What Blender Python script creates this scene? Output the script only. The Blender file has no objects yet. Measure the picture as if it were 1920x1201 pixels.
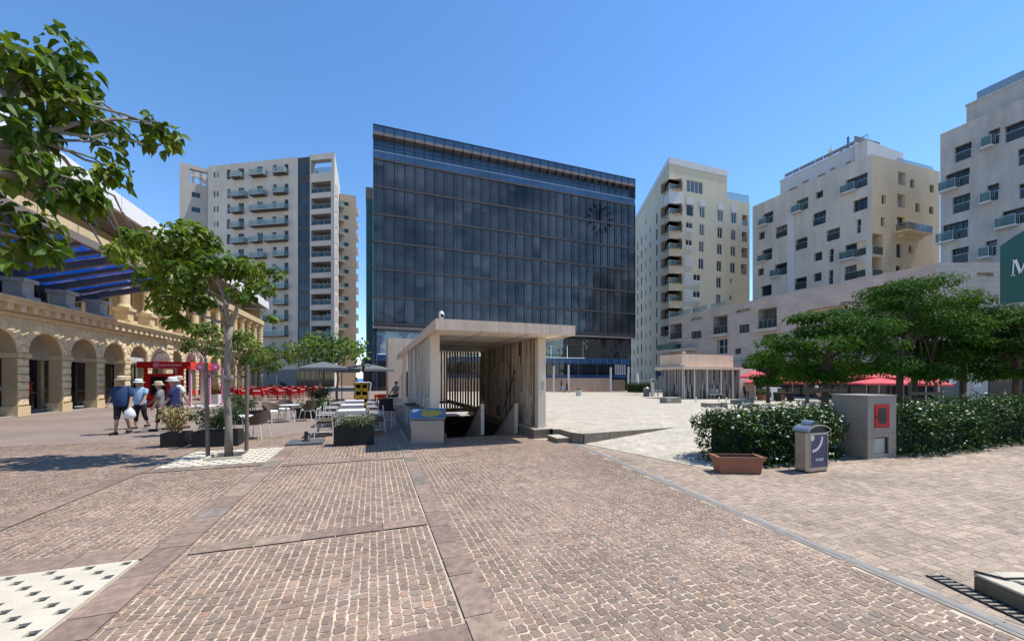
import bpy, math, random
import numpy as np
from mathutils import Vector, Matrix
random.seed(7); RNG = np.random.default_rng(11)
SC = bpy.context.scene
COL = SC.collection
# ---------- measured camera frame: photo pixels (1920 wide) to metres -------------
TH = math.radians(19.85); C_, S_ = math.cos(TH), math.sin(TH)
F, CX, HY, CZ = 720.0, 960.0, 708.0, 1.75
def w2g(x, d): return (x * C_ + d * S_, -x * S_ + d * C_)
def G(px, py, z=0.0):
    d = F * (CZ - z) / (py - HY)
    return Vector((*w2g((px - CX) / F * d, d), z))
def at(px, py, d):
    return Vector((*w2g((px - CX) / F * d, d), CZ + (HY - py) * d / F))
def on_a(px, a):
    k = (px - CX) / F; d = a / (k * C_ + S_); return d * (C_ - k * S_), d
def on_b(px, b):
    k = (px - CX) / F; d = b / (C_ - k * S_); return d * (k * C_ + S_), d
V = Vector
def lerp(a, b, t): return a + (b - a) * t

# ---------- materials ----------
MATS = {}
def nn(nt, t, **kw):
    n = nt.nodes.new(t)
    for k, v in kw.items(): setattr(n, k, v)
    return n
def new_mat(name):
    m = bpy.data.materials.new(name); m.use_nodes = True
    MATS[name] = m
    nt = m.node_tree
    return m, nt, nt.nodes['Principled BSDF']
def setb(b, **kw):
    for k, v in kw.items():
        b.inputs[k.replace('_', ' ')].default_value = v
def pos_vec(nt, scale=(1, 1, 1), obj=False):
    mp = nn(nt, 'ShaderNodeMapping'); mp.inputs['Scale'].default_value = scale
    if obj:
        g = nn(nt, 'ShaderNodeTexCoord'); nt.links.new(g.outputs['Object'], mp.inputs['Vector'])
    else:
        g = nn(nt, 'ShaderNodeNewGeometry'); nt.links.new(g.outputs['Position'], mp.inputs['Vector'])
    return mp.outputs['Vector']
def ramp_range(nt, sock, lo, hi, f0=0.3, f1=0.7):
    r = nn(nt, 'ShaderNodeMapRange')
    r.inputs['From Min'].default_value = f0; r.inputs['From Max'].default_value = f1
    r.inputs['To Min'].default_value = lo; r.inputs['To Max'].default_value = hi
    nt.links.new(sock, r.inputs['Value']); return r.outputs['Result']
def scale_col(nt, colsock_or_val, fac):
    mx = nn(nt, 'ShaderNodeMix', data_type='RGBA', blend_type='MULTIPLY')
    mx.inputs[0].default_value = 1.0
    if isinstance(colsock_or_val, tuple): mx.inputs[6].default_value = (*colsock_or_val, 1)
    else: nt.links.new(colsock_or_val, mx.inputs[6])
    cb = nn(nt, 'ShaderNodeCombineColor')
    for i in range(3): nt.links.new(fac, cb.inputs[i])
    nt.links.new(cb.outputs[0], mx.inputs[7]); return mx.outputs[2]
def add_bump(nt, b, sock, strength, dist=0.02):
    bp = nn(nt, 'ShaderNodeBump'); bp.inputs['Strength'].default_value = strength
    bp.inputs['Distance'].default_value = dist
    nt.links.new(sock, bp.inputs['Height']); nt.links.new(bp.outputs['Normal'], b.inputs['Normal'])
def mk(name, col, rough=0.8, metal=0.0, var=0.12, vs=(1.5, 1.5, 1.5), bump=0.0, bs=30.0, spec=0.5, obj=False, var2=0.0, vs2=(9, 9, 9)):
    m, nt, b = new_mat(name)
    setb(b, Base_Color=(*col, 1), Roughness=rough, Metallic=metal, Specular_IOR_Level=spec)
    if var > 0:
        nz = nn(nt, 'ShaderNodeTexNoise'); nz.inputs['Scale'].default_value = 1.0; nz.inputs['Detail'].default_value = 6
        nz.inputs['Roughness'].default_value = 0.65
        nt.links.new(pos_vec(nt, vs, obj), nz.inputs['Vector'])
        f = ramp_range(nt, nz.outputs['Fac'], 1 - var, 1 + var)
        c = scale_col(nt, col, f)
        if var2 > 0:
            n2 = nn(nt, 'ShaderNodeTexNoise'); n2.inputs['Scale'].default_value = 1.0; n2.inputs['Detail'].default_value = 4
            nt.links.new(pos_vec(nt, vs2, obj), n2.inputs['Vector'])
            c = scale_col(nt, c, ramp_range(nt, n2.outputs['Fac'], 1 - var2, 1 + var2))
        nt.links.new(c, b.inputs['Base Color'])
    if bump > 0:
        nz = nn(nt, 'ShaderNodeTexNoise'); nz.inputs['Scale'].default_value = bs; nz.inputs['Detail'].default_value = 5
        nt.links.new(pos_vec(nt, (1, 1, 1), obj), nz.inputs['Vector'])
        add_bump(nt, b, nz.outputs['Fac'], bump)
    return m
def mk_brick(name, axes, c1, c2, mortar, w, h, ms=0.01, rough=0.8, bump=0.2, off=0.5, var=0.12, rot=0.0, vs=0.8):
    m, nt, b = new_mat(name)
    g = nn(nt, 'ShaderNodeNewGeometry'); sp = nn(nt, 'ShaderNodeSeparateXYZ'); cb = nn(nt, 'ShaderNodeCombineXYZ')
    nt.links.new(g.outputs['Position'], sp.inputs[0])
    for i, ax in enumerate(axes): nt.links.new(sp.outputs['xyz'.index(ax)], cb.inputs[i])
    mp = nn(nt, 'ShaderNodeMapping'); mp.inputs['Rotation'].default_value = (0, 0, rot)
    nt.links.new(cb.outputs[0], mp.inputs[0])
    br = nn(nt, 'ShaderNodeTexBrick'); br.offset = off
    br.inputs['Color1'].default_value = (*c1, 1); br.inputs['Color2'].default_value = (*c2, 1); br.inputs['Mortar'].default_value = (*mortar, 1)
    br.inputs['Scale'].default_value = 1.0; br.inputs['Mortar Size'].default_value = ms; br.inputs['Mortar Smooth'].default_value = 0.1
    br.inputs['Brick Width'].default_value = w; br.inputs['Row Height'].default_value = h
    nt.links.new(mp.outputs[0], br.inputs['Vector'])
    nz = nn(nt, 'ShaderNodeTexNoise'); nz.inputs['Scale'].default_value = vs; nz.inputs['Detail'].default_value = 6
    nt.links.new(g.outputs['Position'], nz.inputs['Vector'])
    c = scale_col(nt, br.outputs['Color'], ramp_range(nt, nz.outputs['Fac'], 1 - var, 1 + var))
    nt.links.new(c, b.inputs['Base Color']); setb(b, Roughness=rough)
    iv = nn(nt, 'ShaderNodeMath', operation='SUBTRACT'); iv.inputs[0].default_value = 1.0
    nt.links.new(br.outputs['Fac'], iv.inputs[1]); add_bump(nt, b, iv.outputs[0], bump, 0.01)
    return m
def mk_attr(name, rough=0.85, bump=0.5, bs=60, transl=0.0, spec=0.5, var=0.12, vs=20.0):
    """colour from the point attribute 'Col' of the mesh (each stone or leaf its own hue)"""
    m, nt, b = new_mat(name)
    a = nn(nt, 'ShaderNodeAttribute', attribute_name='Col')
    c = a.outputs['Color']
    if var:
        nz = nn(nt, 'ShaderNodeTexNoise'); nz.inputs['Scale'].default_value = vs; nz.inputs['Detail'].default_value = 5
        nt.links.new(pos_vec(nt), nz.inputs['Vector'])
        c = scale_col(nt, c, ramp_range(nt, nz.outputs['Fac'], 1 - var, 1 + var))
    nt.links.new(c, b.inputs['Base Color']); setb(b, Roughness=rough, Specular_IOR_Level=spec)
    if bump:
        nz = nn(nt, 'ShaderNodeTexNoise'); nz.inputs['Scale'].default_value = bs; nz.inputs['Detail'].default_value = 4
        nt.links.new(pos_vec(nt), nz.inputs['Vector']); add_bump(nt, b, nz.outputs['Fac'], bump, 0.01)
    if transl:
        t = nn(nt, 'ShaderNodeBsdfTranslucent'); mx = nn(nt, 'ShaderNodeMixShader'); mx.inputs[0].default_value = transl
        yl = nn(nt, 'ShaderNodeMix', data_type='RGBA', blend_type='MULTIPLY'); yl.inputs[0].default_value = 1
        nt.links.new(c, yl.inputs[6]); yl.inputs[7].default_value = (1.9, 1.8, 0.6, 1)
        nt.links.new(yl.outputs[2], t.inputs['Color'])
        nt.links.new(b.outputs[0], mx.inputs[1]); nt.links.new(t.outputs[0], mx.inputs[2])
        nt.links.new(mx.outputs[0], nt.nodes['Material Output'].inputs['Surface'])
    return m
def mk_glass(name, col, rough=0.05, var=0.5, vs=(0.25, 0.25, 0.5), spec=0.5, wob=0.0, coat=0.0, metal=0.0):
    m, nt, b = new_mat(name)
    setb(b, Base_Color=(*col, 1), Roughness=rough, Specular_IOR_Level=spec, Coat_Weight=coat, Metallic=metal)
    nz = nn(nt, 'ShaderNodeTexNoise'); nz.inputs['Scale'].default_value = 1; nz.inputs['Detail'].default_value = 4
    nt.links.new(pos_vec(nt, vs), nz.inputs['Vector'])
    nt.links.new(scale_col(nt, col, ramp_range(nt, nz.outputs['Fac'], 1 - var, 1 + var)), b.inputs['Base Color'])
    if wob:
        n2 = nn(nt, 'ShaderNodeTexNoise'); n2.inputs['Scale'].default_value = 0.55; n2.inputs['Detail'].default_value = 1
        nt.links.new(pos_vec(nt), n2.inputs['Vector']); add_bump(nt, b, n2.outputs['Fac'], wob, 1.0)
    return m
def mk_clear(name, col, mixf=0.5, rough=0.05):
    """thin railing glass: part see-through, part tinted surface"""
    m, nt, b = new_mat(name); setb(b, Base_Color=(*col, 1), Roughness=rough)
    t = nn(nt, 'ShaderNodeBsdfTransparent'); t.inputs[0].default_value = (0.75, 0.9, 0.87, 1)
    mx = nn(nt, 'ShaderNodeMixShader'); mx.inputs[0].default_value = mixf
    nt.links.new(t.outputs[0], mx.inputs[1]); nt.links.new(b.outputs[0], mx.inputs[2])
    nt.links.new(mx.outputs[0], nt.nodes['Material Output'].inputs['Surface']); return m

# ---------- mesh builder ----------
def root_loc(o):
    p = V((0, 0, 0))
    while o is not None: p += o.location; o = o.parent
    return p
class MB:
    def __init__(s): s.v = []; s.f = []; s.m = []; s.mats = []
    def mi(s, mat):
        if isinstance(mat, str): mat = MATS[mat]
        if mat not in s.mats: s.mats.append(mat)
        return s.mats.index(mat)
    def poly(s, pts, mat):
        i = len(s.v); s.v += [tuple(p) for p in pts]; s.f.append(tuple(range(i, i + len(pts)))); s.m.append(s.mi(mat)); return s
    def box(s, x0, y0, z0, x1, y1, z1, mat, skip=''):
        i = len(s.v); k = s.mi(mat)
        s.v += [(x0, y0, z0), (x1, y0, z0), (x1, y1, z0), (x0, y1, z0), (x0, y0, z1), (x1, y0, z1), (x1, y1, z1), (x0, y1, z1)]
        for n, q in (('b', (3, 2, 1, 0)), ('t', (4, 5, 6, 7)), ('f', (0, 1, 5, 4)), ('r', (1, 2, 6, 5)), ('k', (2, 3, 7, 6)), ('l', (3, 0, 4, 7))):
            if n not in skip: s.f.append(tuple(i + j for j in q)); s.m.append(k)
        return s
    def obox(s, c, u, v, w, mat):
        c, u, v, w = V(c), V(u), V(v), V(w); i = len(s.v); k = s.mi(mat)
        for dz in (-1, 1):
            for dx, dy in ((-1, -1), (1, -1), (1, 1), (-1, 1)): s.v.append(tuple(c + u * dx + v * dy + w * dz))
        for q in ((3, 2, 1, 0), (4, 5, 6, 7), (0, 1, 5, 4), (1, 2, 6, 5), (2, 3, 7, 6), (3, 0, 4, 7)):
            s.f.append(tuple(i + j for j in q)); s.m.append(k)
        return s
    def bar(s, p, q, w, h, mat):
        p, q = V(p), V(q); d = (q - p); L = d.length; d.normalize()
        up = V((0, 0, 1)) if abs(d.z) < 0.95 else V((1, 0, 0))
        sd = d.cross(up).normalized(); up = sd.cross(d)
        return s.obox((p + q) / 2, d * L / 2, sd * w / 2, up * h / 2, mat)
    def tube(s, pts, rad, mat, n=8, cap=True):
        pts = [V(p) for p in pts]; k = s.mi(mat)
        if not hasattr(rad, '__len__'): rad = [rad] * len(pts)
        rings = []; ref = None
        for j, p in enumerate(pts):
            d = (pts[min(j + 1, len(pts) - 1)] - pts[max(j - 1, 0)]).normalized()
            if ref is None: ref = V((1, 0, 0)) if abs(d.x) < 0.8 else V((0, 1, 0))
            a = (ref - d * ref.dot(d)).normalized(); ref = a; b = d.cross(a)
            i = len(s.v)
            for t in range(n):
                an = 2 * math.pi * t / n
                s.v.append(tuple(p + (a * math.cos(an) + b * math.sin(an)) * rad[j]))
            rings.append(i)
        for r0, r1 in zip(rings, rings[1:]):
            for t in range(n):
                s.f.append((r0 + t, r0 + (t + 1) % n, r1 + (t + 1) % n, r1 + t)); s.m.append(k)
        if cap:
            s.f.append(tuple(rings[0] + t for t in reversed(range(n)))); s.m.append(k)
            s.f.append(tuple(rings[-1] + t for t in range(n))); s.m.append(k)
        return s
    def lathe(s, prof, mat, c=(0, 0, 0), n=16, sx=1, sy=1):
        k = s.mi(mat); rings = []
        for r, z in prof:
            i = len(s.v)
            for t in range(n):
                an = 2 * math.pi * t / n
                s.v.append((c[0] + r * sx * math.cos(an), c[1] + r * sy * math.sin(an), c[2] + z))
            rings.append(i)
        for r0, r1 in zip(rings, rings[1:]):
            for t in range(n): s.f.append((r0 + t, r0 + (t + 1) % n, r1 + (t + 1) % n, r1 + t)); s.m.append(k)
        s.f.append(tuple(rings[0] + t for t in reversed(range(n)))); s.m.append(k)
        s.f.append(tuple(rings[-1] + t for t in range(n))); s.m.append(k)
        return s
    def prism(s, poly, z0, z1, mat, bottom=True, topmat=None):
        n = len(poly); i = len(s.v); k = s.mi(mat); kt = s.mi(topmat or mat)
        s.v += [(p[0], p[1], z0) for p in poly] + [(p[0], p[1], z1) for p in poly]
        for t in range(n): s.f.append((i + t, i + (t + 1) % n, i + n + (t + 1) % n, i + n + t)); s.m.append(k)
        s.f.append(tuple(i + n + t for t in range(n))); s.m.append(kt)
        if bottom: s.f.append(tuple(i + t for t in reversed(range(n)))); s.m.append(k)
        return s
    def build(s, name, parent=None, smooth=False, world=True, bevel=0.0):
        me = bpy.data.meshes.new(name)
        vs = s.v
        if parent is not None and world:
            o3 = root_loc(parent); vs = [(x - o3.x, y - o3.y, z - o3.z) for x, y, z in s.v]
        me.from_pydata(vs, [], s.f); 
        for m in s.mats: me.materials.append(m)
        me.polygons.foreach_set('material_index', s.m)
        if smooth: me.polygons.foreach_set('use_smooth', [True] * len(s.f))
        me.validate(clean_customdata=False); me.update()
        o = bpy.data.objects.new(name, me); COL.objects.link(o)
        if parent is not None: o.parent = parent
        if bevel:
            md = o.modifiers.new('edge', 'BEVEL'); md.width = bevel; md.segments = 2; md.limit_method = 'ANGLE'
        return o
def tag(o, label=None, cat=None, group=None, kind=None):
    for k, v in (('label', label), ('category', cat), ('group', group), ('kind', kind)):
        if v: o[k] = v
    return o
def thing(name, label, cat, loc=(0, 0, 0), rz=0.0, group=None):
    o = bpy.data.objects.new(name, None); COL.objects.link(o); o.empty_display_size = 0.2
    o.location = loc; o.rotation_euler = (0, 0, rz); return tag(o, label, cat, group)
def struct(o): o['kind'] = 'structure'; return o
def dup(root, loc, rz=None, label=None, group=None):
    r = root.copy(); COL.objects.link(r); r.location = loc
    if rz is not None: r.rotation_euler = (0, 0, rz)
    tag(r, label, None, group)
    for ch in list(root.children):
        c = ch.copy(); COL.objects.link(c); c.parent = r
        for g in ch.children:
            d = g.copy(); COL.objects.link(d); d.parent = c
    return r
def np_mesh(name, verts, nper, mat, cols=None, parent=None, smooth=False):
    """verts (N*nper,3): N separate polygons of nper corners each, with one colour per polygon"""
    N = len(verts) // nper
    me = bpy.data.meshes.new(name); me.vertices.add(N * nper); me.loops.add(N * nper); me.polygons.add(N)
    vv = np.asarray(verts, dtype=np.float32)
    if parent is not None: vv = vv - np.array(root_loc(parent), dtype=np.float32)
    me.vertices.foreach_set('co', vv.ravel())
    me.loops.foreach_set('vertex_index', np.arange(N * nper, dtype=np.int32))
    me.polygons.foreach_set('loop_start', np.arange(0, N * nper, nper, dtype=np.int32))
    me.update(calc_edges=True)
    if cols is not None:
        at_ = me.attributes.new('Col', 'FLOAT_COLOR', 'POINT')
        c4 = np.ones((N, nper, 4), dtype=np.float32); c4[:, :, :3] = np.asarray(cols, dtype=np.float32)[:, None, :]
        at_.data.foreach_set('color', c4.ravel())
    me.materials.append(MATS[mat] if isinstance(mat, str) else mat)
    o = bpy.data.objects.new(name, me); COL.objects.link(o)
    if parent is not None: o.parent = parent
    return o
def text_mesh(name, s, size, mat, M, parent=None, ext=0.004, font_sp=1.0, align='CENTER'):
    """lettering as real extruded mesh; M maps local x (along), y (up), z (out) to the world"""
    cu = bpy.data.curves.new(name, 'FONT'); cu.body = s; cu.size = size; cu.extrude = ext
    cu.align_x = align; cu.align_y = 'CENTER'; cu.space_character = font_sp
    t = bpy.data.objects.new(name + '_c', cu); COL.objects.link(t)
    dg = bpy.context.evaluated_depsgraph_get(); me = bpy.data.meshes.new_from_object(t.evaluated_get(dg))
    bpy.data.objects.remove(t); me.transform(M)
    if parent is not None: me.transform(Matrix.Translation(-root_loc(parent)))
    me.name = name; me.materials.clear(); me.materials.append(MATS[mat])
    o = bpy.data.objects.new(name, me); COL.objects.link(o)
    if parent is not None: o.parent = parent
    return o
def frame_M(o, x, y, z):
    M = Matrix.Identity(4)
    for i, c in enumerate((V(x), V(y), V(z), V(o))):
        for r in range(3): M[r][i] = c[r]
    return M

# ---------- walls with real openings ----------
class Facade:
    def __init__(s, p0, p1, z0, z1):
        s.p0 = V((p0[0], p0[1])); s.p1 = V((p1[0], p1[1])); s.z0, s.z1 = z0, z1
        d = s.p1 - s.p0; s.L = d.length; s.u = d / s.L
        n = V((s.u.y, -s.u.x))
        if n.dot(-s.p0) < 0: n = -n
        s.n = n; s.holes = []
    def hit(s, px):
        k = (px - CX) / F; d = V(w2g(k, 1.0)); u, p = s.u, s.p0
        det = u.x * (-d.y) - u.y * (-d.x)
        sx = (-p.x * (-d.y) + p.y * (-d.x)) / det
        t = (u.x * (-p.y) - u.y * (-p.x)) / det
        return sx, t
    def rect(s, x0, y0, x1, y1):
        a, _ = s.hit(x0); b, _ = s.hit(x1); _, t = s.hit((x0 + x1) / 2)
        lo, hi = min(a, b), max(a, b)
        return (max(0.03, lo), CZ + (HY - y1) * t / F, min(s.L - 0.03, hi), CZ + (HY - y0) * t / F)
    def pt(s, a, off, z):
        q = s.p0 + s.u * a + s.n * off; return V((q.x, q.y, z))
    def quad(s, mb, a0, z0, a1, z1, off, mat): mb.poly([s.pt(a0, off, z0), s.pt(a1, off, z0), s.pt(a1, off, z1), s.pt(a0, off, z1)], mat)
    def bx(s, mb, a0, z0, a1, z1, o0, o1, mat):
        c = s.pt((a0 + a1) / 2, (o0 + o1) / 2, (z0 + z1) / 2)
        mb.obox(c, V((*s.u, 0)) * ((a1 - a0) / 2), V((*s.n, 0)) * ((o1 - o0) / 2), V((0, 0, (z1 - z0) / 2)), mat)
    def wall(s, mb, mat, holes, revmat=None):
        """holes: (s0,z0,s1,z1,depth,back) back True closes the recess"""
        revmat = revmat or mat
        cs = sorted({0.0, s.L, *[h[0] for h in holes], *[h[2] for h in holes]}); cs = [c for c in cs if 0 <= c <= s.L]
        zs = sorted({s.z0, s.z1, *[h[1] for h in holes], *[h[3] for h in holes]}); zs = [c for c in zs if s.z0 <= c <= s.z1]
        for z0, z1 in zip(zs, zs[1:]):
            if z1 - z0 < 1e-5: continue
            run = None; zc = (z0 + z1) / 2
            for a0, a1 in zip(cs, cs[1:]):
                ac = (a0 + a1) / 2
                inh = any(h[0] < ac < h[2] and h[1] < zc < h[3] for h in holes)
                if not inh and run is None: run = a0
                if inh and run is not None: s.quad(mb, run, z0, a0, z1, 0, mat); run = None
            if run is not None: s.quad(mb, run, z0, s.L, z1, 0, mat)
        for h in holes:
            a0, z0, a1, z1, d = h[:5]
            for p, q in (((a0, z0), (a1, z0)), ((a1, z0), (a1, z1)), ((a1, z1), (a0, z1)), ((a0, z1), (a0, z0))):
                if p[0] == q[0] and (p[0] <= 1e-6 or p[0] >= s.L - 1e-6): continue
                mb.poly([s.pt(p[0], 0, p[1]), s.pt(q[0], 0, q[1]), s.pt(q[0], -d, q[1]), s.pt(p[0], -d, p[1])], revmat)
            if len(h) > 5 and h[5]: s.quad(mb, a0, z0, a1, z1, -d, h[5] if isinstance(h[5], str) else revmat)
    def window(s, parent, r, depth, nx=2, ny=1, fm='frame_grey', gm=None, fw=0.06, name='window', sill=0.0):
        a0, z0, a1, z1 = r[:4]; mb = MB(); gm = gm or random.choice(GLASSES)
        s.quad(mb, a0 + .005, z0 + .005, a1 - .005, z1 - .005, -depth + .03, gm)
        for k in range(nx + 1):
            x = lerp(a0 + fw / 2 + .004, a1 - fw / 2 - .004, k / nx); s.bx(mb, x - fw / 2, z0 + .004, x + fw / 2, z1 - .004, -depth + .035, -depth + .09, fm)
        for k in range(ny + 1):
            z = lerp(z0 + fw / 2 + .004, z1 - fw / 2 - .004, k / ny); s.bx(mb, a0 + .006, z - fw / 2, a1 - .006, z + fw / 2, -depth + .033, -depth + .085, fm)
        if sill: s.bx(mb, a0 - .1, z0 - .08, a1 + .1, z0 - .003, .003, sill, fm)
        return mb.build(name, parent)
    def railing(s, parent, a0, a1, z0, h, off, gm='rail_glass', fm='rail_metal', ret=0.0, name='railing', posts=2):
        mb = MB()
        s.quad(mb, a0 + .03, z0 + .06, a1 - .03, z0 + h - .03, off, gm)
        s.bx(mb, a0, z0 + h - .03, a1, z0 + h + .02, off - .025, off + .025, fm)
        n = max(2, posts)
        for k in range(n):
            x = lerp(a0 + .02, a1 - .02, k / (n - 1)); s.bx(mb, x - .02, z0, x + .02, z0 + h - .03, off - .02, off + .02, fm)
        if ret > 0:
            for x in (a0 + .02, a1 - .02):
                mb.poly([s.pt(x, off - .03, z0 + .06), s.pt(x, off - ret, z0 + .06), s.pt(x, off - ret, z0 + h - .03), s.pt(x, off - .03, z0 + h - .03)], gm)
                s.bx(mb, x - .02, z0 + h - .03, x + .02, z0 + h + .02, off - ret, off - .03, fm)
        return mb.build(name, parent)

# ---------- camera, world, sun ----------
cam = bpy.data.cameras.new('camera'); co = bpy.data.objects.new('camera', cam); COL.objects.link(co)
cam.sensor_fit = 'HORIZONTAL'; cam.sensor_width = 36; cam.lens = 36 * F / 1920
cam.shift_y = (HY - 600.5) / 1920; cam.clip_end = 20000; cam.clip_start = 0.05
co.location = (0, 0, CZ); co.rotation_euler = (math.radians(90), 0, -TH); SC.camera = co
SUN_EL = math.radians(63); sd = V((0.99, -0.13, 0)).normalized()
sdir = V((sd.x * math.cos(SUN_EL), sd.y * math.cos(SUN_EL), math.sin(SUN_EL)))
sl = bpy.data.lights.new('sun', 'SUN'); sl.energy = 3.6; sl.angle = math.radians(0.53); sl.color = (1.0, 0.955, 0.88)
so = bpy.data.objects.new('sun', sl); COL.objects.link(so); so.rotation_euler = sdir.to_track_quat('Z', 'Y').to_euler(); so.location = (30, -5, 60)
wd = bpy.data.worlds.new('World'); SC.world = wd; wd.use_nodes = True
wn = wd.node_tree; bg = wn.nodes['Background']
sky = wn.nodes.new('ShaderNodeTexSky'); sky.sky_type = 'NISHITA'; sky.sun_disc = False
sky.sun_elevation = SUN_EL; sky.sun_rotation = math.atan2(sdir.x, sdir.y)
sky.altitude = 20; sky.air_density = 0.95; sky.dust_density = 0.0; sky.ozone_density = 3.2
hs_ = wn.nodes.new('ShaderNodeHueSaturation'); hs_.inputs['Saturation'].default_value = 1.16
wn.links.new(sky.outputs[0], hs_.inputs['Color']); wn.links.new(hs_.outputs[0], bg.inputs[0]); bg.inputs[1].default_value = 0.15
SC.view_settings.view_transform = 'Standard'; SC.view_settings.look = 'None'; SC.view_settings.exposure = 0.66; SC.view_settings.gamma = 1.0
SC.render.engine = 'CYCLES'
SC.cycles.max_bounces = 7; SC.cycles.diffuse_bounces = 4; SC.cycles.transparent_max_bounces = 12
SC.cycles.use_denoising = True

# ---------- palette ----------
mk('ground_dirt', (0.30, 0.26, 0.21), 0.9, var=0.2)
mk('mortar', (0.52, 0.42, 0.30), 0.9, var=0.28, vs=(2.2, 2.2, 2.2), bump=0.3, bs=80)
mk('mortar_pale', (0.37, 0.31, 0.25), 0.9, var=0.12, vs=(4, 4, 4))
mc_ = mk_attr('cobble', 0.75, 0.9, 70, var=0.2, vs=45)
_nt = mc_.node_tree; _b = _nt.nodes['Principled BSDF']; _old = _b.inputs['Base Color'].links[0].from_socket
for _s, _lo, _hi in ((.55, .80, 1.16), (2.7, .90, 1.08)):      # worn and dirty patches in the paving
    _n = nn(_nt, 'ShaderNodeTexNoise'); _n.inputs['Scale'].default_value = _s; _n.inputs['Detail'].default_value = 5
    _nt.links.new(pos_vec(_nt), _n.inputs['Vector']); _old = scale_col(_nt, _old, ramp_range(_nt, _n.outputs['Fac'], _lo, _hi, .32, .68))
_nt.links.new(_old, _b.inputs['Base Color'])
mk_attr('slab_granite', 0.7, 0.6, 40, var=0.25, vs=14)
mk('limestone', (0.60, 0.54, 0.45), 0.8, var=0.10, vs=(0.9, 0.9, 0.9), var2=0.14, vs2=(7, 7, 7), bump=0.5, bs=25)
mk('kerb_stone', (0.20, 0.165, 0.125), 0.85, var=0.25, vs=(4, 4, 4), bump=0.5, bs=40)
mk('grate_concrete', (0.56, 0.50, 0.39), 0.8, var=0.12, vs=(3, 3, 3), bump=0.3, bs=60)
mk('kerb_shaded', (0.16, 0.125, 0.085), 0.85, var=0.25, vs=(5, 5, 5), bump=0.3, bs=50)
mk('kerb_pale', (0.50, 0.44, 0.34), 0.85, var=0.2, vs=(5, 5, 5), bump=0.3, bs=50)
mk('slab_grey', (.36, .34, .32), .85, var=.15, vs=(3, 3, 3))
mk('stone_brown', (0.36, 0.255, 0.19), 0.8, var=0.12, vs=(2.5, 2.5, 0.3), var2=0.08, vs2=(1, 1, 1))
mk('stone_brown_dark', (0.20, 0.14, 0.105), 0.8, var=0.12, vs=(2.5, 2.5, 0.3))
mk('shop_grey', (0.10, 0.115, 0.14), 0.4, var=0.15)
mk('poster_mid', (.16, .18, .30), .4, var=0)
mk('bench_pale', (.62, .60, .55), .7, var=.1)
mk('panel_slate', (.10, .105, .115), .6, var=.1)
mk('soil', (0.06, 0.045, 0.035), 0.95, var=0.3, vs=(8, 8, 8))
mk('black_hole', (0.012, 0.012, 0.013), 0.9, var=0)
mk('drain_metal', (0.25, 0.235, 0.21), 0.7, 0.0, var=0.2, vs=(6, 6, 6))
mk('drain_kerb', (0.27, 0.235, 0.195), 0.85, var=0.25, vs=(5, 5, 5))
mk('iron', (0.03, 0.03, 0.032), 0.5, 0.4, var=0.2)
mk('sea', (0.05, 0.14, 0.30), 0.6, var=0.15, vs=(0.02, 0.02, 0.02), bump=0.2, bs=0.4)
mk('precast', (0.66, 0.51, 0.375), 0.75, var=0.10, vs=(4, 4, 0.4), var2=0.10, vs2=(14, 14, 1.2), bump=0.2, bs=40)
mk('precast_pale', (0.70, 0.60, 0.475), 0.75, var=0.08, vs=(3, 3, 0.6), bump=0.2, bs=40)
mk('precast_soffit', (0.82, 0.74, 0.63), 0.75, var=0.08, vs=(2, 2, 2))
mk('precast_slat', (0.52, 0.46, 0.40), 0.75, var=0.18, vs=(9, 9, 0.5), bump=0.2, bs=40)
mk('precast_stained', (.54, .44, .345), 0.8, var=0.50, vs=(7, 7, 0.9), var2=0.4, vs2=(2.5, 2.5, 2.0), bump=0.2, bs=40)
mk('slat_grey', (0.20, 0.185, 0.175), 0.75, var=0.12, vs=(3, 3, 0.4))
mk('slat_grey2', (0.31, 0.29, 0.27), 0.75, var=0.1)
mk('precast_warm', (0.72, 0.53, 0.37), 0.75, var=0.10, vs=(2.5, 2.5, 0.3), var2=0.08, vs2=(9, 9, 1))
mk('precast_dark', (0.05, 0.042, 0.038), 0.8, var=0.4, vs=(5, 5, 1))
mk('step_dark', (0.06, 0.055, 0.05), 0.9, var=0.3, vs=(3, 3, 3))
mk('frame_grey', (0.16, 0.16, 0.165), 0.5, 0.2, var=0)
mk('frame_white', (0.62, 0.62, 0.60), 0.5, var=0)
mk('frame_dark', (0.03, 0.032, 0.036), 0.4, 0.3, var=0)
mk('rail_metal', (0.45, 0.46, 0.46), 0.35, 0.6, var=0)
mk_clear('rail_glass', (0.10, 0.17, 0.165), 0.72)
mk_clear('rail_glass_pale', (0.27, 0.34, 0.33), 0.6)
mk_clear('rail_dark', (0.05, 0.065, 0.065), 0.75)
mk_glass('glass_dark', (0.018, 0.024, 0.030), 0.04)
mk_glass('glass_blue', (0.03, 0.05, 0.075), 0.04)
mk_glass('glass_curtain', (0.13, 0.13, 0.12), 0.12, var=0.35, vs=(3, 3, 0.3))
mk_glass('glass_green', (0.03, 0.055, 0.05), 0.05)
GLASSES = ['glass_dark', 'glass_dark', 'glass_blue', 'glass_curtain', 'glass_green']
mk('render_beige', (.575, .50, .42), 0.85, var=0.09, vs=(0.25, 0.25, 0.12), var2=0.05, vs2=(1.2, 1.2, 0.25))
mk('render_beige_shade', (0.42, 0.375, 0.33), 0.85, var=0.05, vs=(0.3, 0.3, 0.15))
mk('render_tan', (0.46, 0.36, 0.26), 0.85, var=0.06, vs=(0.25, 0.25, 0.12))
mk('render_yellow', (.59, .505, .365), 0.85, var=0.06, vs=(0.2, 0.2, 0.1), var2=0.05, vs2=(1, 1, 0.2))
mk('render_grey', (.56, .49, .42), 0.85, var=0.15, vs=(0.22, 0.22, 0.10), var2=0.10, vs2=(1.2, 1.2, 0.25))
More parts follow.
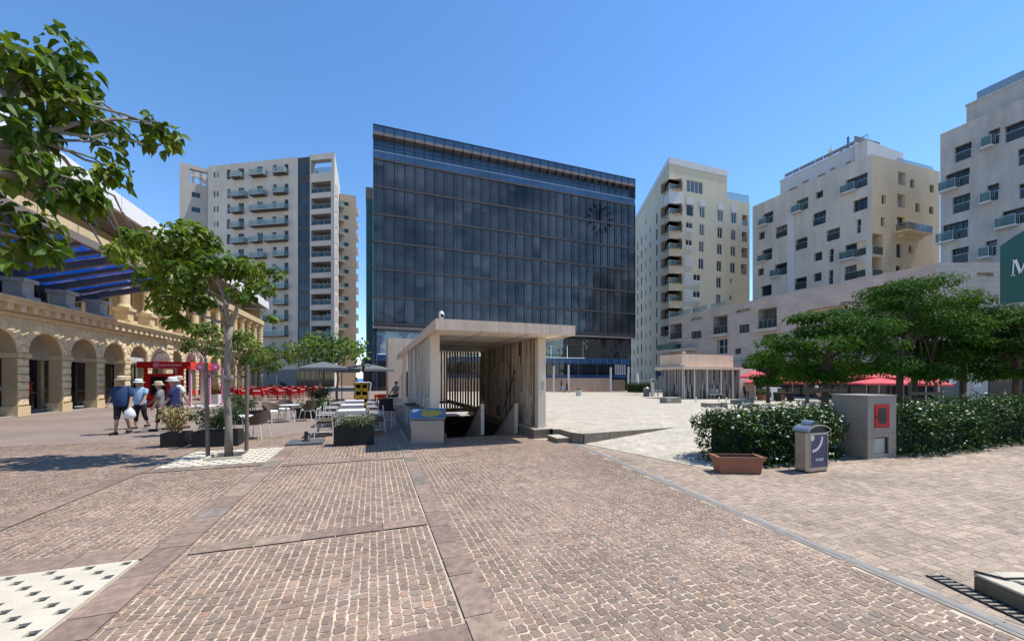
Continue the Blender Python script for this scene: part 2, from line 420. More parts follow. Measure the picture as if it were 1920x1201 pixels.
mk('render_grey_streak', (.46, .42, .38), 0.85, var=0.24, vs=(0.22, 0.22, 0.10), var2=0.10, vs2=(1.6, 1.6, 0.22))
mk('render_sand', (0.68, 0.52, 0.34), 0.85, var=0.05, vs=(0.3, 0.3, 0.15), var2=0.04, vs2=(1.2, 1.2, 0.3))
mk('render_white', (0.60, 0.57, 0.55), 0.8, var=0.05, vs=(0.5, 0.5, 0.3))
mk('louvre_white', (0.62, 0.60, 0.57), 0.6, var=0.05)
mk('roof_grey', (0.35, 0.33, 0.30), 0.9, var=0.15)
mk('soffit_dark', (0.22, 0.19, 0.16), 0.85, var=0.08)
mk('spandrel_brown', (0.055, 0.042, 0.038), 0.5, var=0.15)
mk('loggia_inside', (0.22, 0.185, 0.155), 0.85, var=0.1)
mk_brick('cladding_a', 'yz', (0.56, 0.475, 0.405), (0.50, 0.42, 0.355), (0.37, 0.31, 0.26), 1.1, 0.45, 0.014, 0.75, 0.15, var=0.10, vs=0.5)
mk_brick('cladding_b', 'xz', (0.56, 0.475, 0.405), (0.50, 0.42, 0.355), (0.37, 0.31, 0.26), 1.1, 0.45, 0.014, 0.75, 0.15, var=0.10, vs=0.5)
mk_brick('far_setts', 'yxz', (0.235, 0.175, 0.145), (0.175, 0.135, 0.115), (0.33, 0.25, 0.19), 0.12, 0.10, 0.010, 0.85, 0.3, var=0.16, vs=0.35)
# =================== GROUND ===================
def gp(a, b):
    d = a * S_ + b * C_; x = a * C_ - b * S_
    return 0.28 - 0.0122 * (d - 10) - 0.012 * (x - 2)
HOLE = (1.9, 11.2, 4.34, 17.2)
def rects_mesh(name, rects, z, mat):
    mb = MB()
    for x0, y0, x1, y1 in rects: mb.poly([(x0, y0, z), (x1, y0, z), (x1, y1, z), (x0, y1, z)], mat)
    return struct(mb.build(name))
hx0, hy0, hx1, hy1 = HOLE
def ring(X0, Y0, X1, Y1): return [(X0, Y0, hx0, Y1), (hx1, Y0, X1, Y1), (hx0, Y0, hx1, hy0), (hx0, hy1, hx1, Y1)]
rects_mesh('ground', ring(-500, -400, 500, 120), -0.45, 'ground_dirt')
s_ = MB(); s_.poly([(-9000, 110, -14), (9000, 110, -14), (9000, 12000, -14), (-9000, 12000, -14)], 'sea'); struct(s_.build('sea'))
rects_mesh('pavement', [(-60, -30, hx0, 90), (hx0, -30, hx1, hy0), (hx1, -30, 60, 5.5), (hx1, 5.5, 5.0, 10.2)], 0.0, 'far_setts')
def drain_a(b): return 4.16 + (b - 1.27) * 0.114
rects_mesh('mortar_bed', [(-14, 0.6, 0.9, 13.6)], 0.004, 'mortar')
q = MB(); q.poly([(0.9, 0.6, .004), (drain_a(.6), .6, .004), (drain_a(9.3), 9.3, .004), (drain_a(9.3), 10.9, .004), (.9, 10.9, .004)], 'mortar')
struct(q.build('mortar_bed'))
RA, RB, RC, RH = (5.22, 8.9), (6.05, 5.51), (8.78, 9.48), (9.88, 5.58)
q = MB(); q.poly([(drain_a(.0), .0, .004), (16, -3, .004), (16, 5.3, .004), (9.9, 5.55, .004), (6.07, 5.5, .004), (5.24, 8.86, .004), (5.06, 9.3, .004), (drain_a(9.3), 9.3, .004)], 'mortar_pale')
struct(q.build('mortar_bed'))
# plaza: one gently falling stone plane, a ramp and its kerb
pl = [(4.86, 10.0), (5.07, 9.9), (5.05, 9.18), RA, RC, RH, (16.3, 5.39), (33, 2.98), (62, -5), (62, 58), (1.5, 58), (1.5, 33.2), (5.25, 33.2), (5.25, 18.2), (4.86, 18.2)]
mk_p = mk_brick('plaza_stone', 'xyz', (0.475, 0.42, 0.335), (0.43, 0.38, 0.30), (0.34, 0.295, 0.235), 0.9, 0.6, 0.008, 0.8, 0.12, var=0.16, vs=2.2)
nt = mk_p.node_tree; bb = nt.nodes['Principled BSDF']
nz = nn(nt, 'ShaderNodeTexNoise'); nz.inputs['Scale'].default_value = 9; nz.inputs['Detail'].default_value = 8; nz.inputs['Roughness'].default_value = .75
g_ = nn(nt, 'ShaderNodeNewGeometry'); nt.links.new(g_.outputs['Position'], nz.inputs['Vector'])
old = bb.inputs['Base Color'].links[0].from_socket
nt.links.new(scale_col(nt, old, ramp_range(nt, nz.outputs['Fac'], .72, 1.25, .35, .65)), bb.inputs['Base Color'])
q = MB(); q.poly([(x, y, gp(x, y)) for x, y in pl], 'plaza_stone'); struct(q.build('plaza'))
q = MB()
q.poly([(*RA, .014), (*RB, .014), (*RC, gp(*RC) - .002)], 'plaza_stone')
q.poly([(*RB, .014), (*RH, gp(*RH) - .002), (*RC, gp(*RC) - .002)], 'plaza_stone')
struct(q.build('plaza_ramp'))
q = MB()
ke = [(4.86, 10.0), (5.07, 9.9), (5.05, 9.18), RA, RC]
for (x0, y0), (x1, y1) in zip(ke, ke[1:]):
    d = V((x1 - x0, y1 - y0)); L = d.length; u = d / L; n = V((u.y, -u.x)); nseg = max(1, round(L / 1.0))
    for k in range(nseg):
        t0, t1 = k / nseg, (k + 1) / nseg; P = [(lerp(x0, x1, t), lerp(y0, y1, t)) for t in (t0 + .003, t1 - .003)]
        o = .03
        top = [(p[0], p[1], gp(*p) + .003) for p in P]; fo = [(p[0] + n.x * o, p[1] + n.y * o, gp(*p) + .003) for p in P]
        bo = [(p[0] + n.x * o, p[1] + n.y * o, -.02) for p in P]
        q.poly([top[0], fo[0], fo[1], top[1]], 'plaza_stone'); q.poly([fo[0], bo[0], bo[1], fo[1]], 'kerb_stone')
        q.poly([top[0], (P[0][0], P[0][1], -.02), bo[0], fo[0]], 'kerb_stone'); q.poly([top[1], fo[1], bo[1], (P[1][0], P[1][1], -.02)], 'kerb_stone')
struct(q.build('kerb'))
t = thing('step_block', 'low stone step in the kerb notch beside the stairway entrance', 'step', (4.72, 9.5, 0))
q = MB(); q.box(4.62, 9.22, 0, 5.0, 9.84, .125, 'kerb_stone', skip='t'); q.box(4.61, 9.21, .125, 5.01, 9.85, .145, 'plaza_stone'); q.build('tread', t)

# ---- paving: cobbles laid one by one ----
def project(a, b, z=0):
    x = a * C_ - b * S_; d = a * S_ + b * C_
    return CX + F * x / np.maximum(d, .01), HY + F * (CZ - z) / np.maximum(d, .01), d
PAL = np.array([[.285, .215, .180], [.26, .20, .172], [.32, .24, .20], [.235, .185, .163], [.215, .180, .165], [.195, .18, .172], [.36, .245, .18], [.28, .20, .16], [.295, .235, .205], [.37, .295, .24]]); PAL = PAL.mean(0) * 1.06 + (PAL - PAL.mean(0)) * .62
PW = np.array([.2, .2, .14, .14, .09, .06, .03, .06, .06, .02])
STR = []      # slab bands (x0,y0,x1,y1)
STR += [(.62, .6, .85, 10.6), (-1.72, 4.62, .62, 4.85), (-1.72, 2.44, .62, 2.67), (-1.72, 8.62, .62, 8.86), (-2.08, .6, -1.78, 11.1), (-4.25, .6, -3.98, 13.6), (-3.98, 4.66, -2.08, 5.02), (-3.98, 8.86, -2.08, 9.12)]
GRATES = [(-3.94, 2.82, -2.10, 4.64), (-3.92, 9.14, -2.10, 10.95)]
EXC = STR + GRATES + [HOLE, (.88, 10.4, 1.92, 24)]
def cobbles(name, X0, Y0, X1, Y1, w, l0, l1, gap, pal, pw, inside, dmax, axis='y', jit=.010, zt=.0078):
    """rows run along axis; each stone an eight-cornered, slightly tilted block top"""
    P = []; cur = X0 if axis == 'y' else Y0; end = X1 if axis == 'y' else Y1
    s0, s1 = (Y0, Y1) if axis == 'y' else (X0, X1)
    while cur < end:
        ww = w * RNG.uniform(.88, 1.14); n = int((s1 - s0) / l0) + 2
        ls = RNG.uniform(l0, l1, n); st = s0 + np.concatenate([[0], np.cumsum(ls)[:-1]]) + RNG.uniform(-l1, 0)
        k = np.stack([np.full(n, cur + ww / 2), st + ls / 2, np.full(n, ww), ls], 1); P.append(k); cur += ww
    P = np.concatenate(P)
    if axis != 'y': P = P[:, [1, 0, 3, 2]]
    cx, cy, sx, sy = P.T
    m = (cx > X0) & (cx < X1) & (cy > Y0) & (cy < Y1)
    px, py, d = project(cx, cy); m &= (px > -60) & (px < 1990) & (d > 2.2) & (d < dmax)
    for x0, y0, x1, y1 in EXC: m &= ~((cx > x0 + .02) & (cx < x1 - .02) & (cy > y0 + .02) & (cy < y1 - .02))
    m &= inside(cx, cy)
    P = P[m]; N = len(P); cx, cy, sx, sy = P.T
    g = RNG.uniform(.55, 1.5, (N, 4)) * gap / 2
    hx, hy = sx / 2, sy / 2; c = np.minimum(hx, hy) * RNG.uniform(.12, .32, N)
    x0, x1, y0, y1 = -hx + g[:, 0], hx - g[:, 1], -hy + g[:, 2], hy - g[:, 3]
    loc = np.stack([np.stack(v, 1) for v in ((x0 + c, y0), (x1 - c, y0), (x1, y0 + c), (x1, y1 - c), (x1 - c, y1), (x0 + c, y1), (x0, y1 - c), (x0, y0 + c))], 1)
    loc += RNG.normal(0, jit * .35, loc.shape)
    an = RNG.normal(0, .035, N); ca, sa = np.cos(an)[:, None], np.sin(an)[:, None]
    X = loc[:, :, 0] * ca - loc[:, :, 1] * sa + cx[:, None]; Y = loc[:, :, 0] * sa + loc[:, :, 1] * ca + cy[:, None]
    tl = RNG.normal(0, .014, (N, 2)); Z = zt + loc[:, :, 0] * tl[:, :1] + loc[:, :, 1] * tl[:, 1:] + RNG.uniform(-.0012, .0012, N)[:, None]
    col = pal[RNG.choice(len(pal), N, p=pw / pw.sum())] * np.array([1.0, .90, .78]) * RNG.uniform(.82, 1.16, (N, 1))
    vs = np.stack([X, Y, np.maximum(Z, .0052)], 2).reshape(-1, 3)
    return struct(np_mesh(name, vs, 8, 'cobble', col))
cobbles('cobblestone_paving', -14, .6, 5.3, 13.6, .077, .066, .098, .0105, PAL, PW,
        lambda x, y: (x < drain_a(y) - .09) & ~((x > .9) & (y > 10.85)) & ~((x > 4.3) & (y > 9.95)) & ~((x > 4.55) & (y > 9.15)) & ~((x > .86) & (x < 4.4) & (y > 10.9)), 14.5)
def in_ramp(x, y):
    def sd_(p, q_): return (q_[0] - p[0]) * (y - p[1]) - (q_[1] - p[1]) * (x - p[0])
    return (sd_(RA, RB) > -.05) & (y > 5.4) | (x > 9.8) & (y > 5.3)
PAL2 = np.array([[.38, .315, .26], [.36, .30, .25], [.40, .335, .275], [.33, .28, .24], [.37, .315, .27]]); PW2 = np.array([.3, .25, .15, .15, .15])
cobbles('sett_paving', 3.9, -3, 16, 9.4, .088, .09, .15, .0045, PAL2, PW2, lambda x, y: (x > drain_a(y) + .10) & ~in_ramp(x, y) & ~((x > 4.55) & (x < 5.1) & (y > 9.1)), 20, axis='x', jit=.006, zt=.0066)
# slab bands
def slabs():
    vs = []; cs = []
    for x0, y0, x1, y1 in STR:
        al = 'y' if (y1 - y0) > (x1 - x0) else 'x'; p, e = (y0, y1) if al == 'y' else (x0, x1)
        while p < e - .02:
            L = min(random.uniform(.3, .62), e - p)
            if e - p - L < .15: L = e - p
            a = (x0, p, x1, p + L) if al == 'y' else (p, y0, p + L, y1); g = .004
            r = random.random(); base = (.255, .198, .172) if r < .6 else (.215, .20, .185) if r < .8 else (.285, .23, .19)
            k = random.uniform(.85, 1.15); cs.append([c * k * w_ for c, w_ in zip(base, (.98, .89, .78))]); z = random.uniform(.0185, .021)
            vs += [(a[0] + g, a[1] + g, z), (a[2] - g, a[1] + g, z), (a[2] - g, a[3] - g, z), (a[0] + g, a[3] - g, z)]; p += L
    struct(np_mesh('paving_slabs', np.array(vs), 4, 'slab_granite', np.array(cs)))
slabs()
def plate_holes(mb, x0, y0, x1, y1, z, holes, mat, dep=.05):
    f = Facade((x0, y0), (x1, y0), y0, y1)
    xs = sorted({x0, x1, *[h[0] for h in holes], *[h[2] for h in holes]}); ys = sorted({y0, y1, *[h[1] for h in holes], *[h[3] for h in holes]})
    for a0, a1 in zip(ys, ys[1:]):
        run = None; yc = (a0 + a1) / 2
        for b0, b1 in zip(xs, xs[1:]):
            xc = (b0 + b1) / 2; inh = any(h[0] < xc < h[2] and h[1] < yc < h[3] for h in holes)
            if not inh and run is None: run = b0
            if inh and run is not None: mb.poly([(run, a0, z), (b0, a0, z), (b0, a1, z), (run, a1, z)], mat); run = None
        if run is not None: mb.poly([(run, a0, z), (x1, a0, z), (x1, a1, z), (run, a1, z)], mat)
    for h in holes:
        P = [(h[0], h[1]), (h[2], h[1]), (h[2], h[3]), (h[0], h[3])]
        for p, r in zip(P, P[1:] + P[:1]): mb.poly([(*p, z), (*r, z), (*r, z - dep), (*p, z - dep)], mat)
def tree_grate(rect, label, trunk):
    x0, y0, x1, y1 = rect; t = thing('tree_grate', label, 'tree grate', ((x0 + x1) / 2, (y0 + y1) / 2, 0))
    hs = []; n = 14; p = (x1 - x0) / n; ph = (y1 - y0) / n; tx, ty = trunk
    op = (tx - .3, ty - .3, tx + .3, ty + .3)
    for i in range(n):
        for j in range(n):
            if (i + j) % 2: continue
            cx, cy = x0 + p * (i + .5), y0 + ph * (j + .5); h = .036
            if abs(cx - tx) < .38 and abs(cy - ty) < .38: continue
            hs.append((cx - h, cy - h, cx + h, cy + h))
    mb = MB(); Z = .028; plate_holes(mb, x0, y0, x1, y1, Z, hs + [op], 'grate_concrete', .02)
    for (a, b), (c, d) in (((x0, y0), (x1, y0)), ((x1, y0), (x1, y1)), ((x1, y1), (x0, y1)), ((x0, y1), (x0, y0))): mb.poly([(a, b, 0), (c, d, 0), (c, d, Z), (a, b, Z)], 'grate_concrete')
    mb.build('plate', t)
    mb = MB(); mb.poly([(x0 + .01, y0 + .01, .0075), (x1 - .01, y0 + .01, .0075), (x1 - .01, y1 - .01, .0075), (x0 + .01, y1 - .01, .0075)], 'black_hole'); mb.build('pit', t)
    mb = MB(); mb.poly([(op[0] + .01, op[1] + .01, .0115), (op[2] - .01, op[1] + .01, .0115), (op[2] - .01, op[3] - .01, .0115), (op[0] + .01, op[3] - .01, .0115)], 'soil'); mb.build('soil', t)
    mb = MB()
    for a in ((op[0] - .05, op[1] - .05, op[2] + .05, op[1]), (op[0] - .05, op[3], op[2] + .05, op[3] + .05), (op[0] - .05, op[1], op[0], op[3]), (op[2], op[1], op[2] + .05, op[3])):
        mb.box(a[0], a[1], .029, a[2], a[3], .075, 'grate_concrete')
    mb.build('rim', t)
T1 = (-2.98, 10.02); T0 = (-3.02, 3.6)
tree_grate(GRATES[1], 'pale perforated tree grate around the slender staked tree', T1)
tree_grate(GRATES[0], 'large pale perforated tree grate cut off by the bottom of the view', T0)
# drain line
t = thing('drain_channel', 'long straight grey metal drain channel set in the cobbles', 'drain', (4.6, 5, 0))
P0, P1 = V((drain_a(-.6), -.6, 0)), V((drain_a(9.3), 9.3, 0)); dd = (P1 - P0).normalized(); nd = V((dd.y, -dd.x, 0)); mb = MB(); L = (P1 - P0).length; k = 0
while k < L:
    l = min(1.0, L - k); c = P0 + dd * (k + l / 2)
    mb.obox(c + V((0, 0, .006)), nd * .075, dd * (l / 2 - .003), V((0, 0, .006)), 'drain_kerb'); k += 1.0
mb.build('kerb_strip', t); mb = MB(); mb.obox((P0 + P1) / 2 + V((0, 0, .0135)), nd * .028, dd * L / 2, V((0, 0, .002)), 'drain_metal')
mb.obox((P0 + P1) / 2 + V((0, 0, .016)), nd * .006, dd * L / 2, V((0, 0, .0015)), 'rail_metal'); mb.build('slot_rail', t)
# stone kerb box and black grating, bottom corner
def wv(x, d, z=0): return V((*w2g(x, d), z))
t = thing('stone_planter_edge', 'low stone edging with a paved top beside the black grating', 'stone edging', wv(4.3, 2.8))
mb = MB(); ex, ey = V((C_, -S_, 0)), V((S_, C_, 0))
for c, hx, hy in ((wv(3.87, 2.72, .075), .075, .44), (wv(4.45, 3.1, .075), .50, .075)): mb.obox(c - V((0, 0, .012)), ex * hx, ey * hy, V((0, 0, .063)), 'kerb_shaded'); mb.obox(c + V((0, 0, .064)), ex * (hx + .004), ey * (hy + .004), V((0, 0, .012)), 'kerb_pale')  # shaded sides of the edging coloured darker than its sunlit top
mb.build('edging', t, bevel=.012)
mb = MB(); mb.obox(wv(4.5, 2.6, .06), ex * .55, ey * .42, V((0, 0, .06)), 'slab_grey'); mb.build('top_slab', t)
t = thing('floor_grating', 'black slotted floor grating along the low stone edging', 'grating', wv(3.72, 2.9))
mb = MB(); mb.obox(wv(3.71, 2.82, .013), ex * .068, ey * .56, V((0, 0, .001)), 'black_hole'); mb.build('pit', t)
mb = MB()
for s in (-1, 1): mb.obox(wv(3.71 + s * .064, 2.82, .018), ex * .006, ey * .56, V((0, 0, .004)), 'iron')
for k in range(24): mb.obox(wv(3.71, 2.27 + k * .048, .018), ex * .057, ey * .009, V((0, 0, .003)), 'drain_kerb')
mb.build('grate_bars', t)
t = thing('cable', 'thin black cable lying along the low stone edging', 'cable', wv(3.9, 3.0, .155)); mb = MB(); mb.tube([wv(3.80, 3.16, .162), wv(3.90, 3.04, .162), wv(4.02, 3.02, .175), wv(4.06, 2.98, .20), wv(4.08, 2.90, .16), wv(4.05, 2.6, .13), wv(4.1, 2.3, .13)], .009, 'iron', 6); mb.build('cable_run', t)
# pit walls and stairs below the canopy
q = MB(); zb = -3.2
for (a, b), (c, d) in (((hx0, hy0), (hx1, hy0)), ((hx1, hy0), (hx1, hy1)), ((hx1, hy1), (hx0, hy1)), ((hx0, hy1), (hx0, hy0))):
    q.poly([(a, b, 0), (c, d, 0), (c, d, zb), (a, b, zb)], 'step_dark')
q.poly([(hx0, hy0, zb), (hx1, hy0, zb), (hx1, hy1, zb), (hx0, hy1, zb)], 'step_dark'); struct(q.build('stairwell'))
# =================== STAIRWAY PAVILION (front) ===================
mk('precast_rust', (.27, .18, .115), .85, var=.5, vs=(6, 6, .9), var2=.4, vs2=(3, 3, 2)); mk('rail_brown', (.20, .15, .085), .5, .3, var=.15); mk('sign_pale', (.62, .60, .46), .6, var=0); mk('sign_ink', (.03, .03, .03), .7, var=0)
mk('plastic_white', (.72, .72, .70), .4, var=0); mk('lens_black', (.01, .01, .01), .1, var=0)
def slat_run(mb, p0, p1, z0, z1, mats, wr=(.05, .13), gr=(.012, .05), dep=.09, short=.22, zlo=None):
    p0, p1 = V((*p0, 0)), V((*p1, 0)); d = p1 - p0; L = d.length; u = d / L; n = V((u.y, -u.x, 0)); s = 0
    while s < L - .03:
        w = min(random.uniform(*wr), L - s); a, b = z0, z1
        r = random.random()
        if r < short: a = lerp(z0, z1, random.uniform(.15, .6))
        elif r < short * 1.8: b = lerp(z0, z1, random.uniform(.45, .85))
        o = random.uniform(-.015, .015)
        if zlo: a = max(a, zlo(s / L)) if a == z0 else a
        mb.obox(p0 + u * (s + w / 2) + n * o + V((0, 0, (a + b) / 2)), u * w / 2, n * dep / 2, V((0, 0, (b - a) / 2)), random.choice(mats))
        if a > z0 + .05 or b < z1 - .05: mb.obox(p0 + u * (s + w / 2) + V((0, 0, (z0 + z1) / 2)), u * (w / 2 + .004), n * .008, V((0, 0, (z1 - z0) / 2)), 'precast_dark')
        s += w + random.uniform(*gr)
ent = thing('stairway_pavilion', 'flat roofed concrete stairway pavilion with a wide overhang and slatted sides', 'pavilion', (3.2, 14, 0))
ZB, ZT = 2.92, 3.19
mb = MB(); x0, y0, x1, y1 = 1.42, 9.38, 5.25, 26.0
fp = [(x0, y0), (x1, y0), (x1, 18.4), (4.2, 18.4), (4.2, y1), (x0, y1)]
i = 0
def fascia(mb, a, b, nrm, cuts):
    a, b = V((*a, 0)), V((*b, 0)); n = V((*nrm, 0)); ts = [0, *cuts, 1]
    for t0, t1 in zip(ts, ts[1:]):
        p, q_ = a.lerp(b, t0), a.lerp(b, t1); L = (q_ - p).length; u = (q_ - p).normalized()
        mb.obox((p + q_) / 2 - n * .06 + V((0, 0, (ZB + ZT) / 2)), u * (L / 2 - .004), n * .06, V((0, 0, (ZT - ZB) / 2)), 'precast')
fascia(mb, (x0, y0), (x1, y0), (0, -1), (.42, .62, .80)); fascia(mb, (x0, y1), (x0, y0 + .125), (-1, 0), (.15, .33, .5, .66, .82))
fascia(mb, (x1, y0 + .125), (x1, 18.4), (1, 0), (.33, .66)); mb.build('fascia', ent)
mb = MB(); mb.poly([(x0 + .1, y0 + .1, ZB + .03), (x1 - .1, y0 + .1, ZB + .03), (x1 - .1, 18.4, ZB + .03), (x0 + .1, 18.4, ZB + .03)], 'precast_soffit')
mb.poly([(x0 + .1, 18.4, ZB + .03), (4.2, 18.4, ZB + .03), (4.2, y1, ZB + .03), (x0 + .1, y1, ZB + .03)], 'precast_soffit')
for yy in (10.9, 12.6, 14.3, 16.0): mb.box(x0 + .12, yy - .008, ZB + .02, x1 - .12, yy + .008, ZB + .028, 'precast_dark')
for xx in (2.7, 4.0): mb.box(xx - .006, y0 + .12, ZB + .022, xx + .006, 18.3, ZB + .0285, 'precast_dark')
mb.prism([(x0 + .1, y0 + .1), (x1 - .1, y0 + .1), (x1 - .1, 18.38), (4.2, 18.38), (4.2, y1), (x0 + .1, y1)], ZB + .06, ZT - .01, 'roof_grey'); mb.build('roof', ent)
for cx, cy, z0 in ((1.61, 10.85, .2), (4.69, 10.50, .27)):
    mb = MB(); mb.box(cx - .125, cy - .125, z0, cx + .125, cy + .125, ZB + .03, 'precast_pale'); mb.build('column', ent, bevel=.008)
mb = MB(); mb.box(1.52, 21.9, 0, 1.70, 22.1, ZB + .03, 'precast_pale'); mb.build('column', ent)
mb = MB(); slat_run(mb, (1.56, 11.0), (1.56, 18.4), .2, ZB + .02, ['precast_pale', 'precast_slat', 'precast_slat', 'precast_pale'], (.05, .13), (.010, .045), .10, .34); mb.build('slat_wall', ent)
mb = MB(); slat_run(mb, (4.66, 10.66), (4.66, 17.2), .27, ZB + .02, ['precast_stained', 'precast_stained', 'precast_slat', 'precast_rust', 'precast_pale', 'precast_pale'], (.03, .09), (.006, .022), .12, .38); mb.build('slat_wall', ent)
mb = MB(); mb.box(4.74, 10.68, .27, 4.78, 17.2, ZB + .02, 'precast_dark'); mb.build('wall_backing', ent)
mb = MB(); s = 1.75
while s < 4.6:
    w = random.uniform(.045, .075); mb.box(s, 17.15, .38, s + w, 17.27, ZB + .02, random.choice(['precast_stained', 'precast_slat', 'precast_stained'])); s += w + (random.uniform(.05, .085) if s > 2.0 else .02)
mb.box(1.7, 17.12, .22, 4.62, 17.30, .38, 'precast_stained'); mb.build('rear_screen', ent)
# plinths
mb = MB(); mb.box(4.34, 10.14, 0, 4.84, 18.3, .25, 'kerb_stone'); mb.box(4.33, 10.13, .25, 4.85, 18.3, .275, 'plaza_stone'); mb.build('plinth', ent)
mb = MB(); mb.box(.96, 10.55, 0, 1.9, 24.0, .17, 'kerb_stone'); mb.box(.94, 10.53, .17, 1.9, 24.0, .20, 'kerb_stone'); mb.build('plinth', ent)
mb = MB(); mb.box(1.5, 17.3, 0, 4.9, 26, .02, 'slab_grey'); mb.build('floor_slab', ent)
# stairs
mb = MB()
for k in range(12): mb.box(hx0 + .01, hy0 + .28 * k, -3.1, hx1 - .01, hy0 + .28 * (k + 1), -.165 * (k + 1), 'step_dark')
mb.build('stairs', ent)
def balustrade(a, b0, nm='balustrade'):
    mb = MB(); n = 26
    for k in range(n):
        t0, t1 = k / n, (k + 1) / n; b_0, b_1 = b0 + 2.6 * t0, b0 + 2.6 * t1
        top = .9 - 1.55 * (t0 + t1) / 2; mb.box(a - .035, b_0 + .006, -2.0, a + .035, b_1 - .006, top, 'precast_slat' if k % 4 else 'precast_pale')
    mb.box(a - .05, b0 - .1, 0, a + .05, b0, .95, 'precast_pale')
    o = mb.build(nm, ent); m2 = MB(); m2.bar((a, b0 - .05, 1.0), (a, b0 + 2.6, -.62), .075, .05, 'rail_brown'); m2.build('handrail', o); return o
balustrade(3.17, 11.55); balustrade(4.25, 11.45)
mb = MB()
mb.bar((4.56, 12.3, 2.0), (4.56, 13.6, .58), .022, .022, 'iron'); mb.build('shadow_bar', ent); mb = MB(); mb.bar((4.56, 17.0, 1.95), (4.56, 16.3, 1.0), .022, .022, 'iron'); mb.build('shadow_bar', ent)  # thin dark bars standing in for tree shadows on the slatted wall
# warning sign on the column
t = thing('warning_sign', 'small yellow warning notice fixed to the stairway column', 'sign', (4.71, 10.37, 1.55))
mb = MB(); mb.box(4.645, 10.362, 1.40, 4.765, 10.372, 1.70, 'sign_pale'); mb.build('plate', t)
mb = MB(); mb.poly([(4.68, 10.360, 1.59), (4.73, 10.360, 1.59), (4.705, 10.360, 1.65)], 'sign_ink')
for z in (1.55, 1.52, 1.46, 1.43): mb.box(4.665, 10.3595, z, 4.745, 10.361, z + .012, 'sign_ink')
mb.build('print', t)
# security camera on the roof
t = thing('security_camera', 'white dome security camera standing on the pavilion roof corner', 'security camera', (1.62, 9.75, ZT))
mb = MB(); mb.lathe([(.03, 0), (.03, .06), (.055, .07), (.075, .12), (.07, .19), (.045, .235), (.01, .25)], 'plastic_white', (1.62, 9.75, ZT), 14); mb.build('housing', t, smooth=True)
mb = MB(); mb.lathe([(.002, -.052), (.03, -.045), (.043, -.015), (.046, .01), (.03, .03), (.002, .035)], 'lens_black', (1.635, 9.695, ZT + .13), 12); mb.build('lens_dome', t, smooth=True)
# lift house box behind, and the screen wall
t = thing('lift_house', 'tall pale concrete lift box behind the front stairway pavilion', 'lift house', (3, 30, 0))
mb = MB()
for a0, a1 in ((1.0, 2.05), (2.06, 3.1), (3.11, 4.15), (4.16, 5.2)): mb.box(a0, 29, 0, a1 - .01, 29.2, 4.62, 'precast')
for b0 in (29.2, 30.2, 31.2, 32.2): mb.box(1.0, b0 + .01, 0, 1.2, b0 + .99, 4.62, 'precast'); mb.box(5.0, b0 + .01, 0, 5.2, b0 + .99, 4.62, 'precast')
mb.box(1.2, 32.8, 0, 5, 33, 4.62, 'precast'); mb.build('wall', t); mb = MB(); mb.box(1.05, 29.05, 4.5, 5.15, 32.95, 4.56, 'roof_grey'); mb.build('roof', t)
mb = MB(); mb.box(2.0, 28.93, 0, 2.9, 28.99, 2.2, 'frame_dark'); mb.build('door', t)

# =================== SECOND PAVILION ===================
p2 = thing('stairway_pavilion', 'second grey slatted pavilion with a warm stone box on its roof', 'pavilion', (31, 29, gp(31, 29)))
zg = gp(28, 28); A0, B0 = 26.55, 27.6; ZR = 2.52
mb = MB(); slat_run(mb, (A0 + .1, B0 + .08), (33.4, B0 + .08), zg, ZR, ['slat_grey', 'slat_grey', 'slat_grey2'], (.05, .13), (.012, .05), .1, .36)
slat_run(mb, (A0 + .08, B0 + 2.7), (A0 + .08, B0 + .1), zg, ZR, ['slat_grey', 'slat_grey2'], (.06, .15), (.012, .04), .1, .3)
mb.build('slat_wall', p2)
mb = MB(); mb.box(A0 + .3, B0 + .3, zg, 33.2, B0 + 2.8, ZR, 'precast_dark'); mb.build('core', p2)
mb = MB()
for px in (1281, 1302, 1326, 1352, 1374): a, _ = on_b(px, B0); mb.box(a - .06, B0 - .03, zg, a + .06, B0 + .05, ZR, 'precast_pale')
mb.box(A0 - .02, B0 - .03, zg, A0 + .13, B0 + .12, ZR, 'precast_pale'); mb.build('post', p2)
mb = MB(); mb.box(33.42, B0 - .12, zg - .1, 35.5, B0 + 2.9, ZR + .12, 'precast_pale')
for z in (.75, 1.62): mb.box(33.41, B0 - .124, z, 35.505, B0 - .11, z + .012, 'precast_slat')
mb.build('end_wall', p2)
mb = MB(); mb.box(A0 - .45, B0 - .45, ZR, 33.41, B0 + 3.2, ZR + .26, 'precast'); mb.build('roof', p2)
mb = MB(); a1, _ = on_b(1374, B0 + .3); n = 5
for k in range(n): mb.box(lerp(A0 + .1, a1, k / n) + .006, B0 + .25, ZR + .262, lerp(A0 + .1, a1, (k + 1) / n) - .006, B0 + .45, ZR + 1.42, 'precast_warm')
for k in range(3): mb.box(A0 + .1, B0 + .46 + k * .9, ZR + .262, A0 + .3, B0 + 1.35 + k * .9, ZR + 1.42, 'precast_warm')
mb.box(A0 + .3, B0 + .45, ZR + .262, a1 - .01, B0 + 3.1, ZR + 1.36, 'precast_warm'); mb.build('roof_box', p2)
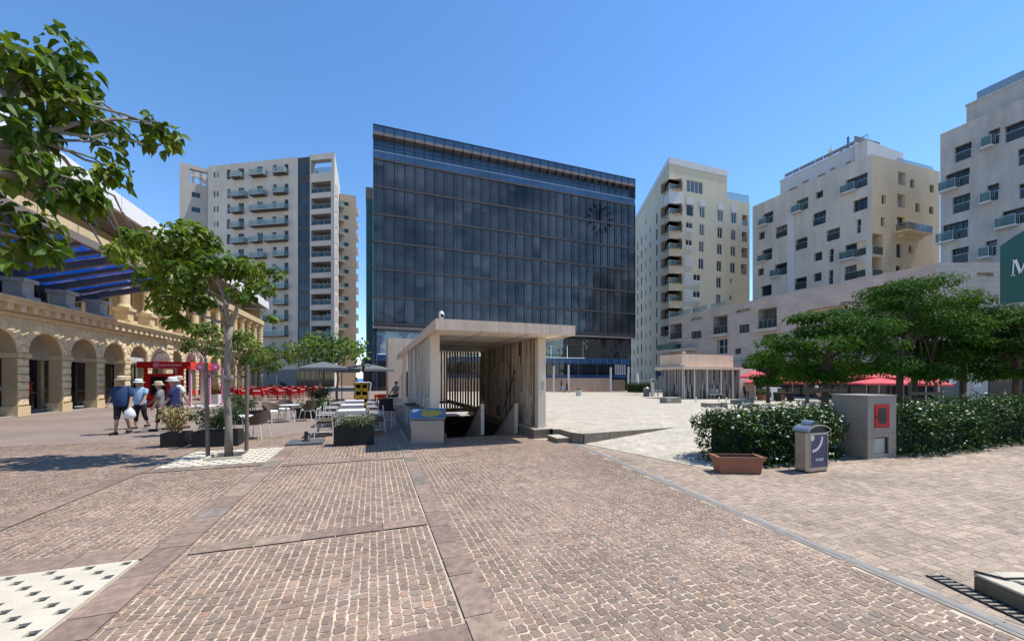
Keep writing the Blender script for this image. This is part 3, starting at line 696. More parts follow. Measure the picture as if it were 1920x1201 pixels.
for i_, (px, py) in enumerate(((1277, 681), (1235, 683), (1280, 660))):
    d = 35; q = at(px, py, d); q.z = ZR + .26 if py > 670 else ZR + 1.42
    if py > 670: q.y = B0 - .3; q.x = A0 - .2 if px > 1250 else A0 - .4
    else: q.x, q.y = A0 + .4, B0 + .35
    t = thing('floodlight', ['small floodlight on the front roof corner of the second pavilion', 'small floodlight at the far roof edge of the second pavilion', 'small floodlight on top of the warm stone roof box'][i_], 'floodlight', q, 0, 'floodlights on the second pavilion')
    mb = MB(); mb.box(-.03, -.03, 0, .03, .03, .08, 'frame_dark'); mb.build('bracket', t, world=False); mb = MB(); mb.box(-.13, -.08, .081, .13, .08, .24, 'plastic_white'); mb.build('lamp_head', t, world=False)
# =================== GLASS OFFICE BLOCK ===================
mk('mullion_dark', (.022, .020, .022), .4, .3, var=.1); mk('band_brown', (.075, .060, .055), .5, .1, var=.15); mk('band_tan', (.20, .165, .145), .6, var=.1)
mk_glass('office_glass', (.066, .069, .074), .07, var=.85, vs=(.13, .13, .22), wob=.05)
mk_glass('office_glass2', (.073, .076, .081), .10, var=.85, vs=(.15, .15, .25), wob=.05)
mk_glass('office_glass3', (.058, .061, .067), .06, var=.85, vs=(.13, .13, .22), wob=.06)
mk_glass('office_blue', (.055, .11, .20), .05, var=.25, wob=.05); mk_glass('lobby_mirror', (.02, .025, .03), .015, var=.4, wob=.12, spec=1.0, coat=1.0)
mk_glass('lobby_sky', (.10, .17, .26), .02, var=.1, wob=.1, spec=1.0, coat=1.0)
mk_glass('band_blue', (.03, .09, .20), .2, var=.2, vs=(1, 1, 1)); mk('net_teal', (.03, .12, .11), .7, var=.3, vs=(1, 1, 6))
ob = thing('office_block', 'wide dark glass office block with a sloping looking roofline and a clock on its face', 'office building', (20.8, 60, 0))
A, Bf, W = 0.0, 54.0, 41.6
lev = [8.95, 12.55, 16.2, 19.85, 23.5, 27.15, 30.8]; NC = 31; cw = W / NC
pan = []
for j in range(6):
    for i in range(NC): pan.append((i, j))
pan.sort(key=lambda p: p[0]); rest = MB()
for n_, (i, j) in enumerate(pan):
    mb = MB() if n_ < 100 else rest
    x0, x1 = A + cw * i + .05, A + cw * (i + 1) - .05; z0, z1 = lev[j] + .16, lev[j + 1] - .16
    ty, tz = random.gauss(0, .005), random.gauss(0, .004)
    g = random.choice(['office_glass', 'office_glass', 'office_glass2', 'office_glass3'])
    mb.poly([(x0, Bf + .05 - ty - tz, z0), (x1, Bf + .05 + ty - tz, z0), (x1, Bf + .05 + ty + tz, z1), (x0, Bf + .05 - ty + tz, z1)], g)
    if random.random() < .15:   # lowered blind seen behind the glass edge
        zb = lerp(z1, z0, random.uniform(.12, .6)); mb.poly([(x0 + .06, Bf + .045 - .02, zb), (x1 - .06, Bf + .045 - .02, zb), (x1 - .06, Bf + .045 - .02, z1 - .05), (x0 + .06, Bf + .045 - .02, z1 - .05)], 'office_glass2')
    if n_ < 100: mb.build('glass_panel', ob)
tag(rest.build('glass_panel', ob), kind='stuff')
mb = MB()
for z in lev: mb.box(A - .05, Bf - .09, z - .14, W + .05, Bf + .12, z + .12, 'band_brown')
for i in range(NC + 1):
    x = A + cw * i; mb.box(x - .028, Bf - .07, 8.8, x + .028, Bf + .1, 30.95, 'mullion_dark')
    if i < NC:
        for z0, z1 in zip(lev, lev[1:]): mb.box(x + cw * .28 - .012, Bf + .0, z0 + .13, x + cw * .28 + .012, Bf + .06, z1 - .16, 'mullion_dark')
mb.build('mullion_frame', ob)
mb = MB()
for i in range(NC): mb.poly([(A + cw * i + .03, Bf - .02, 30.95), (A + cw * (i + 1) - .03, Bf - .02, 30.95), (A + cw * (i + 1) - .03, Bf - .02, 31.8), (A + cw * i + .03, Bf - .02, 31.8)], 'office_blue')
mb.box(A, Bf - .06, 31.8, W, Bf + .02, 31.88, 'rail_metal'); mb.build('parapet_glass', ob)
mb = MB()
for i in range(NC):
    for z0, z1 in ((31.0, 33.1), (33.16, 34.1)): mb.poly([(A + cw * i + .02, Bf + .9, z0), (A + cw * (i + 1) - .02, Bf + .9, z0), (A + cw * (i + 1) - .02, Bf + .9, z1), (A + cw * i + .02, Bf + .9, z1)], 'office_blue')
mb.build('terrace_glazing', ob)
mb = MB(); mb.box(A, Bf - .05, 34.0, W, Bf + 1.2, 34.4, 'band_tan')
for i in range(NC + 1):
    x = A + cw * i; mb.box(x - .03, Bf - .08, 31.9, x + .03, Bf + .05, 35.3, 'mullion_dark'); mb.box(x - .08, Bf - .02, 33.55, x + .08, Bf + .5, 34.0, 'mullion_dark')
for i in range(NC): mb.poly([(A + cw * i + .03, Bf - .01, 34.42), (A + cw * (i + 1) - .03, Bf - .01, 34.42), (A + cw * (i + 1) - .03, Bf - .01, 35.2), (A + cw * i + .03, Bf - .01, 35.2)], 'office_blue')
mb.box(A - .04, Bf - .07, 35.2, W + .04, Bf + 1, 35.32, 'mullion_dark'); mb.build('roof_frame', ob)
mb = MB(); mb.box(A - .02, Bf + .1, 8.9, A + .12, Bf + 1.0, 35.2, 'office_glass3'); mb.box(W - .12, Bf + .1, 8.9, W + .02, Bf + 1.0, 35.2, 'office_glass3'); mb.box(A - .03, Bf + .95, 8.9, W - .05, 72, 34.0, 'mullion_dark', skip='f'); mb.poly([(A + .1, Bf + .13, 8.8), (W - .1, Bf + .13, 8.8), (W - .1, Bf + .13, 30.9), (A + .1, Bf + .13, 30.9)], 'mullion_dark')
mb.box(A, Bf - .1, 8.45, W, 72, 8.78, 'mullion_dark'); mb.box(A, Bf - .25, 8.3, W, Bf - .11, 8.6, 'band_tan'); mb.build('body', ob)
# lobby
mb = MB()
for i in range(14):
    x0, x1 = .4 + 2.9 * i + .02, .4 + 2.9 * (i + 1) - .02; ty = random.gauss(0, .05)
    for z0, z1 in ((5.0, 7.1), (7.14, 8.4)):
        mb.poly([(x0, Bf + 1.2 - ty, z0), (x1, Bf + 1.2 + ty, z0), (x1, Bf + 1.2 + ty, z1), (x0, Bf + 1.2 - ty, z1)], 'lobby_sky' if i < 3 else 'lobby_mirror')
mb.build('lobby_glass', ob)
mb = MB(); mb.box(.4, Bf + 1.0, 4.05, 41.4, Bf + 1.4, 4.95, 'band_blue'); mb.box(5.5, Bf + .95, 1.75, 41.4, Bf + 1.4, 2.25, 'band_blue')
for k in range(29): mb.box(.4 + 1.4 * k, Bf + .98, 4.0, .44 + 1.4 * k, Bf + 1.0, 4.98, 'rail_metal')
mb.build('blue_band', ob)
mb = MB(); mb.poly([(.4, Bf + 1.3, -.6), (41, Bf + 1.3, -.6), (41, Bf + 1.3, 4.05), (.4, Bf + 1.3, 4.05)], 'glass_dark')
for k in range(36): mb.box(.4 + 1.15 * k, Bf + 1.15, -.5, .46 + 1.15 * k, Bf + 1.29, 4.05, 'frame_dark' if k % 3 else 'frame_grey')
mb.build('lobby_windows', ob)
xl, _ = on_b(1153, Bf + 1.1); xr, _ = on_b(1174, Bf + 1.1); mb = MB()
for k in range(5): mb.box(lerp(xl, xr, k / 5) + .05, Bf + 1.1, 2.3, lerp(xl, xr, (k + 1) / 5) - .12, Bf + 1.14, 4.0, 'render_white')
mb.build('sky_bars', ob)  # pale bars standing in for sky seen through the lobby openings
mb = MB(); mb.box(-.05, Bf + 1.2, -.6, .55, 70, 8.5, 'glass_blue'); mb.build('lobby_side', ob); mb = MB(); mb.box(41.4, Bf + 1.1, -.6, 41.6, 70, 8.5, 'mullion_dark'); mb.build('lobby_side', ob)
mb = MB(); mb.box(-.95, 57, -.5, -.06, 62, 26.6, 'net_teal'); mb.box(-1.0, 56.9, 26.6, -.06, 62, 28.2, 'band_tan'); mb.box(-1.3, 57, -.5, -.07, 56.95, 4.6, 'frame_dark'); mb.build('stair_tower', ob)
mk('clock_black', (.004, .004, .005), .9, var=0, spec=.1)
# clock
xc, dc = on_b(1124, Bf - .3); zc = CZ + (HY - 409) * dc / F
ck = thing('wall_clock', 'huge round clock of black bars on the glass front, both hands at twelve', 'clock', (xc, Bf - .35, zc))
mb = MB()
for k in range(12):
    an = math.pi / 6 * k; c, s = math.sin(an), math.cos(an); R = 2.05
    mb.obox((xc + c * R, Bf - .45, zc + s * R), V((c, 0, s)) * .36, V((s, 0, -c)) * .095, V((0, .06, 0)), 'clock_black')
mb.build('hour_marks', ck); mb = MB(); mb.obox((xc, Bf - .52, zc + .72), V((.14, 0, 0)), V((0, .06, 0)), V((0, 0, 1.0)), 'clock_black'); mb.build('minute_hand', ck)
mb = MB(); mb.obox((xc, Bf - .40, zc + .45), V((.17, 0, 0)), V((0, .05, 0)), V((0, 0, .78)), 'clock_black'); mb.build('hour_hand', ck)
# low brown stone wall and white posts in front of the lobby
a0, d0 = on_b(1000, 52.2); a1, _ = on_b(1147, 52.2); a2, _ = on_b(1177, 52.2)
t = thing('low_wall', 'long brown stone screen wall below the dark office lobby', 'wall', (a0 + 10, 52.3, gp(a0, 52)))
mb = MB(); mb.box(4.5, 52.2, -.8, a1, 52.5, 1.72, 'stone_brown'); mb.build('panel', t); mb = MB(); mb.box(a1 + .02, 52.9, -.9, a2, 53.2, 1.45, 'stone_brown_dark'); mb.build('panel', t)
for k, px in enumerate((1038, 1066, 1145, 1178)):
    a, d = on_b(px, 51.0); g = gp(a, 51.0) - .02
    t = thing('light_post', ['slim white square post in front of the brown wall, farthest from the clock side', 'slim white square post directly behind the couple on the plaza', 'slim white square post beside the person in the pale hat', 'slim white square post at the open end of the brown wall'][k], 'post', (a, 51, g), 0, 'white posts before the office lobby')
    mb = MB(); mb.box(a - .11, 50.89, g + .05, a + .11, 51.11, [3.5, 3.7, 3.4, 3.5][k], 'frame_white'); mb.build('shaft', t); mb = MB(); mb.box(a - .2, 50.8, g, a + .2, 51.2, g + .05, 'rail_metal'); mb.build('base_plate', t)

# =================== LEFT TOWER ===================
ta, tb_ = at(390, 0, 80), at(558.5, 0, 76.7); tcn = at(580.4, 0, 76.25)
tw = thing('apartment_tower', 'tall beige apartment tower with stacked green glass balconies and a dark glazed strip', 'apartment tower', ((ta.x + tb_.x) / 2, (ta.y + tb_.y) / 2 + 5, 0))
def Z3(x, y): return 330 + x / 3.336, 270 + y / 3.336
def R3(f, x0, y0, x1, y1): a = Z3(x0, y0); b = Z3(x1, y1); return f.rect(a[0], a[1], b[0], b[1])
fA = Facade(ta, tb_, -2, 45.8)
rows = []
y = 127
for k, st in enumerate([0, 123, 98, 97, 98, 99, 100, 100, 98, 97, 98, 98, 98, 98]):
    y += st; r = R3(fA, 690, y, 692, y + 65); rows.append((r[1], r[3]))
sx = lambda x: fA.hit(Z3(x, 0)[0])[0]
holes = []; wins = []; bals = []
for k, (zb_, zt_) in enumerate(rows):
    if zb_ < 4: continue
    for x0, x1 in ((235, 246), (255, 266)): r = (sx(x0), zb_ + .75, sx(x1), zb_ + 1.95); holes.append((*r, .25)); wins.append((r, .22, 1, 1))
    r = (sx(318), zb_ + .15, sx(340), zb_ + 2.2); holes.append((*r, .2)); wins.append((r, .18, 1, 2))
    for x0, x1 in ((390, 425), (506, 543)): r = (sx(x0), zb_ + .06, sx(x1), zb_ + 2.15); holes.append((*r, .22)); wins.append((r, .2, 2, 1))
    wide = k in (2, 3, 4, 6, 7, 10, 11, 12)
    if wide: r = (sx(603), zb_ + .06, sx(627), zb_ + 2.0)
    else: r = (sx(607), zb_ - .05, sx(630), zb_ + 2.2)
    holes.append((*r, .2)); wins.append((r, .18, 1, 1))
    r = (sx(678), zb_ + .06, sx(703), zb_ + 2.15); holes.append((*r, .22)); wins.append((r, .2, 2, 1))
    bals.append((367, 427 if k in (0, 2, 3, 5, 8) else 452, zb_)); bals.append((485, 541 if k == 4 else 572, zb_)); bals.append((572 if wide else 630, 703, zb_))
mb = MB(); fA.wall(mb, 'render_beige', holes)
fB = Facade(tb_, tcn, -2, 45.6)
fF = Facade(at(336.6, 0, 78), at(392.5, 0, 80.8), -2, 45.6)
hF = [(*R3(fF, 85, 165, 193, 250), 1.0)] + [(*R3(fF, 97, yy, 152, yy + 31), .2) for yy in (303, 396, 491, 586, 681)]
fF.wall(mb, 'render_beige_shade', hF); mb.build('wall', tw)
wn_ = 0; rest = MB()
for (r, d, nx, ny) in wins: fA.window(tw, r, d, nx, ny, 'frame_white' if random.random() < .5 else 'frame_grey', random.choice(['glass_dark', 'glass_blue', 'glass_curtain', 'glass_green']), .07)
for h in hF[1:]: fF.window(tw, h[:4], .18, 2, 1, 'frame_grey', 'glass_blue', .07)
mb = MB(); h = hF[0]
for k in range(2): a = lerp(h[0], h[2], .08 + .46 * k); fF.bx(mb, a, h[1], a + .5, h[3], -1.6, -1.2, 'render_white'); mb.bar(fF.pt(a, -1.4, h[3]), fF.pt(a + 2.6, -1.4, h[1] + 1), .4, .7, 'render_white')
mb.build('roof_pergola', tw)
for x0, x1, z in bals:
    a0, a1 = sx(x0), sx(x1); mb = MB(); fA.bx(mb, a0, z - .12, a1, z, .004, 1.25, 'spandrel_brown'); fA.bx(mb, a0 - .02, z - .06, a1 + .02, z + .02, 1.25, 1.3, 'render_white')
    b = mb.build('balcony', tw); rl = fA.railing(tw, a0, a1, z + .02, 1.0, 1.2, 'rail_glass_pale', 'rail_metal', 1.15); rl.parent = b
# dark strip
mb = MB(); fB.quad(mb, -.02, -2, fB.L + .02, 45.6, -.01, 'spandrel_brown'); mb.build('dark_strip', tw)
for k, (zb_, zt_) in enumerate(rows):
    if zb_ < 3: continue
    m2 = MB(); fB.quad(m2, .1, zb_ - .35, fB.L - .1, zb_ + 1.95, .01, 'glass_blue')
    for s in (0.08, .55, .98): fB.bx(m2, fB.L * s - .04, zb_ - .35, fB.L * s + .04, zb_ + 1.95, .012, .07, 'frame_grey' if s == .55 else 'spandrel_brown')
    fB.bx(m2, .05, zb_ + .35, fB.L - .05, zb_ + .40, .014, .09, 'frame_grey'); m2.build('strip_window', tw)
# loggia column
c0, c1 = at(579.6, 0, 76.3), at(627.2, 0, 75.4); fC = Facade(c0, c1, -2, 46.0); hC = []
hC.append((*R3(fC, 845, 97, 973, 180), 1.2)); yl = 235
for k in range(13):
    r = R3(fC, 846, yl, 969, yl + 68); yl += 100 if k else 101
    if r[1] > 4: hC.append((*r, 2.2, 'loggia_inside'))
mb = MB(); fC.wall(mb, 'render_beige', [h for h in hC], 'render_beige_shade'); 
# side wall D, back block E
d1 = at(637.3, 0, 88.6); fD = Facade(c1, d1, -2, 46.0); hD = []
for k in range(11):
    for s in (.14, .42, .7): z = hC[-1][1] + 3.2 * k + .3; hD.append((fD.L * s, z, fD.L * s + 1.6, z + 1.7, .3))
fD.wall(mb, 'render_beige', hD)
e0, e1 = at(637, 0, 86.4), at(667.8, 0, 87.6); fE = Facade(e0, e1, -2, 43.2)
hE = [(*R3(fE, 1048, 362 + 84.5 * k, 1080, 386 + 84.5 * k), .25) for k in range(12)]
fE.wall(mb, 'render_tan', hE)
# roofs and far sides
def outline(fs): return [fs[0].p0] + [f.p1 for f in fs]
back = V((-.2, 1)) * 16
mb.poly([fF.pt(0, 0, 40.5), fF.pt(fF.L, 0, 40.5), (fF.p1.x, fF.p1.y + 14, 40.5), (fF.p0.x, fF.p0.y + 14, 40.5)], 'roof_grey')
mb.poly([fA.pt(0, 0, 45.75), fA.pt(fA.L, 0, 45.75), (d1.x, d1.y, 45.75), (ta.x + 4, ta.y + 16, 45.75)], 'roof_grey')
mb.poly([fA.pt(0, 0, -2), fA.pt(0, 0, 45.8), (ta.x, ta.y + 14, 45.8), (ta.x, ta.y + 14, -2)], 'render_beige')
mb.poly([fF.pt(0, 0, -2), fF.pt(0, 0, 40.5), (fF.p0.x, fF.p0.y + 14, 40.5), (fF.p0.x, fF.p0.y + 14, -2)], 'render_beige')
mb.poly([fC.pt(0, 0, 45.6), fC.pt(0, 0, 46), (c0.x, c0.y + 6, 46), (c0.x, c0.y + 6, 45.6)], 'render_beige')
mb.poly([(e1.x, e1.y, -2), (e1.x, e1.y, 43.2), (e1.x - 6, e1.y + 14, 43.2), (e1.x - 6, e1.y + 14, -2)], 'render_tan'); mb.poly([(e0.x, e0.y, 43.1), (e1.x, e1.y, 43.1), (e1.x - 6, e1.y + 14, 43.1), (e0.x - 6, e0.y + 14, 43.1)], 'roof_grey')
mb.build('wall', tw)
for h in hD: fD.window(tw, h[:4], .26, 1, 1, 'frame_grey') if random.random() < .0 else None
mb = MB()
for h in hD: fD.quad(mb, h[0], h[1], h[2], h[3], -.27, 'glass_dark')
mb.build('side_glazing', tw)
for h in hE: fE.window(tw, h[:4], .2, 2, 1, 'frame_grey', 'glass_dark', .07)
for k, h in enumerate(hC[1:]):
    m2 = MB(); fC.quad(m2, h[0] + .5, h[1] + .03, h[2] - .05, h[1] + (2.0 if k > 1 else 1.1), -2.15, 'glass_dark')
    for s in (.25, .5, .75): a = lerp(h[0], h[2], s); fC.bx(m2, a - .04, h[1] + .03, a + .04, h[1] + (2.0 if k > 1 else 1.1), -2.14, -2.06, 'frame_white')
    m2.build('loggia_window', tw); fC.railing(tw, h[0] + .02, h[2] - .02, h[1], 1.0, -.12, 'rail_dark', 'rail_metal', posts=4)
h = hC[0]; fC.railing(tw, h[0] + .02, h[2] - .02, h[1], 1.1, -.2, 'rail_glass_pale', 'rail_metal', posts=3)
for k in range(12):
    z = hE[k][1] - .5; mb = MB(); p = fE.pt(.3, .6, z); mb.box(p.x - .9, p.y - .7, z - .15, p.x + .7, p.y + .6, z, 'render_white'); b = mb.build('balcony', tw)
    m2 = MB(); m2.box(p.x - .9, p.y - .7, z + .01, p.x + .7, p.y - .66, z + .95, 'rail_glass_pale'); m2.box(p.x + .66, p.y - .65, z + .01, p.x + .7, p.y + .6, z + .95, 'rail_glass_pale'); m2.build('railing', b, world=False).data.transform(Matrix.Translation(-tw.location))
for k in range(11):
    z = hE[k][1] - 1.0; p = fE.pt(fE.L, 0, z); mb = MB(); mb.box(p.x - .3, p.y + .2, z, p.x + .5, p.y + 3, z + 1.1, 'render_white'); mb.build('side_balcony', tw)
# ground floor shops of the tower
mb = MB(); g0 = fA.hit(478)[0]; fA.bx(mb, g0, -2, fA.L, 3.4, .02, .25, 'shop_grey'); fC.bx(mb, -2.4, -2, fC.L, 3.6, .03, .28, 'glass_dark')
for k in range(5): fC.bx(mb, k * 1.2 - 2.0, -2, k * 1.2 - 1.92, 3.5, .29, .34, 'frame_grey')
fA.bx(mb, g0 + 1, 1.0, g0 + 3.2, 2.4, .26, .32, 'frame_grey'); fE.bx(mb, -1, -2, fE.L, 3.2, .05, .3, 'render_tan'); mb.build('shop_front', tw)
# =================== YELLOW TOWER ===================
def Z7(x, y): return 1180 + x / 3.08, 270 + y / 3.08
def RR(f, Z, q): a = Z(q[0], q[1]); b = Z(q[2], q[3]); return f.rect(a[0], a[1], b[0], b[1])
K = 1.03
yc, yr, yl_ = at(1254.7, 0, 68 * K), at(1363.5, 0, 72.4 * K), at(1180, 0, 100 * K); zt = CZ + 413 / F * 68 * K
yt = thing('apartment_tower', 'pale yellow apartment tower with corner balconies and a white top band', 'apartment tower', (yc.x + 5, yc.y + 8, 0))
fR = Facade(yc, yr, -3, zt); fL = Facade(yl_, yc, -3, zt)
yr2 = at(1405.5, 0, 74.15 * K); fR2 = Facade(yr, yr2, -3, CZ + (HY - 379) * 73.8 * K / F)
hR = []; hL = []
cor = [(205, 262, 0), (345, 403, 0), (445, 503, 0), (545, 603, 0), (645, 700, 0), (745, 803, 0), (843, 903, 0), (943, 1000, 0), (1042, 1100, 0)]
corr = []
for a, b, _ in cor:
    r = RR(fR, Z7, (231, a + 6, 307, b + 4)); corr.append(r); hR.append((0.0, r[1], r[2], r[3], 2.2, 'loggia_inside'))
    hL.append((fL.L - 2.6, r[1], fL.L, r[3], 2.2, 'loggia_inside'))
wl = [(332, 213, 425, 283, 4), (330, 350, 372, 415, 1), (328, 452, 366, 486, 2), (325, 552, 364, 585, 2), (370, 752, 412, 788, 2), (368, 850, 411, 886, 2), (366, 948, 410, 985, 2),
      (406, 362, 437, 425, 2), (405, 462, 434, 527, 2), (403, 562, 433, 623, 2), (400, 660, 431, 722, 2), (511, 382, 543, 447, 2), (509, 480, 539, 543, 2), (507, 577, 537, 637, 2), (505, 675, 534, 735, 2), (503, 768, 532, 830, 2), (501, 867, 530, 927, 2)]
for q in wl: hR.append((*RR(fR, Z7, q[:4]), .25))
w2 = [(589, 396, 619, 458, 2), (587, 495, 616, 555, 2), (585, 590, 615, 648, 2), (583, 685, 613, 745, 2), (582, 775, 594, 805, 1), (579, 872, 591, 901, 1)]
lg = [(652, 410, 684, 472), (650, 507, 682, 565), (648, 600, 684, 657), (645, 693, 678, 753)]
h2 = [(*RR(fR2, Z7, q[:4]), .25) for q in w2] + [(*RR(fR2, Z7, q), 1.6, 'loggia_inside') for q in lg]
wL = []
for k in range(13):
    z = corr[0][1] - .2 - 3.15 * k
    if z < 0: break
    for s, w, h in ((.04, .9, 2.0), (.15, .7, 1.3), (.27, .9, 2.0), (.38, .9, 2.0), (.5, .6, 1.2), (.61, .6, 1.2), (.75, 1.1, 2.1)):
        if k == 0 and s != .5: continue
        wL.append((fL.L * s, z, fL.L * s + w, z + h, .2))
mb = MB(); fR.wall(mb, 'render_yellow', hR); fL.wall(mb, 'render_yellow', hL + wL); fR2.wall(mb, 'render_yellow', h2)
mb.poly([fR2.pt(fR2.L, 0, -3), fR2.pt(fR2.L, 0, fR2.z1), fR2.pt(fR2.L, -14, fR2.z1), fR2.pt(fR2.L, -14, -3)], 'render_sand'); mb.poly([fR2.pt(0, 0, fR2.z1 - .02), fR2.pt(fR2.L, 0, fR2.z1 - .02), fR2.pt(fR2.L, -14, fR2.z1 - .02), fR2.pt(0, -14, fR2.z1 - .02)], 'roof_grey')
mb.poly([fR.pt(fR.L, 0, fR2.z1), fR.pt(fR.L, 0, zt), fR.pt(fR.L, -14, zt), fR.pt(fR.L, -14, fR2.z1)], 'render_yellow'); mb.poly([fR.pt(0, 0, zt - .3), fR.pt(fR.L, 0, zt - .3), fR.pt(fR.L, -14, zt - .3), fL.pt(0, 0, zt - .3)], 'roof_grey'); mb.build('wall', yt)
zb0 = RR(fR, Z7, (232, 77, 300, 122))[1]
mb = MB(); fR.bx(mb, -.05, zb0, fR.L + .02, zt + .03, .004, .09, 'render_white'); fL.bx(mb, 0, zb0, fL.L + .08, zt + .03, .004, .088, 'render_white'); mb.build('parapet_band', yt)
for n_, r in enumerate(corr):
    mb = MB()
    p = fR.pt(0, 0, r[1])
    fR.bx(mb, -.05, r[1] - .22, r[2], r[1], .003, .06, 'render_yellow'); b = mb.build('balcony', yt)
    rl = fR.railing(yt, .03, r[2] - .02, r[1], 1.05, -.1, 'rail_glass', 'frame_white', posts=6); rl.parent = b
    rl = fL.railing(yt, fL.L - 2.58, fL.L - .1, r[1], 1.05, -.1, 'rail_glass', 'frame_white', posts=5); rl.parent = b
    mb = MB(); fR.quad(mb, .9, r[1] + .02, r[2] - .1, r[3] - .15, -2.1, 'glass_dark'); mb.build('balcony_door', yt)
r0, r1 = corr[0], corr[1]; mb = MB(); fR.bx(mb, -.08, r1[3] + .05, r0[2], r0[1] - .35, .005, .12, 'render_white'); fL.bx(mb, fL.L - 2.6, r1[3] + .05, fL.L + .1, r0[1] - .35, .005, .11, 'render_white'); mb.build('white_panel', yt)
for q, h in zip(wl, hR[len(corr):]): fR.window(yt, h[:4], .2, q[4], 1, 'frame_white', random.choice(['glass_dark', 'glass_curtain', 'glass_blue']), .08)
for q, h in zip(w2, h2): fR2.window(yt, h[:4], .2, q[4], 1, 'frame_white', random.choice(['glass_dark', 'glass_curtain', 'glass_blue']), .08)
for h in h2[len(w2):]: fR2.railing(yt, h[0] + .02, h[2] - .02, h[1], 1.0, -.1, 'rail_glass_pale', 'rail_metal')
for n_, h in enumerate(wL): fL.window(yt, h[:4], .16, 1, 1, 'frame_grey', 'glass_dark', .06)
for q in [(330, 310, 373, 349), (407, 325, 438, 361), (512, 345, 543, 381)]:
    r = RR(fR, Z7, q); mb = MB(); fR.bx(mb, *r[:2], *r[2:], .003, .06, 'render_white'); mb.build('white_panel', yt)
r = RR(fR2, Z7, (590, 360, 619, 395)); mb = MB(); fR2.bx(mb, *r[:2], *r[2:], .003, .06, 'render_white'); mb.build('white_panel', yt)
for q in [(328, 488, 366, 512), (325, 587, 364, 613), (322, 647, 363, 712), (320, 748, 368, 818), (318, 846, 366, 912), (316, 945, 364, 1000), (370, 790, 412, 818), (368, 888, 410, 914)]:
    r = RR(fR, Z7, q); mb = MB(); fR.bx(mb, *r[:2], *r[2:], .003, .07, 'louvre_white')
    nl = int((r[3] - r[1]) / .16)
    for k in range(nl): z = r[1] + .08 + k * .16; fR.bx(mb, r[0] + .04, z, r[2] - .04, z + .05, .071, .10, 'louvre_white')
    mb.build('louvre_shutter', yt)
fR2.railing(yt, 0.05, fR2.L, fR2.z1, 1.5, -.2, 'rail_glass_pale', 'rail_metal', posts=9)

# =================== GREY APARTMENT BLOCK ===================
def Z8(x, y): return 1400 + x / 3.43, 230 + y / 3.43
gc, gl, gr = at(1634.6, 0, 52), at(1411, 0, 68), at(1762, 0, 56.4); zt = CZ + 419 / F * 52
gb = thing('apartment_block', 'grey rendered apartment block with scattered windows and a sandy end wall', 'apartment block', (gc.x + 6, gc.y + 8, 8))
f = Facade(gl, gc, 5, zt); fe = Facade(gc, gr, 5, zt)
W4 = [(636, 345, 778, 428, 3, 'b'), (684, 488, 777, 565, 2, ''), (444, 441, 491, 485, 2, ''), (318, 490, 397, 565, 2, 'b'), (425, 572, 510, 655, 2, 'd'), (514, 682, 600, 755, 3, 'd'), (708, 620, 736, 709, 1, 'r'),
      (105, 577, 171, 648, 2, 'b'), (186, 662, 265, 735, 2, 'd'), (77, 703, 116, 750, 1, ''), (314, 742, 391, 813, 3, 'd'), (98, 812, 164, 885, 2, 'b'), (433, 833, 485, 887, 2, ''), (532, 812, 560, 896, 1, 'r'),
      (632, 772, 769, 864, 4, 'b'), (71, 937, 110, 981, 1, ''), (180, 905, 259, 980, 2, 'b'), (429, 966, 481, 1019, 2, ''), (528, 948, 557, 1037, 1, 'r'), (628, 912, 766, 1002, 4, 'd'), (308, 995, 386, 1069, 3, 'd'), (92, 1045, 160, 1112, 2, ''),
      (440, 1100, 490, 1160, 2, ''), (640, 1060, 770, 1140, 4, ''), (180, 1135, 255, 1200, 2, '')]
def punched(f, Z, L, parent, wallmat, mb, deep=.55, fm='frame_dark'):
    hs = []
    for q in L: hs.append((*RR(f, Z, q[:4]), deep))
    f.wall(mb, wallmat, hs)
    for q, h in zip(L, hs):
        f.window(parent, h[:4], deep - .03, q[4], 1, fm, random.choice(['glass_dark', 'glass_dark', 'glass_blue', 'glass_green', 'glass_curtain']), .07)
        w = h[2] - h[0]
        if q[5] == 'b':
            m2 = MB(); e = h[0] - .35; g = h[0] + w * .55; f.bx(m2, e, h[1] - .22, g, h[1] - .02, .004, .75, 'render_white'); b = m2.build('balcony', parent)
            rl = f.railing(parent, e, g, h[1], 1.0, .7, 'rail_glass', 'rail_metal', .68); rl.parent = b
            f.railing(parent, g + .02, h[2] - .02, h[1] + .02, 1.0, -.05, 'rail_dark', 'rail_metal')
        elif q[5] in 'dr' and q[5]: f.railing(parent, h[0] + .02, h[2] - .02, h[1] + .02, 1.0, -.06, 'rail_dark', 'rail_metal')
mb = MB(); punched(f, Z8, W4, gb, 'render_grey', mb)
WE = [(974, 318, 1023, 402, 0, 'n'), (1053, 365, 1080, 421, 1, ''), (1178, 400, 1204, 449, 1, ''), (868, 465, 896, 523, 1, ''), (969, 459, 1020, 546, 0, 'n'), (1087, 518, 1113, 576, 1, ''), (1174, 539, 1201, 587, 1, ''), (863, 609, 889, 667, 1, ''),
      (967, 603, 1018, 662, 1, ''), (1087, 655, 1113, 690, 1, ''), (963, 779, 1003, 868, 1, 'd'), (1043, 790, 1070, 839, 1, ''), (960, 919, 997, 976, 1, ''), (1039, 930, 1068, 966, 1, '')]
hs = []
for q in WE: hs.append((*RR(fe, Z8, q[:4]), .45) + (('render_beige_shade',) if q[4] == 0 else ()))
lo = [(808, 714, 876, 846), (805, 862, 874, 992)]
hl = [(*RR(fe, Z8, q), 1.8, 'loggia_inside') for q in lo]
fe.wall(mb, 'render_sand', hs + hl)
rt = fe.pt(fe.L, 0, 0); mb.poly([(gc.x, gc.y, zt - .3), (gr.x, gr.y, zt - .3), (gr.x - 5, gr.y + 14, zt - .3), (gl.x, gl.y, zt - .3)], 'roof_grey')
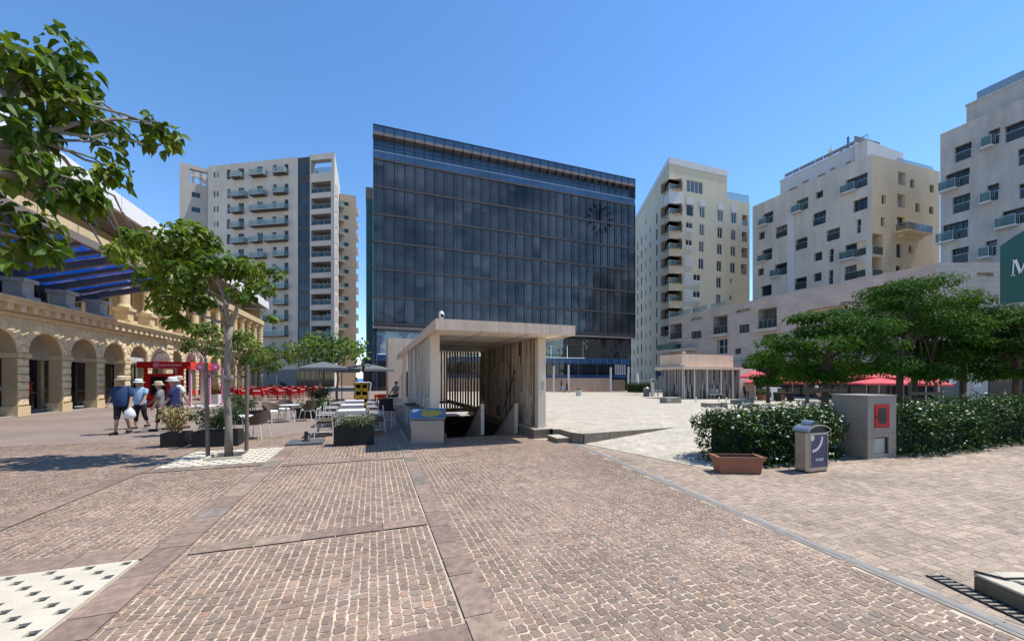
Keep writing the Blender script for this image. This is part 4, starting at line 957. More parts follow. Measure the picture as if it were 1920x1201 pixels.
mb.poly([(gr.x, gr.y, 5), (gr.x, gr.y, zt), (gr.x - 5, gr.y + 14, zt), (gr.x - 5, gr.y + 14, 5)], 'render_sand'); mb.poly([(gl.x, gl.y, 5), (gl.x, gl.y, zt), (gl.x + 12, gl.y + 4, zt), (gl.x + 12, gl.y + 4, 5)], 'render_grey')
mb.build('wall', gb)
for q, h in zip(WE, hs):
    if q[4]: fe.window(gb, h[:4], .4, q[4], 1, 'frame_grey', 'glass_dark', .07)
for h in hl: fe.railing(gb, h[0] + .02, h[2] - .02, h[1], 1.05, .03, 'rail_dark', 'rail_metal')
r = RR(fe, Z8, (956, 668, 1118, 722)); m2 = MB(); m2.mi('render_white'); c = [fe.pt(r[0], .004, r[1] - .1), fe.pt(r[2], .004, r[1] - .1), fe.pt(r[2], 1.3, r[1]), fe.pt(r[0], 1.3, r[1])]
fe.bx(m2, r[0], r[1] - .08, r[2], r[1] + .05, .004, 1.35, 'render_sand'); fe.bx(m2, r[0] + .5, r[1] - .55, r[2] - .6, r[1] - .08, .005, .6, 'render_sand'); b = m2.build('balcony', gb); rl = fe.railing(gb, r[0], r[2], r[1] + .05, 1.05, 1.28, 'rail_dark', 'rail_metal', 1.25, posts=4); rl.parent = b
# set-back penthouse
def ph(parent, f, s0, s1, z0, z1, back, mat, e=None):
    m = MB(); P = [f.pt(s0, -back, z0), f.pt(s1, -back, z0), f.pt(s1, -back, z1), f.pt(s0, -back, z1)]
    m.poly(P, mat); Q = [f.pt(s1, -back, z0), f.pt(s1, -back - 9, z0), f.pt(s1, -back - 9, z1), f.pt(s1, -back, z1)]; m.poly(Q, mat)
    Q = [f.pt(s0, -back, z0), f.pt(s0, -back - 9, z0), f.pt(s0, -back - 9, z1), f.pt(s0, -back, z1)]; m.poly(Q, mat)
    m.poly([f.pt(s0, -back, z1 - .02), f.pt(s1, -back, z1 - .02), f.pt(s1, -back - 9, z1 - .02), f.pt(s0, -back - 9, z1 - .02)], 'roof_grey')
    f.bx(m, s0 - .1, z1 - .25, s1 + .1, z1 + .05, -back - .02, -back + .06, mat)
    return m.build('penthouse', parent)
fp_ = Facade(f.pt(0, -2.0, 0).xy, f.pt(f.L, -2.0, 0).xy, 5, zt + 4); s0 = fp_.hit(1463)[0]; s1 = fp_.hit(1626)[0]; _, dd_ = fp_.hit(1626); zp = CZ + (HY - 262) * dd_ / F
ph(gb, f, s0, s1, zt - .3, zp, 2.0, 'render_white')
mb = MB(); f.bx(mb, s0 + .6, zp + .75, s1, zp + .85, -2.25, -2.15, 'rail_metal')
nb = 26
for k in range(nb + 1): a = lerp(s0 + .6, s1, k / nb); f.bx(mb, a - .03, zp, a + .03, zp + .8, -2.23, -2.17, 'rail_metal')
for k in range(9): a = lerp(s0 + .7, s1 - 1, k / 9); f.bx(mb, a, zp + .3, a + 1.1, zp + .72, -2.21, -2.19, 'band_tan')
mb.build('roof_railing', gb)
mb = MB(); e_s = 10.2
mb.poly([fe.pt(.9, -2.5, zt - .3), fe.pt(e_s, -2.5, zt - .3), fe.pt(e_s, -2.5, zp - .3), fe.pt(.9, -2.5, zp - .3)], 'render_white'); fe.bx(mb, .9, zp + .02, 6.2, zp + .9, -2.6, -2.5, 'band_tan'); fe.bx(mb, .9, zp - .3, e_s, zp, -2.6, -2.45, 'render_white'); mb.build('penthouse_side', gb)
fe.railing(gb, 6.3, fe.L - .4, zt - .2, 1.1, -.6, 'rail_glass_pale', 'rail_metal', posts=5)
mb = MB()
for px, hgt in ((1548, 1.7), (1552, 2.0), (1571, 1.2), (1583, 2.2)):
    a, d_ = fp_.hit(px); f.bx(mb, a - .1, zp, a + .12, zp + hgt, -3.0, -2.8, 'plastic_white' if hgt > 1.5 and px < 1560 else 'frame_grey')
mb.build('roof_mast', gb)
mb = MB()
for x0, y0, x1 in ((272, 432, 326), (360, 387, 400), (460, 345, 505), (538, 306, 570), (637, 265, 672)):
    mb = MB(); r = RR(f, Z8, (x0, y0 - 8, x1, y0 - 2)); f.bx(mb, r[0], r[1], r[2], r[1] + .3, -.02, .012, 'soffit_dark'); mb.build('vent_slot', gb)
mb = MB(); r = RR(f, Z8, (262, 560, 305, 1000)); f.bx(mb, r[0], 6, r[2], zt - 3.5, .003, .02, 'render_white'); mb.build('pale_strip', gb)

# =================== NEAR APARTMENT BLOCK (right edge) ===================
def Z5(x, y): return 1720 + x / 2.86, 100 + y / 2.86
nl_, n0 = at(1763, 0, 46.5), None
p0 = V((nl_.x, nl_.y)); fN = Facade((p0.x, p0.y), (p0.x, p0.y - 26), 4, CZ + 452 / F * 46.5)
nb_ = thing('apartment_block', 'streaky grey apartment block with glass balconies cut off by the picture edge', 'apartment block', (p0.x + 6, p0.y - 8, 8))
W5 = [(200, 488, 291, 572, 4, 'd'), (150, 632, 281, 718, 4, 'b'), (188, 760, 284, 850, 3, 'd'), (135, 907, 273, 998, 4, 'b'), (183, 1042, 275, 1124, 4, 'd'), (381, 408, 443, 490, 2, 'b'), (374, 702, 438, 790, 1, 'b'), (366, 1003, 428, 1085, 1, 'b'),
      (470, 365, 620, 455, 3, 'd'), (540, 500, 640, 590, 3, 'd'), (455, 830, 620, 915, 3, 'b'), (545, 690, 640, 770, 3, 'd')]
mb = MB(); punched(fN, Z5, W5, nb_, 'render_grey_streak', mb, .5)
mb.poly([(p0.x, p0.y, 4), (p0.x, p0.y, fN.z1), (p0.x + 14, p0.y, fN.z1), (p0.x + 14, p0.y, 4)], 'render_grey'); mb.poly([(p0.x, p0.y, fN.z1 - .1), (p0.x, p0.y - 26, fN.z1 - .1), (p0.x + 14, p0.y - 26, fN.z1 - .1), (p0.x + 14, p0.y, fN.z1 - .1)], 'roof_grey')
mb.build('wall', nb_)
mb = MB(); fN.bx(mb, 0, fN.z1, 26, fN.z1 + .25, -.3, .03, 'render_grey_streak'); mb.build('parapet', nb_)
s0 = Facade((p0.x + 2.2, p0.y), (p0.x + 2.2, p0.y - 26), 4, 40).hit(1812)[0]; d_ = on_a(1812, p0.x + 2.2)[1]; z1 = CZ + (HY - 197) * d_ / F
ph(nb_, fN, s0, 26, fN.z1 - .2, z1, 2.2, 'render_grey_streak'); fN.railing(nb_, s0 + .8, 25.5, z1, 1.0, -2.35, 'rail_dark', 'rail_metal', posts=20)
mb = MB()
for k in range(6): fN.bx(mb, s0 + .8, z1 + .12 + k * .14, 25.5, z1 + .15 + k * .14, -2.3, -2.26, 'rail_metal')
mb.build('roof_railing', nb_)
# =================== STONE CLAD PODIUM BUILDING ===================
def Z2(x, y): return 1200 + x / 4.0, 560 + y / 4.0
def Z3b(x, y): return 1400 + x / 3.69, 480 + y / 3.69
PA = 47.5; bF, dF = on_a(1254, PA); bN, dN = on_a(1757, PA); zP = CZ + 113.0 / F * dF
po = thing('terrace_building', 'low pinkish stone clad building with recessed balconies below the grey apartment blocks', 'low building', (PA + 6, (bF + bN) / 2, -1))
f = Facade((PA, bF), (PA, bN), -2, zP)
WP = [(Z2, 225, 188, 313, 300, 1.4, 'l'), (Z2, 385, 242, 461, 296, .25, 'w'), (Z2, 548, 128, 656, 258, 1.4, 'l'), (Z2, 578, 300, 656, 412, .5, 'W'), (Z2, 744, 193, 821, 254, .25, 'w'), (Z2, 885, 70, 1026, 215, 1.4, 'l'), (Z2, 712, 372, 757, 414, .4, 'w'),
      (Z2, 252, 338, 306, 384, .4, 'w'), (Z2, 920, 265, 1028, 330, .6, 'w'), (Z2, 385, 140, 466, 160, .5, 's'), (Z2, 722, 78, 824, 100, .5, 's'), (Z3b, 412, 352, 690, 400, 2.0, 't'), (Z3b, 830, 210, 915, 232, .5, 's')]
hs = []
for Z, x0, y0, x1, y1, d, k in WP: hs.append((*RR(f, Z, (x0, y0, x1, y1)), d) + (('cladding_a',) if k in 'ts' else ()))
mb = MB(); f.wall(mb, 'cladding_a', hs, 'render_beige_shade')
turn = V((PA, bN)); tdir = V((.94, -.34)).normalized(); f2 = Facade(turn, turn + tdir * 14, -2, zP + .02)
h2 = [(*RR(f2, Z3b, (1592, 114, 1712, 140)), .4, 'cladding_b'), (*RR(f2, Z3b, (1515, 243, 1646, 277)), .5, 'cladding_b')]
f2.wall(mb, 'cladding_b', h2)
mb.poly([f.pt(0, 0, zP - .5), f.pt(f.L, 0, zP - .5), f2.pt(f2.L, 0, zP - .5), (PA + 16, bN - 6, zP - .5), (PA + 16, bF, zP - .5)], 'roof_grey')
mb.poly([(PA, bF, -2), (PA, bF, zP), (PA + 14, bF + 1, zP), (PA + 14, bF + 1, -2)], 'cladding_b'); mb.build('wall', po)
for (Z, x0, y0, x1, y1, d, k), h in zip(WP, hs):
    if k in 'wW': f.window(po, h[:4], d - .03, 3 if k == 'w' else 2, 1 if k == 'w' else 2, 'frame_white' if k == 'W' else 'frame_dark', 'glass_curtain' if k == 'w' else 'glass_blue', .07)
    if k == 'l':
        f.window(po, (h[0] + .7 * 0, h[1], h[2], h[3]), 1.37, 4, 1, 'frame_grey', 'glass_curtain', .08); f.railing(po, h[0] + .02, h[2] - .02, h[1], 1.05, -.1, 'rail_dark', 'rail_metal', posts=5)
        m2 = MB(); f.bx(m2, h[0] - .25, h[1] - .5, h[2] + .25, h[1] - .12, .004, .5, 'render_beige'); m2.build('balcony_slab', po)
    if k == 't': m2 = MB(); f.bx(m2, h[0], h[1], h[2], h[1] + .8, -1.0, -.6, 'render_sand'); m2.build('terrace_parapet', po)
mb = MB(); f.bx(mb, -1.2, 6.0, 6.4, 6.4, .01, 1.6, 'render_beige'); f.bx(mb, -1.2, 2.4, 8.2, 2.8, .01, 2.2, 'render_beige_shade'); f.bx(mb, -1.0, -2, 5.5, 2.4, .3, .6, 'render_grey'); mb.build('terrace_slab', po)
f.railing(po, -1.1, 2.2, 6.4, 1.0, 1.5, 'rail_glass', 'rail_metal', 1.4)
mb = MB(); f.quad(mb, 8.4, -1.5, f.L - .02, 3.3, .03, 'glass_dark')
for k in range(16): a = lerp(8.5, f.L - .2, k / 15); f.bx(mb, a - .06, -1.5, a + .06, 3.3, .035, .12, 'frame_dark')
f.bx(mb, 8.3, 3.3, f.L, 3.9, .01, 1.2, 'cladding_a'); mb.build('shop_front', po)
mb = MB()
for (x0, x1, m_) in ((.3, 2.4, 'panel_slate'), (2.5, 4.4, 'render_grey'), (4.5, 7.4, 'glass_dark'), (7.6, 11, 'panel_slate')): f2.bx(mb, x0, -1.6, x1, 3.4, .01, .14, m_); mb.build('shop_front', po); mb = MB()
for k in range(6): f2.bx(mb, 2.8, 2.2 + k * .14, 3.8, 2.26 + k * .14, .15, .18, 'frame_dark')
mb.build('air_grille', po)
for k in range(3):
    mb = MB(); r = (4.0 + 5.5 * k, 0); z = zP - .02; f.railing(po, lerp(0, f.L, .04 + .1 * k), lerp(0, f.L, .12 + .1 * k), zP, .9, -.8, 'rail_glass_pale', 'rail_metal')
for s, z, lab in ((.9, 1.25, 'white paper notice on the slate panel behind the hedge'), (3.1, .95, 'square white notice on the grey wall beside the dark shop')):
    q_ = f2.pt(s, .15, z); t = thing('notice', lab, 'notice', q_, 0, 'notices on the shop wall'); mb = MB(); f2.bx(mb, s, z, s + .62, z + .42, .145, .165, 'plastic_white'); mb.build('board', t)
    mb = MB(); [f2.bx(mb, s + .14, z + .12 + .08 * j, s + .46, z + .14 + .08 * j, .166, .169, 'frame_grey') for j in range(3)]; mb.build('print', t)
# green shop sign with its M
mk('sign_green', (.006, .085, .058), .35, var=.05); mk('letter_white', (.78, .78, .74), .4, var=0)
sa = 44.0; b0, d0 = on_a(1875, sa); b1 = b0 - 9.0
zt_, zb_ = CZ + (HY - 462) * d0 / F, CZ + (HY - 570) * d0 / F
sg = thing('shop_sign', 'big dark green shop sign with a curved top and a white letter M', 'sign', (sa, b0 - 4, zb_))
n = 16; top = []
for k in range(n + 1): t_ = k / n; top.append((b0 - 9 * t_, zt_ + 1.7 * math.sin(math.pi * min(1, t_ * 1.0 + .0)) ** .8))
mb = MB()
for side, aa in ((0, sa), (1, sa + .35)):
    for k in range(n): (p, zq), (r, zr) = top[k], top[k + 1]; mb.poly([(aa, p, zb_), (aa, r, zb_), (aa, r, zr), (aa, p, zq)], 'sign_green')
for k in range(n): (p, zq), (r, zr) = top[k], top[k + 1]; mb.poly([(sa, p, zq), (sa, r, zr), (sa + .35, r, zr), (sa + .35, p, zq)], 'sign_green'); 
mb.poly([(sa, b0, zb_), (sa, b0, zt_), (sa + .35, b0, zt_), (sa + .35, b0, zb_)], 'sign_green'); mb.poly([(sa, b0, zb_), (sa + .35, b0, zb_), (sa + .35, b1, zb_), (sa, b1, zb_)], 'sign_green'); mb.build('board', sg)
bl, _ = on_a(1896, sa); br_, _ = on_a(1934, sa); zl, zh = CZ + (HY - 521) * d0 / F, CZ + (HY - 491) * d0 / F
fS = Facade((sa, bl), (sa, br_), zl, zh); mb = MB()
def stroke(x0, y0, x1, y1, w):
    p = fS.pt(fS.L * x0, .03, lerp(zl, zh, y0)); q_ = fS.pt(fS.L * x1, .03, lerp(zl, zh, y1)); dv = V((*fS.u, 0)) * (w * fS.L / 2)
    i = [p - dv, p + dv, q_ + dv, q_ - dv]; o = V((*fS.n, 0)) * .04; mb.poly([v + o for v in i], 'letter_white')
    for a_, b_ in zip(i, i[1:] + i[:1]): mb.poly([a_, b_, b_ + o, a_ + o], 'letter_white')
stroke(.10, 0, .16, 1, .06); stroke(.84, 0, .84, 1, .14); stroke(.22, 1, .5, .06, .15); stroke(.80, 1, .5, .06, .07); stroke(.11, 0, .11, .05, .22); stroke(.84, 0, .84, .05, .26); stroke(.86, .95, .86, 1, .22); stroke(.18, .95, .18, 1, .2)
mb.build('letter', sg)
mb = MB(); mb.box(sa + .36, b0 - 4.2, zb_ + 1, PA + 6, b0 - 3.9, zb_ + 1.4, 'frame_grey'); mb.box(sa + .36, b0 - 8, zb_ + 1, PA + 8, b0 - 7.7, zb_ + 1.4, 'frame_grey'); mb.build('bracket', sg)

# =================== ARCADE ===================
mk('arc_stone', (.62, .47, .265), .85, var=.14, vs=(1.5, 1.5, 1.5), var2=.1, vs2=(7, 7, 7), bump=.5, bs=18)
mk('arc_rustic', (.68, .53, .32), .9, var=.18, vs=(3, 3, 3), var2=.12, vs2=(12, 12, 12), bump=.9, bs=22)
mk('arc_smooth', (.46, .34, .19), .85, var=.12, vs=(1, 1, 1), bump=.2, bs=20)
mk('stone_grey', (.40, .40, .40), .8, var=.1); mk('shop_panel', (.50, .48, .47), .7, var=.05)
mk('fascia_white', (.78, .77, .75), .6, var=.04); mk('roof_soffit', (.33, .27, .215), .8, var=.06, vs=(.5, .5, .5)); mk('beam_grey', (.12, .115, .11), .5, .2, var=.1)
mk_glass('shop_glass', (.014, .014, .016), .08, var=.6, vs=(1.2, 1.2, 1.2))
m, nt, b = new_mat('blue_glass'); setb(b, Base_Color=(.008, .06, .30, 1), Roughness=.1)
tr = nn(nt, 'ShaderNodeBsdfTranslucent'); tr.inputs[0].default_value = (.004, .06, .38, 1); mx = nn(nt, 'ShaderNodeMixShader'); mx.inputs[0].default_value = .55
nt.links.new(b.outputs[0], mx.inputs[1]); nt.links.new(tr.outputs[0], mx.inputs[2]); nt.links.new(mx.outputs[0], nt.nodes['Material Output'].inputs['Surface'])
AF = -15.2; PITCH = 2.655; piers = [24.3 + PITCH * k for k in range(-3, 16)]; PWD = .6; SPR = 2.87; ZC = 4.5
ar = thing('arcade_building', 'long honey stone arcade with rough arches and columns above', 'arcade', (AF - 3, 38, 0))
def rough(mb, c, u, v, w, mat='arc_rustic', j=.18):
    """quarry-faced block: front face (along +w) pushed out into a jittered pillow"""
    c, u, v, w = V(c), V(u), V(v), V(w); i = len(mb.v); k = mb.mi(mat)
    R_ = lambda: random.uniform(1 - j, 1 + j)
    for dz, sc in ((-1, 1.0), (.35, .98), (1, .66)):
        for dx, dy in ((-1, -1), (1, -1), (1, 1), (-1, 1)):
            jj = R_() if dz > -1 else 1; mb.v.append(tuple(c + u * dx * sc * (jj if dz == 1 else 1) + v * dy * sc * (jj if dz == 1 else 1) + w * dz * (R_() if dz == 1 else 1)))
    for r in (0, 4):
        for t in range(4): mb.f.append((i + r + t, i + r + (t + 1) % 4, i + r + 4 + (t + 1) % 4, i + r + 4 + t)); mb.m.append(k)
    mb.f.append((i + 8, i + 9, i + 10, i + 11)); mb.m.append(k)
wall = MB(); bossed = MB()
for p in piers:
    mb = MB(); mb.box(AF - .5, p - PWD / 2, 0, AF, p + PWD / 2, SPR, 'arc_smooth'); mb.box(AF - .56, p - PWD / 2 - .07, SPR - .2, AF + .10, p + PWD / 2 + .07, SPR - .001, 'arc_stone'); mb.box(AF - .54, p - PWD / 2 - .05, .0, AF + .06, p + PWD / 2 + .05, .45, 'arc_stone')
    for k in range(6): z = .47 + k * .365; rough(mb, (AF, p, z + .175), (0, PWD / 2 - .01, 0), (0, 0, .170), (.10, 0, 0))
    mb.build('pier', ar)
R = (PITCH - PWD) / 2
for p, q_ in zip(piers, piers[1:]):
    cb_ = (p + q_) / 2; N = 14; arc = [(cb_ - R * math.cos(math.pi * k / N), SPR + R * math.sin(math.pi * k / N)) for k in range(N + 1)]
    for (y0, z0), (y1, z1) in zip(arc, arc[1:]):
        wall.poly([(AF, y0, z0), (AF, y1, z1), (AF, y1, ZC), (AF, y0, ZC)], 'arc_stone')
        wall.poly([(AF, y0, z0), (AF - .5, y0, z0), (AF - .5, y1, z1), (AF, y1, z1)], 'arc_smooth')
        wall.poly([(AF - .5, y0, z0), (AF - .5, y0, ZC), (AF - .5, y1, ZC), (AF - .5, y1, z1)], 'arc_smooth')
    for k in range(11):
        an = math.pi * (k + .5) / 11; c, s = -math.cos(an), math.sin(an); rr = R + .26
        rough(bossed, (AF, cb_ + c * rr, SPR + s * rr), (0, -s * (R * math.pi / 22 + .02), c * (R * math.pi / 22 + .02)), (0, c * .24, s * .24), (.07, 0, 0), j=.25)
for p in piers:
    wall.box(AF - .5, p - PWD / 2, SPR, AF, p + PWD / 2, ZC, 'arc_stone', skip='lr' if 0 else '')
    rough(bossed, (AF + .001, p, SPR + .2), (0, PWD / 2 - .05, 0), (0, 0, .18), (.09, 0, 0)); rough(bossed, (AF + .001, p, SPR + .62), (0, .17, 0), (0, 0, .2), (.09, 0, 0))
wall.build('arcade_wall', ar); bossed.build('arch_stones', ar)
Y0, Y1 = piers[0] - .3, piers[-1] + .3
mb = MB(); mb.box(AF - .5, Y0, ZC, AF + .10, Y1, ZC + .16, 'arc_stone'); mb.box(AF - .5, Y0, ZC + .16, AF + .03, Y1, ZC + .5, 'arc_smooth'); mb.box(AF - 2.2, Y0, ZC + .5, AF + .52, Y1, ZC + .66, 'arc_stone'); mb.box(AF - 2.2, Y0, ZC + .66, AF + .60, Y1, ZC + .80, 'arc_stone')
y = Y0 + .2
while y < Y1: mb.box(AF + .031, y, ZC + .20, AF + .44, y + .30, ZC + .499, 'arc_rustic'); y += PITCH / 4
mb.build('cornice', ar)
ZU = ZC + .8; WA = AF - 1.9
mb = MB(); mb.box(WA - .3, Y0, ZU, WA, Y1, 11.6, 'arc_smooth'); mb.box(WA - .2, Y0, 9.1, AF + .1, Y1, 9.3, 'arc_stone'); mb.box(WA, Y0, 9.3, AF + .35, Y1, 9.9, 'arc_stone'); mb.build('upper_wall', ar)
for p, q_ in zip(piers, piers[1:]):
    mb = MB(); c = (p + q_) / 2; mb.box(WA + .003, c - .55, ZU + .5, WA + .03, c + .55, ZU + 2.9, 'shop_glass'); mb.box(WA + .031, c - .03, ZU + .5, WA + .06, c + .03, ZU + 2.9, 'spandrel_brown')
    for s in (-.6, .6): mb.box(WA + .003, c + s - .06, ZU + .4, WA + .10, c + s + .06, ZU + 3.0, 'arc_stone')
    mb.build('upper_window', ar)
for p in piers:
    covered = p < 30.5; st = 'stone_grey' if covered else 'arc_stone'
    if abs(p - 38.0) < 1.3 or p > 62.5:
        mb = MB()
        for k in range(24): rough(mb, (AF + .05, p, .2 + k * .4), (0, .48, 0), (0, 0, .19), (.16, 0, 0))
        mb.box(AF - .5, p - .45, ZU, AF + .02, p + .45, 9.6, 'arc_stone'); mb.build('rustic_pilaster', ar); continue
    mb = MB(); c = AF - .15; mb.box(c - .42, p - .42, ZU, c + .52, p + .42, ZU + .2, st); mb.box(c - .32, p - .32, ZU + .2, c + .34, p + .32, ZU + .82, st); mb.box(c - .42, p - .42, ZU + .82, c + .46, p + .42, ZU + 1.0, st); pd = mb.build('pedestal', ar)
    if not covered:
        mb = MB(); mb.lathe([(.40, 0), (.40, .10), (.33, .16), (.30, .3), (.29, 1.4), (.25, 2.35), (.27, 2.4), (.36, 2.55), (.38, 2.76)], 'arc_stone', (c, p, ZU + 1.0), 18); mb.build('column', ar, smooth=True)
# inside of the arcade: floor, shop fronts
mb = MB(); mb.box(AF - 2.7, Y0, 0, AF - .05, Y1, .02, 'slab_grey'); mb.box(AF - 2.7, Y0, ZC - .01, AF - .51, Y1, ZC + .1, 'arc_smooth'); mb.box(AF - 2.9, Y0, 2.75, AF - 2.3, Y1, ZC - .02, 'shop_panel'); mb.build('passage', ar)
for i_, (p, q_) in enumerate(zip(piers, piers[1:])):
    mb = MB(); c = AF - 2.7; mb.box(c, p + .12, .03, c + .05, q_ - .12, 2.74, 'shop_glass'); mb.box(c - .1, p - .12, .03, c + .2, p + .12, 2.74, 'arc_smooth' if i_ % 2 else 'frame_dark'); mb.box(c + .051, (p + q_) / 2 - .03, .03, c + .1, (p + q_) / 2 + .03, 2.74, 'frame_dark'); mb.box(c + .051, p + .13, .9, c + .08, q_ - .13, .96, 'frame_grey'); mb.build('shop_window', ar)
mb = MB(); mb.box(-34, Y0, ZC + .2, WA - .31, Y1, 11.6, 'arc_smooth'); mb.box(-34, Y1 - .3, 0, AF - .02, Y1, 11.6, 'arc_stone'); mb.build('body', ar)
# big flat roof with white edge
t = thing('overhanging_roof', 'huge flat roof with a bright white edge over the stone arcade', 'roof', (-20, 28, 11.7))
mb = MB(); mb.box(-14.4, -6, 11.65, -14.2, 64.2, 12.65, 'fascia_white'); mb.box(-34, 64.0, 11.65, -14.401, 64.2, 12.65, 'fascia_white')
for k in range(13): mb.box(-14.199, -4 + 4.8 * k, 11.65, -14.194, -3.985 + 4.8 * k, 12.65, 'beam_grey')
mb.build('fascia', t); mb = MB(); mb.box(-34, -6, 11.70, -14.41, 63.99, 12.4, 'roof_soffit'); mb.build('soffit', t)
# blue glass canopy
cn = thing('glass_canopy', 'blue glass canopy on dark grey beams below the white edged roof', 'canopy', (-14.5, 20, 6.5))
ya = [29.75 - PITCH * k for k in range(11)]
def cz(a): return 6.35 + (a + 16.2) * (7.55 - 6.35) / 4.3
for y in ya:
    mb = MB(); mb.bar((-16.4, y, cz(-16.4)), (-11.9, y, cz(-11.9)), .24, .30, 'beam_grey'); mb.build('beam', cn)
    if y < 29: mb = MB(); mb.bar((-16.4, y + PITCH / 2, cz(-16.4)), (-11.9, y + PITCH / 2, cz(-11.9)), .16, .18, 'beam_grey'); mb.build('beam', cn)
    mb = MB(); mb.box(-15.5, y - .09, ZU + 1.0, -15.3, y + .09, cz(-15.4) - .1, 'beam_grey'); mb.build('strut', cn)
for y0, y1 in zip(ya, ya[1:]):
    mb = MB(); d = .24
    for k in range(3):
        a0, a1 = -16.3 + 1.48 * k, -16.3 + 1.48 * (k + 1) - .05
        mb.poly([(a0, y1 + .03, cz(a0) + d), (a1, y1 + .03, cz(a1) + d), (a1, y0 - .03, cz(a1) + d), (a0, y0 - .03, cz(a0) + d)], 'blue_glass')
    mb.build('glass_pane', cn)
mb = MB(); mb.bar((-11.8, ya[-1], cz(-11.8) + .1), (-11.8, ya[0] + .2, cz(-11.8) + .1), .2, .34, 'band_tan'); mb.build('edge_beam', cn)
for y in ya: mb = MB(); mb.bar((-12.2, y, cz(-12.2) + .2), (-14.3, y, 11.9), .06, .06, 'beam_grey'); mb.build('hanger', cn)
# =================== TREES, HEDGES, POTS ===================
mk_attr('leaf_broad', .5, 0, transl=.34, spec=.25, var=0); mk_attr('leaf_fine', .65, 0, transl=.2, spec=.12, var=0); mk_attr('leaf_hedge', .55, 0, transl=.12, spec=.2, var=0); mk_attr('petal', .6, 0, transl=.2, var=0); mk_attr('leaf_dry', .8, 0, transl=.2, var=0)
mk('bark_pale', (.21, .185, .15), .9, var=.3, vs=(6, 6, 3), bump=.6, bs=35); mk('bark_dark', (.095, .07, .055), .9, var=.3, vs=(7, 7, 2), bump=.8, bs=30)
mk('stake_wood', (.15, .115, .085), .85, var=.3, vs=(9, 9, 1.5), bump=.4, bs=30); mk('rope', (.35, .31, .25), .9, var=.1); mk('twig', (.12, .09, .06), .9, var=.2)
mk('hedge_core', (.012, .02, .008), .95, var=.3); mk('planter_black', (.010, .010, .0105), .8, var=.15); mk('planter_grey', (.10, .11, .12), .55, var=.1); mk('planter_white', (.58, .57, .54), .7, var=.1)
mk('terracotta', (.27, .105, .058), .65, var=.12, vs=(4, 4, 4), bump=.15, bs=30)
def leaf_cloud(name, clusters, n, size, aspect, base, parent, mat, droop=.3, hue=.25, up=.55, cup=.25, fan=False):
    """n folded leaves spread through ellipsoid clusters (c, (rx,ry,rz), weight)"""
    C = np.array([tuple(c) for c, r, w in clusters]); R = np.array([r if hasattr(r, '__len__') else (r, r, r * .8) for c, r, w in clusters]); w = np.array([w for *_, w in clusters], float)
    k = RNG.choice(len(C), n, p=w / w.sum())
    d = RNG.normal(size=(n, 3)); d /= np.linalg.norm(d, axis=1)[:, None]; rad = RNG.uniform(.12, 1, n) ** .45
    P = C[k] + d * R[k] * rad[:, None]
    nrm = d * .75 + np.array([0, 0, up]) + RNG.normal(0, .45, (n, 3)); nrm /= np.linalg.norm(nrm, axis=1)[:, None]
    dr = d.copy(); dr[:, 2] -= droop; dr += RNG.normal(0, .55, (n, 3)); t = dr - nrm * (dr * nrm).sum(1)[:, None]; t /= np.linalg.norm(t, axis=1)[:, None]; s = np.cross(nrm, t)
    L = size * RNG.uniform(.6, 1.25, n)[:, None]; W = L * aspect
    # two-quad folded leaf with a drooping tip, 6 corners: base, left, left-tip, tip, right-tip, right
    dz_ = np.array([0, 0, 1.0]); rows = []
    prof = ((0, .10, 0), (.16, .80, 0), (.45, 1.0, .03), (.76, .62, .12), (1.0, .04, .30)) if fan else ((0, .05, 0), (.32, 1.0, 0), (.72, .72, .06), (1, .05, .2))
    for u_, w_, dp in prof:
        mid = P + t * L * u_ - dz_ * L * dp * droop * 1.6; rows.append((mid + s * W * .5 * w_ + nrm * W * cup * w_, mid, mid - s * W * .5 * w_ + nrm * W * cup * w_))
    qs = []
    for r0_, r1_ in zip(rows, rows[1:]): qs += [r0_[0], r1_[0], r1_[1], r0_[1], r0_[1], r1_[1], r1_[2], r0_[2]]
    vs = np.stack(qs, 1).reshape(-1, 3); nq = (len(prof) - 1) * 2
    cb_ = RNG.uniform(.72, 1.32, len(C)); col = np.array(base)[None, :] * RNG.uniform(1 - hue, 1 + hue, (n, 1)) * cb_[k][:, None]; col[:, 0] *= np.clip(cb_[k], .85, 1.12); col[:, 0] *= RNG.uniform(.78, 1.15, n); col[:, 2] *= RNG.uniform(.6, 1.2, n)
    return np_mesh(name, vs, 4, mat, np.repeat(np.clip(col, .004, .9), nq, 0), parent)
def limb(mb, p, q, r0, r1, mat, wob=.12, n=5):
    p, q = V(p), V(q); L = (q - p).length; pts = []
    for k in range(n + 1):
        t = k / n; v = p.lerp(q, t); v.z += math.sin(math.pi * t) * L * .06
        if 0 < k < n: v += V((random.uniform(-1, 1), random.uniform(-1, 1), random.uniform(-1, 1))) * L * wob * .35
        pts.append(v)
    mb.tube(pts, [lerp(r0, r1, k / n) for k in range(n + 1)], mat, 7); return pts
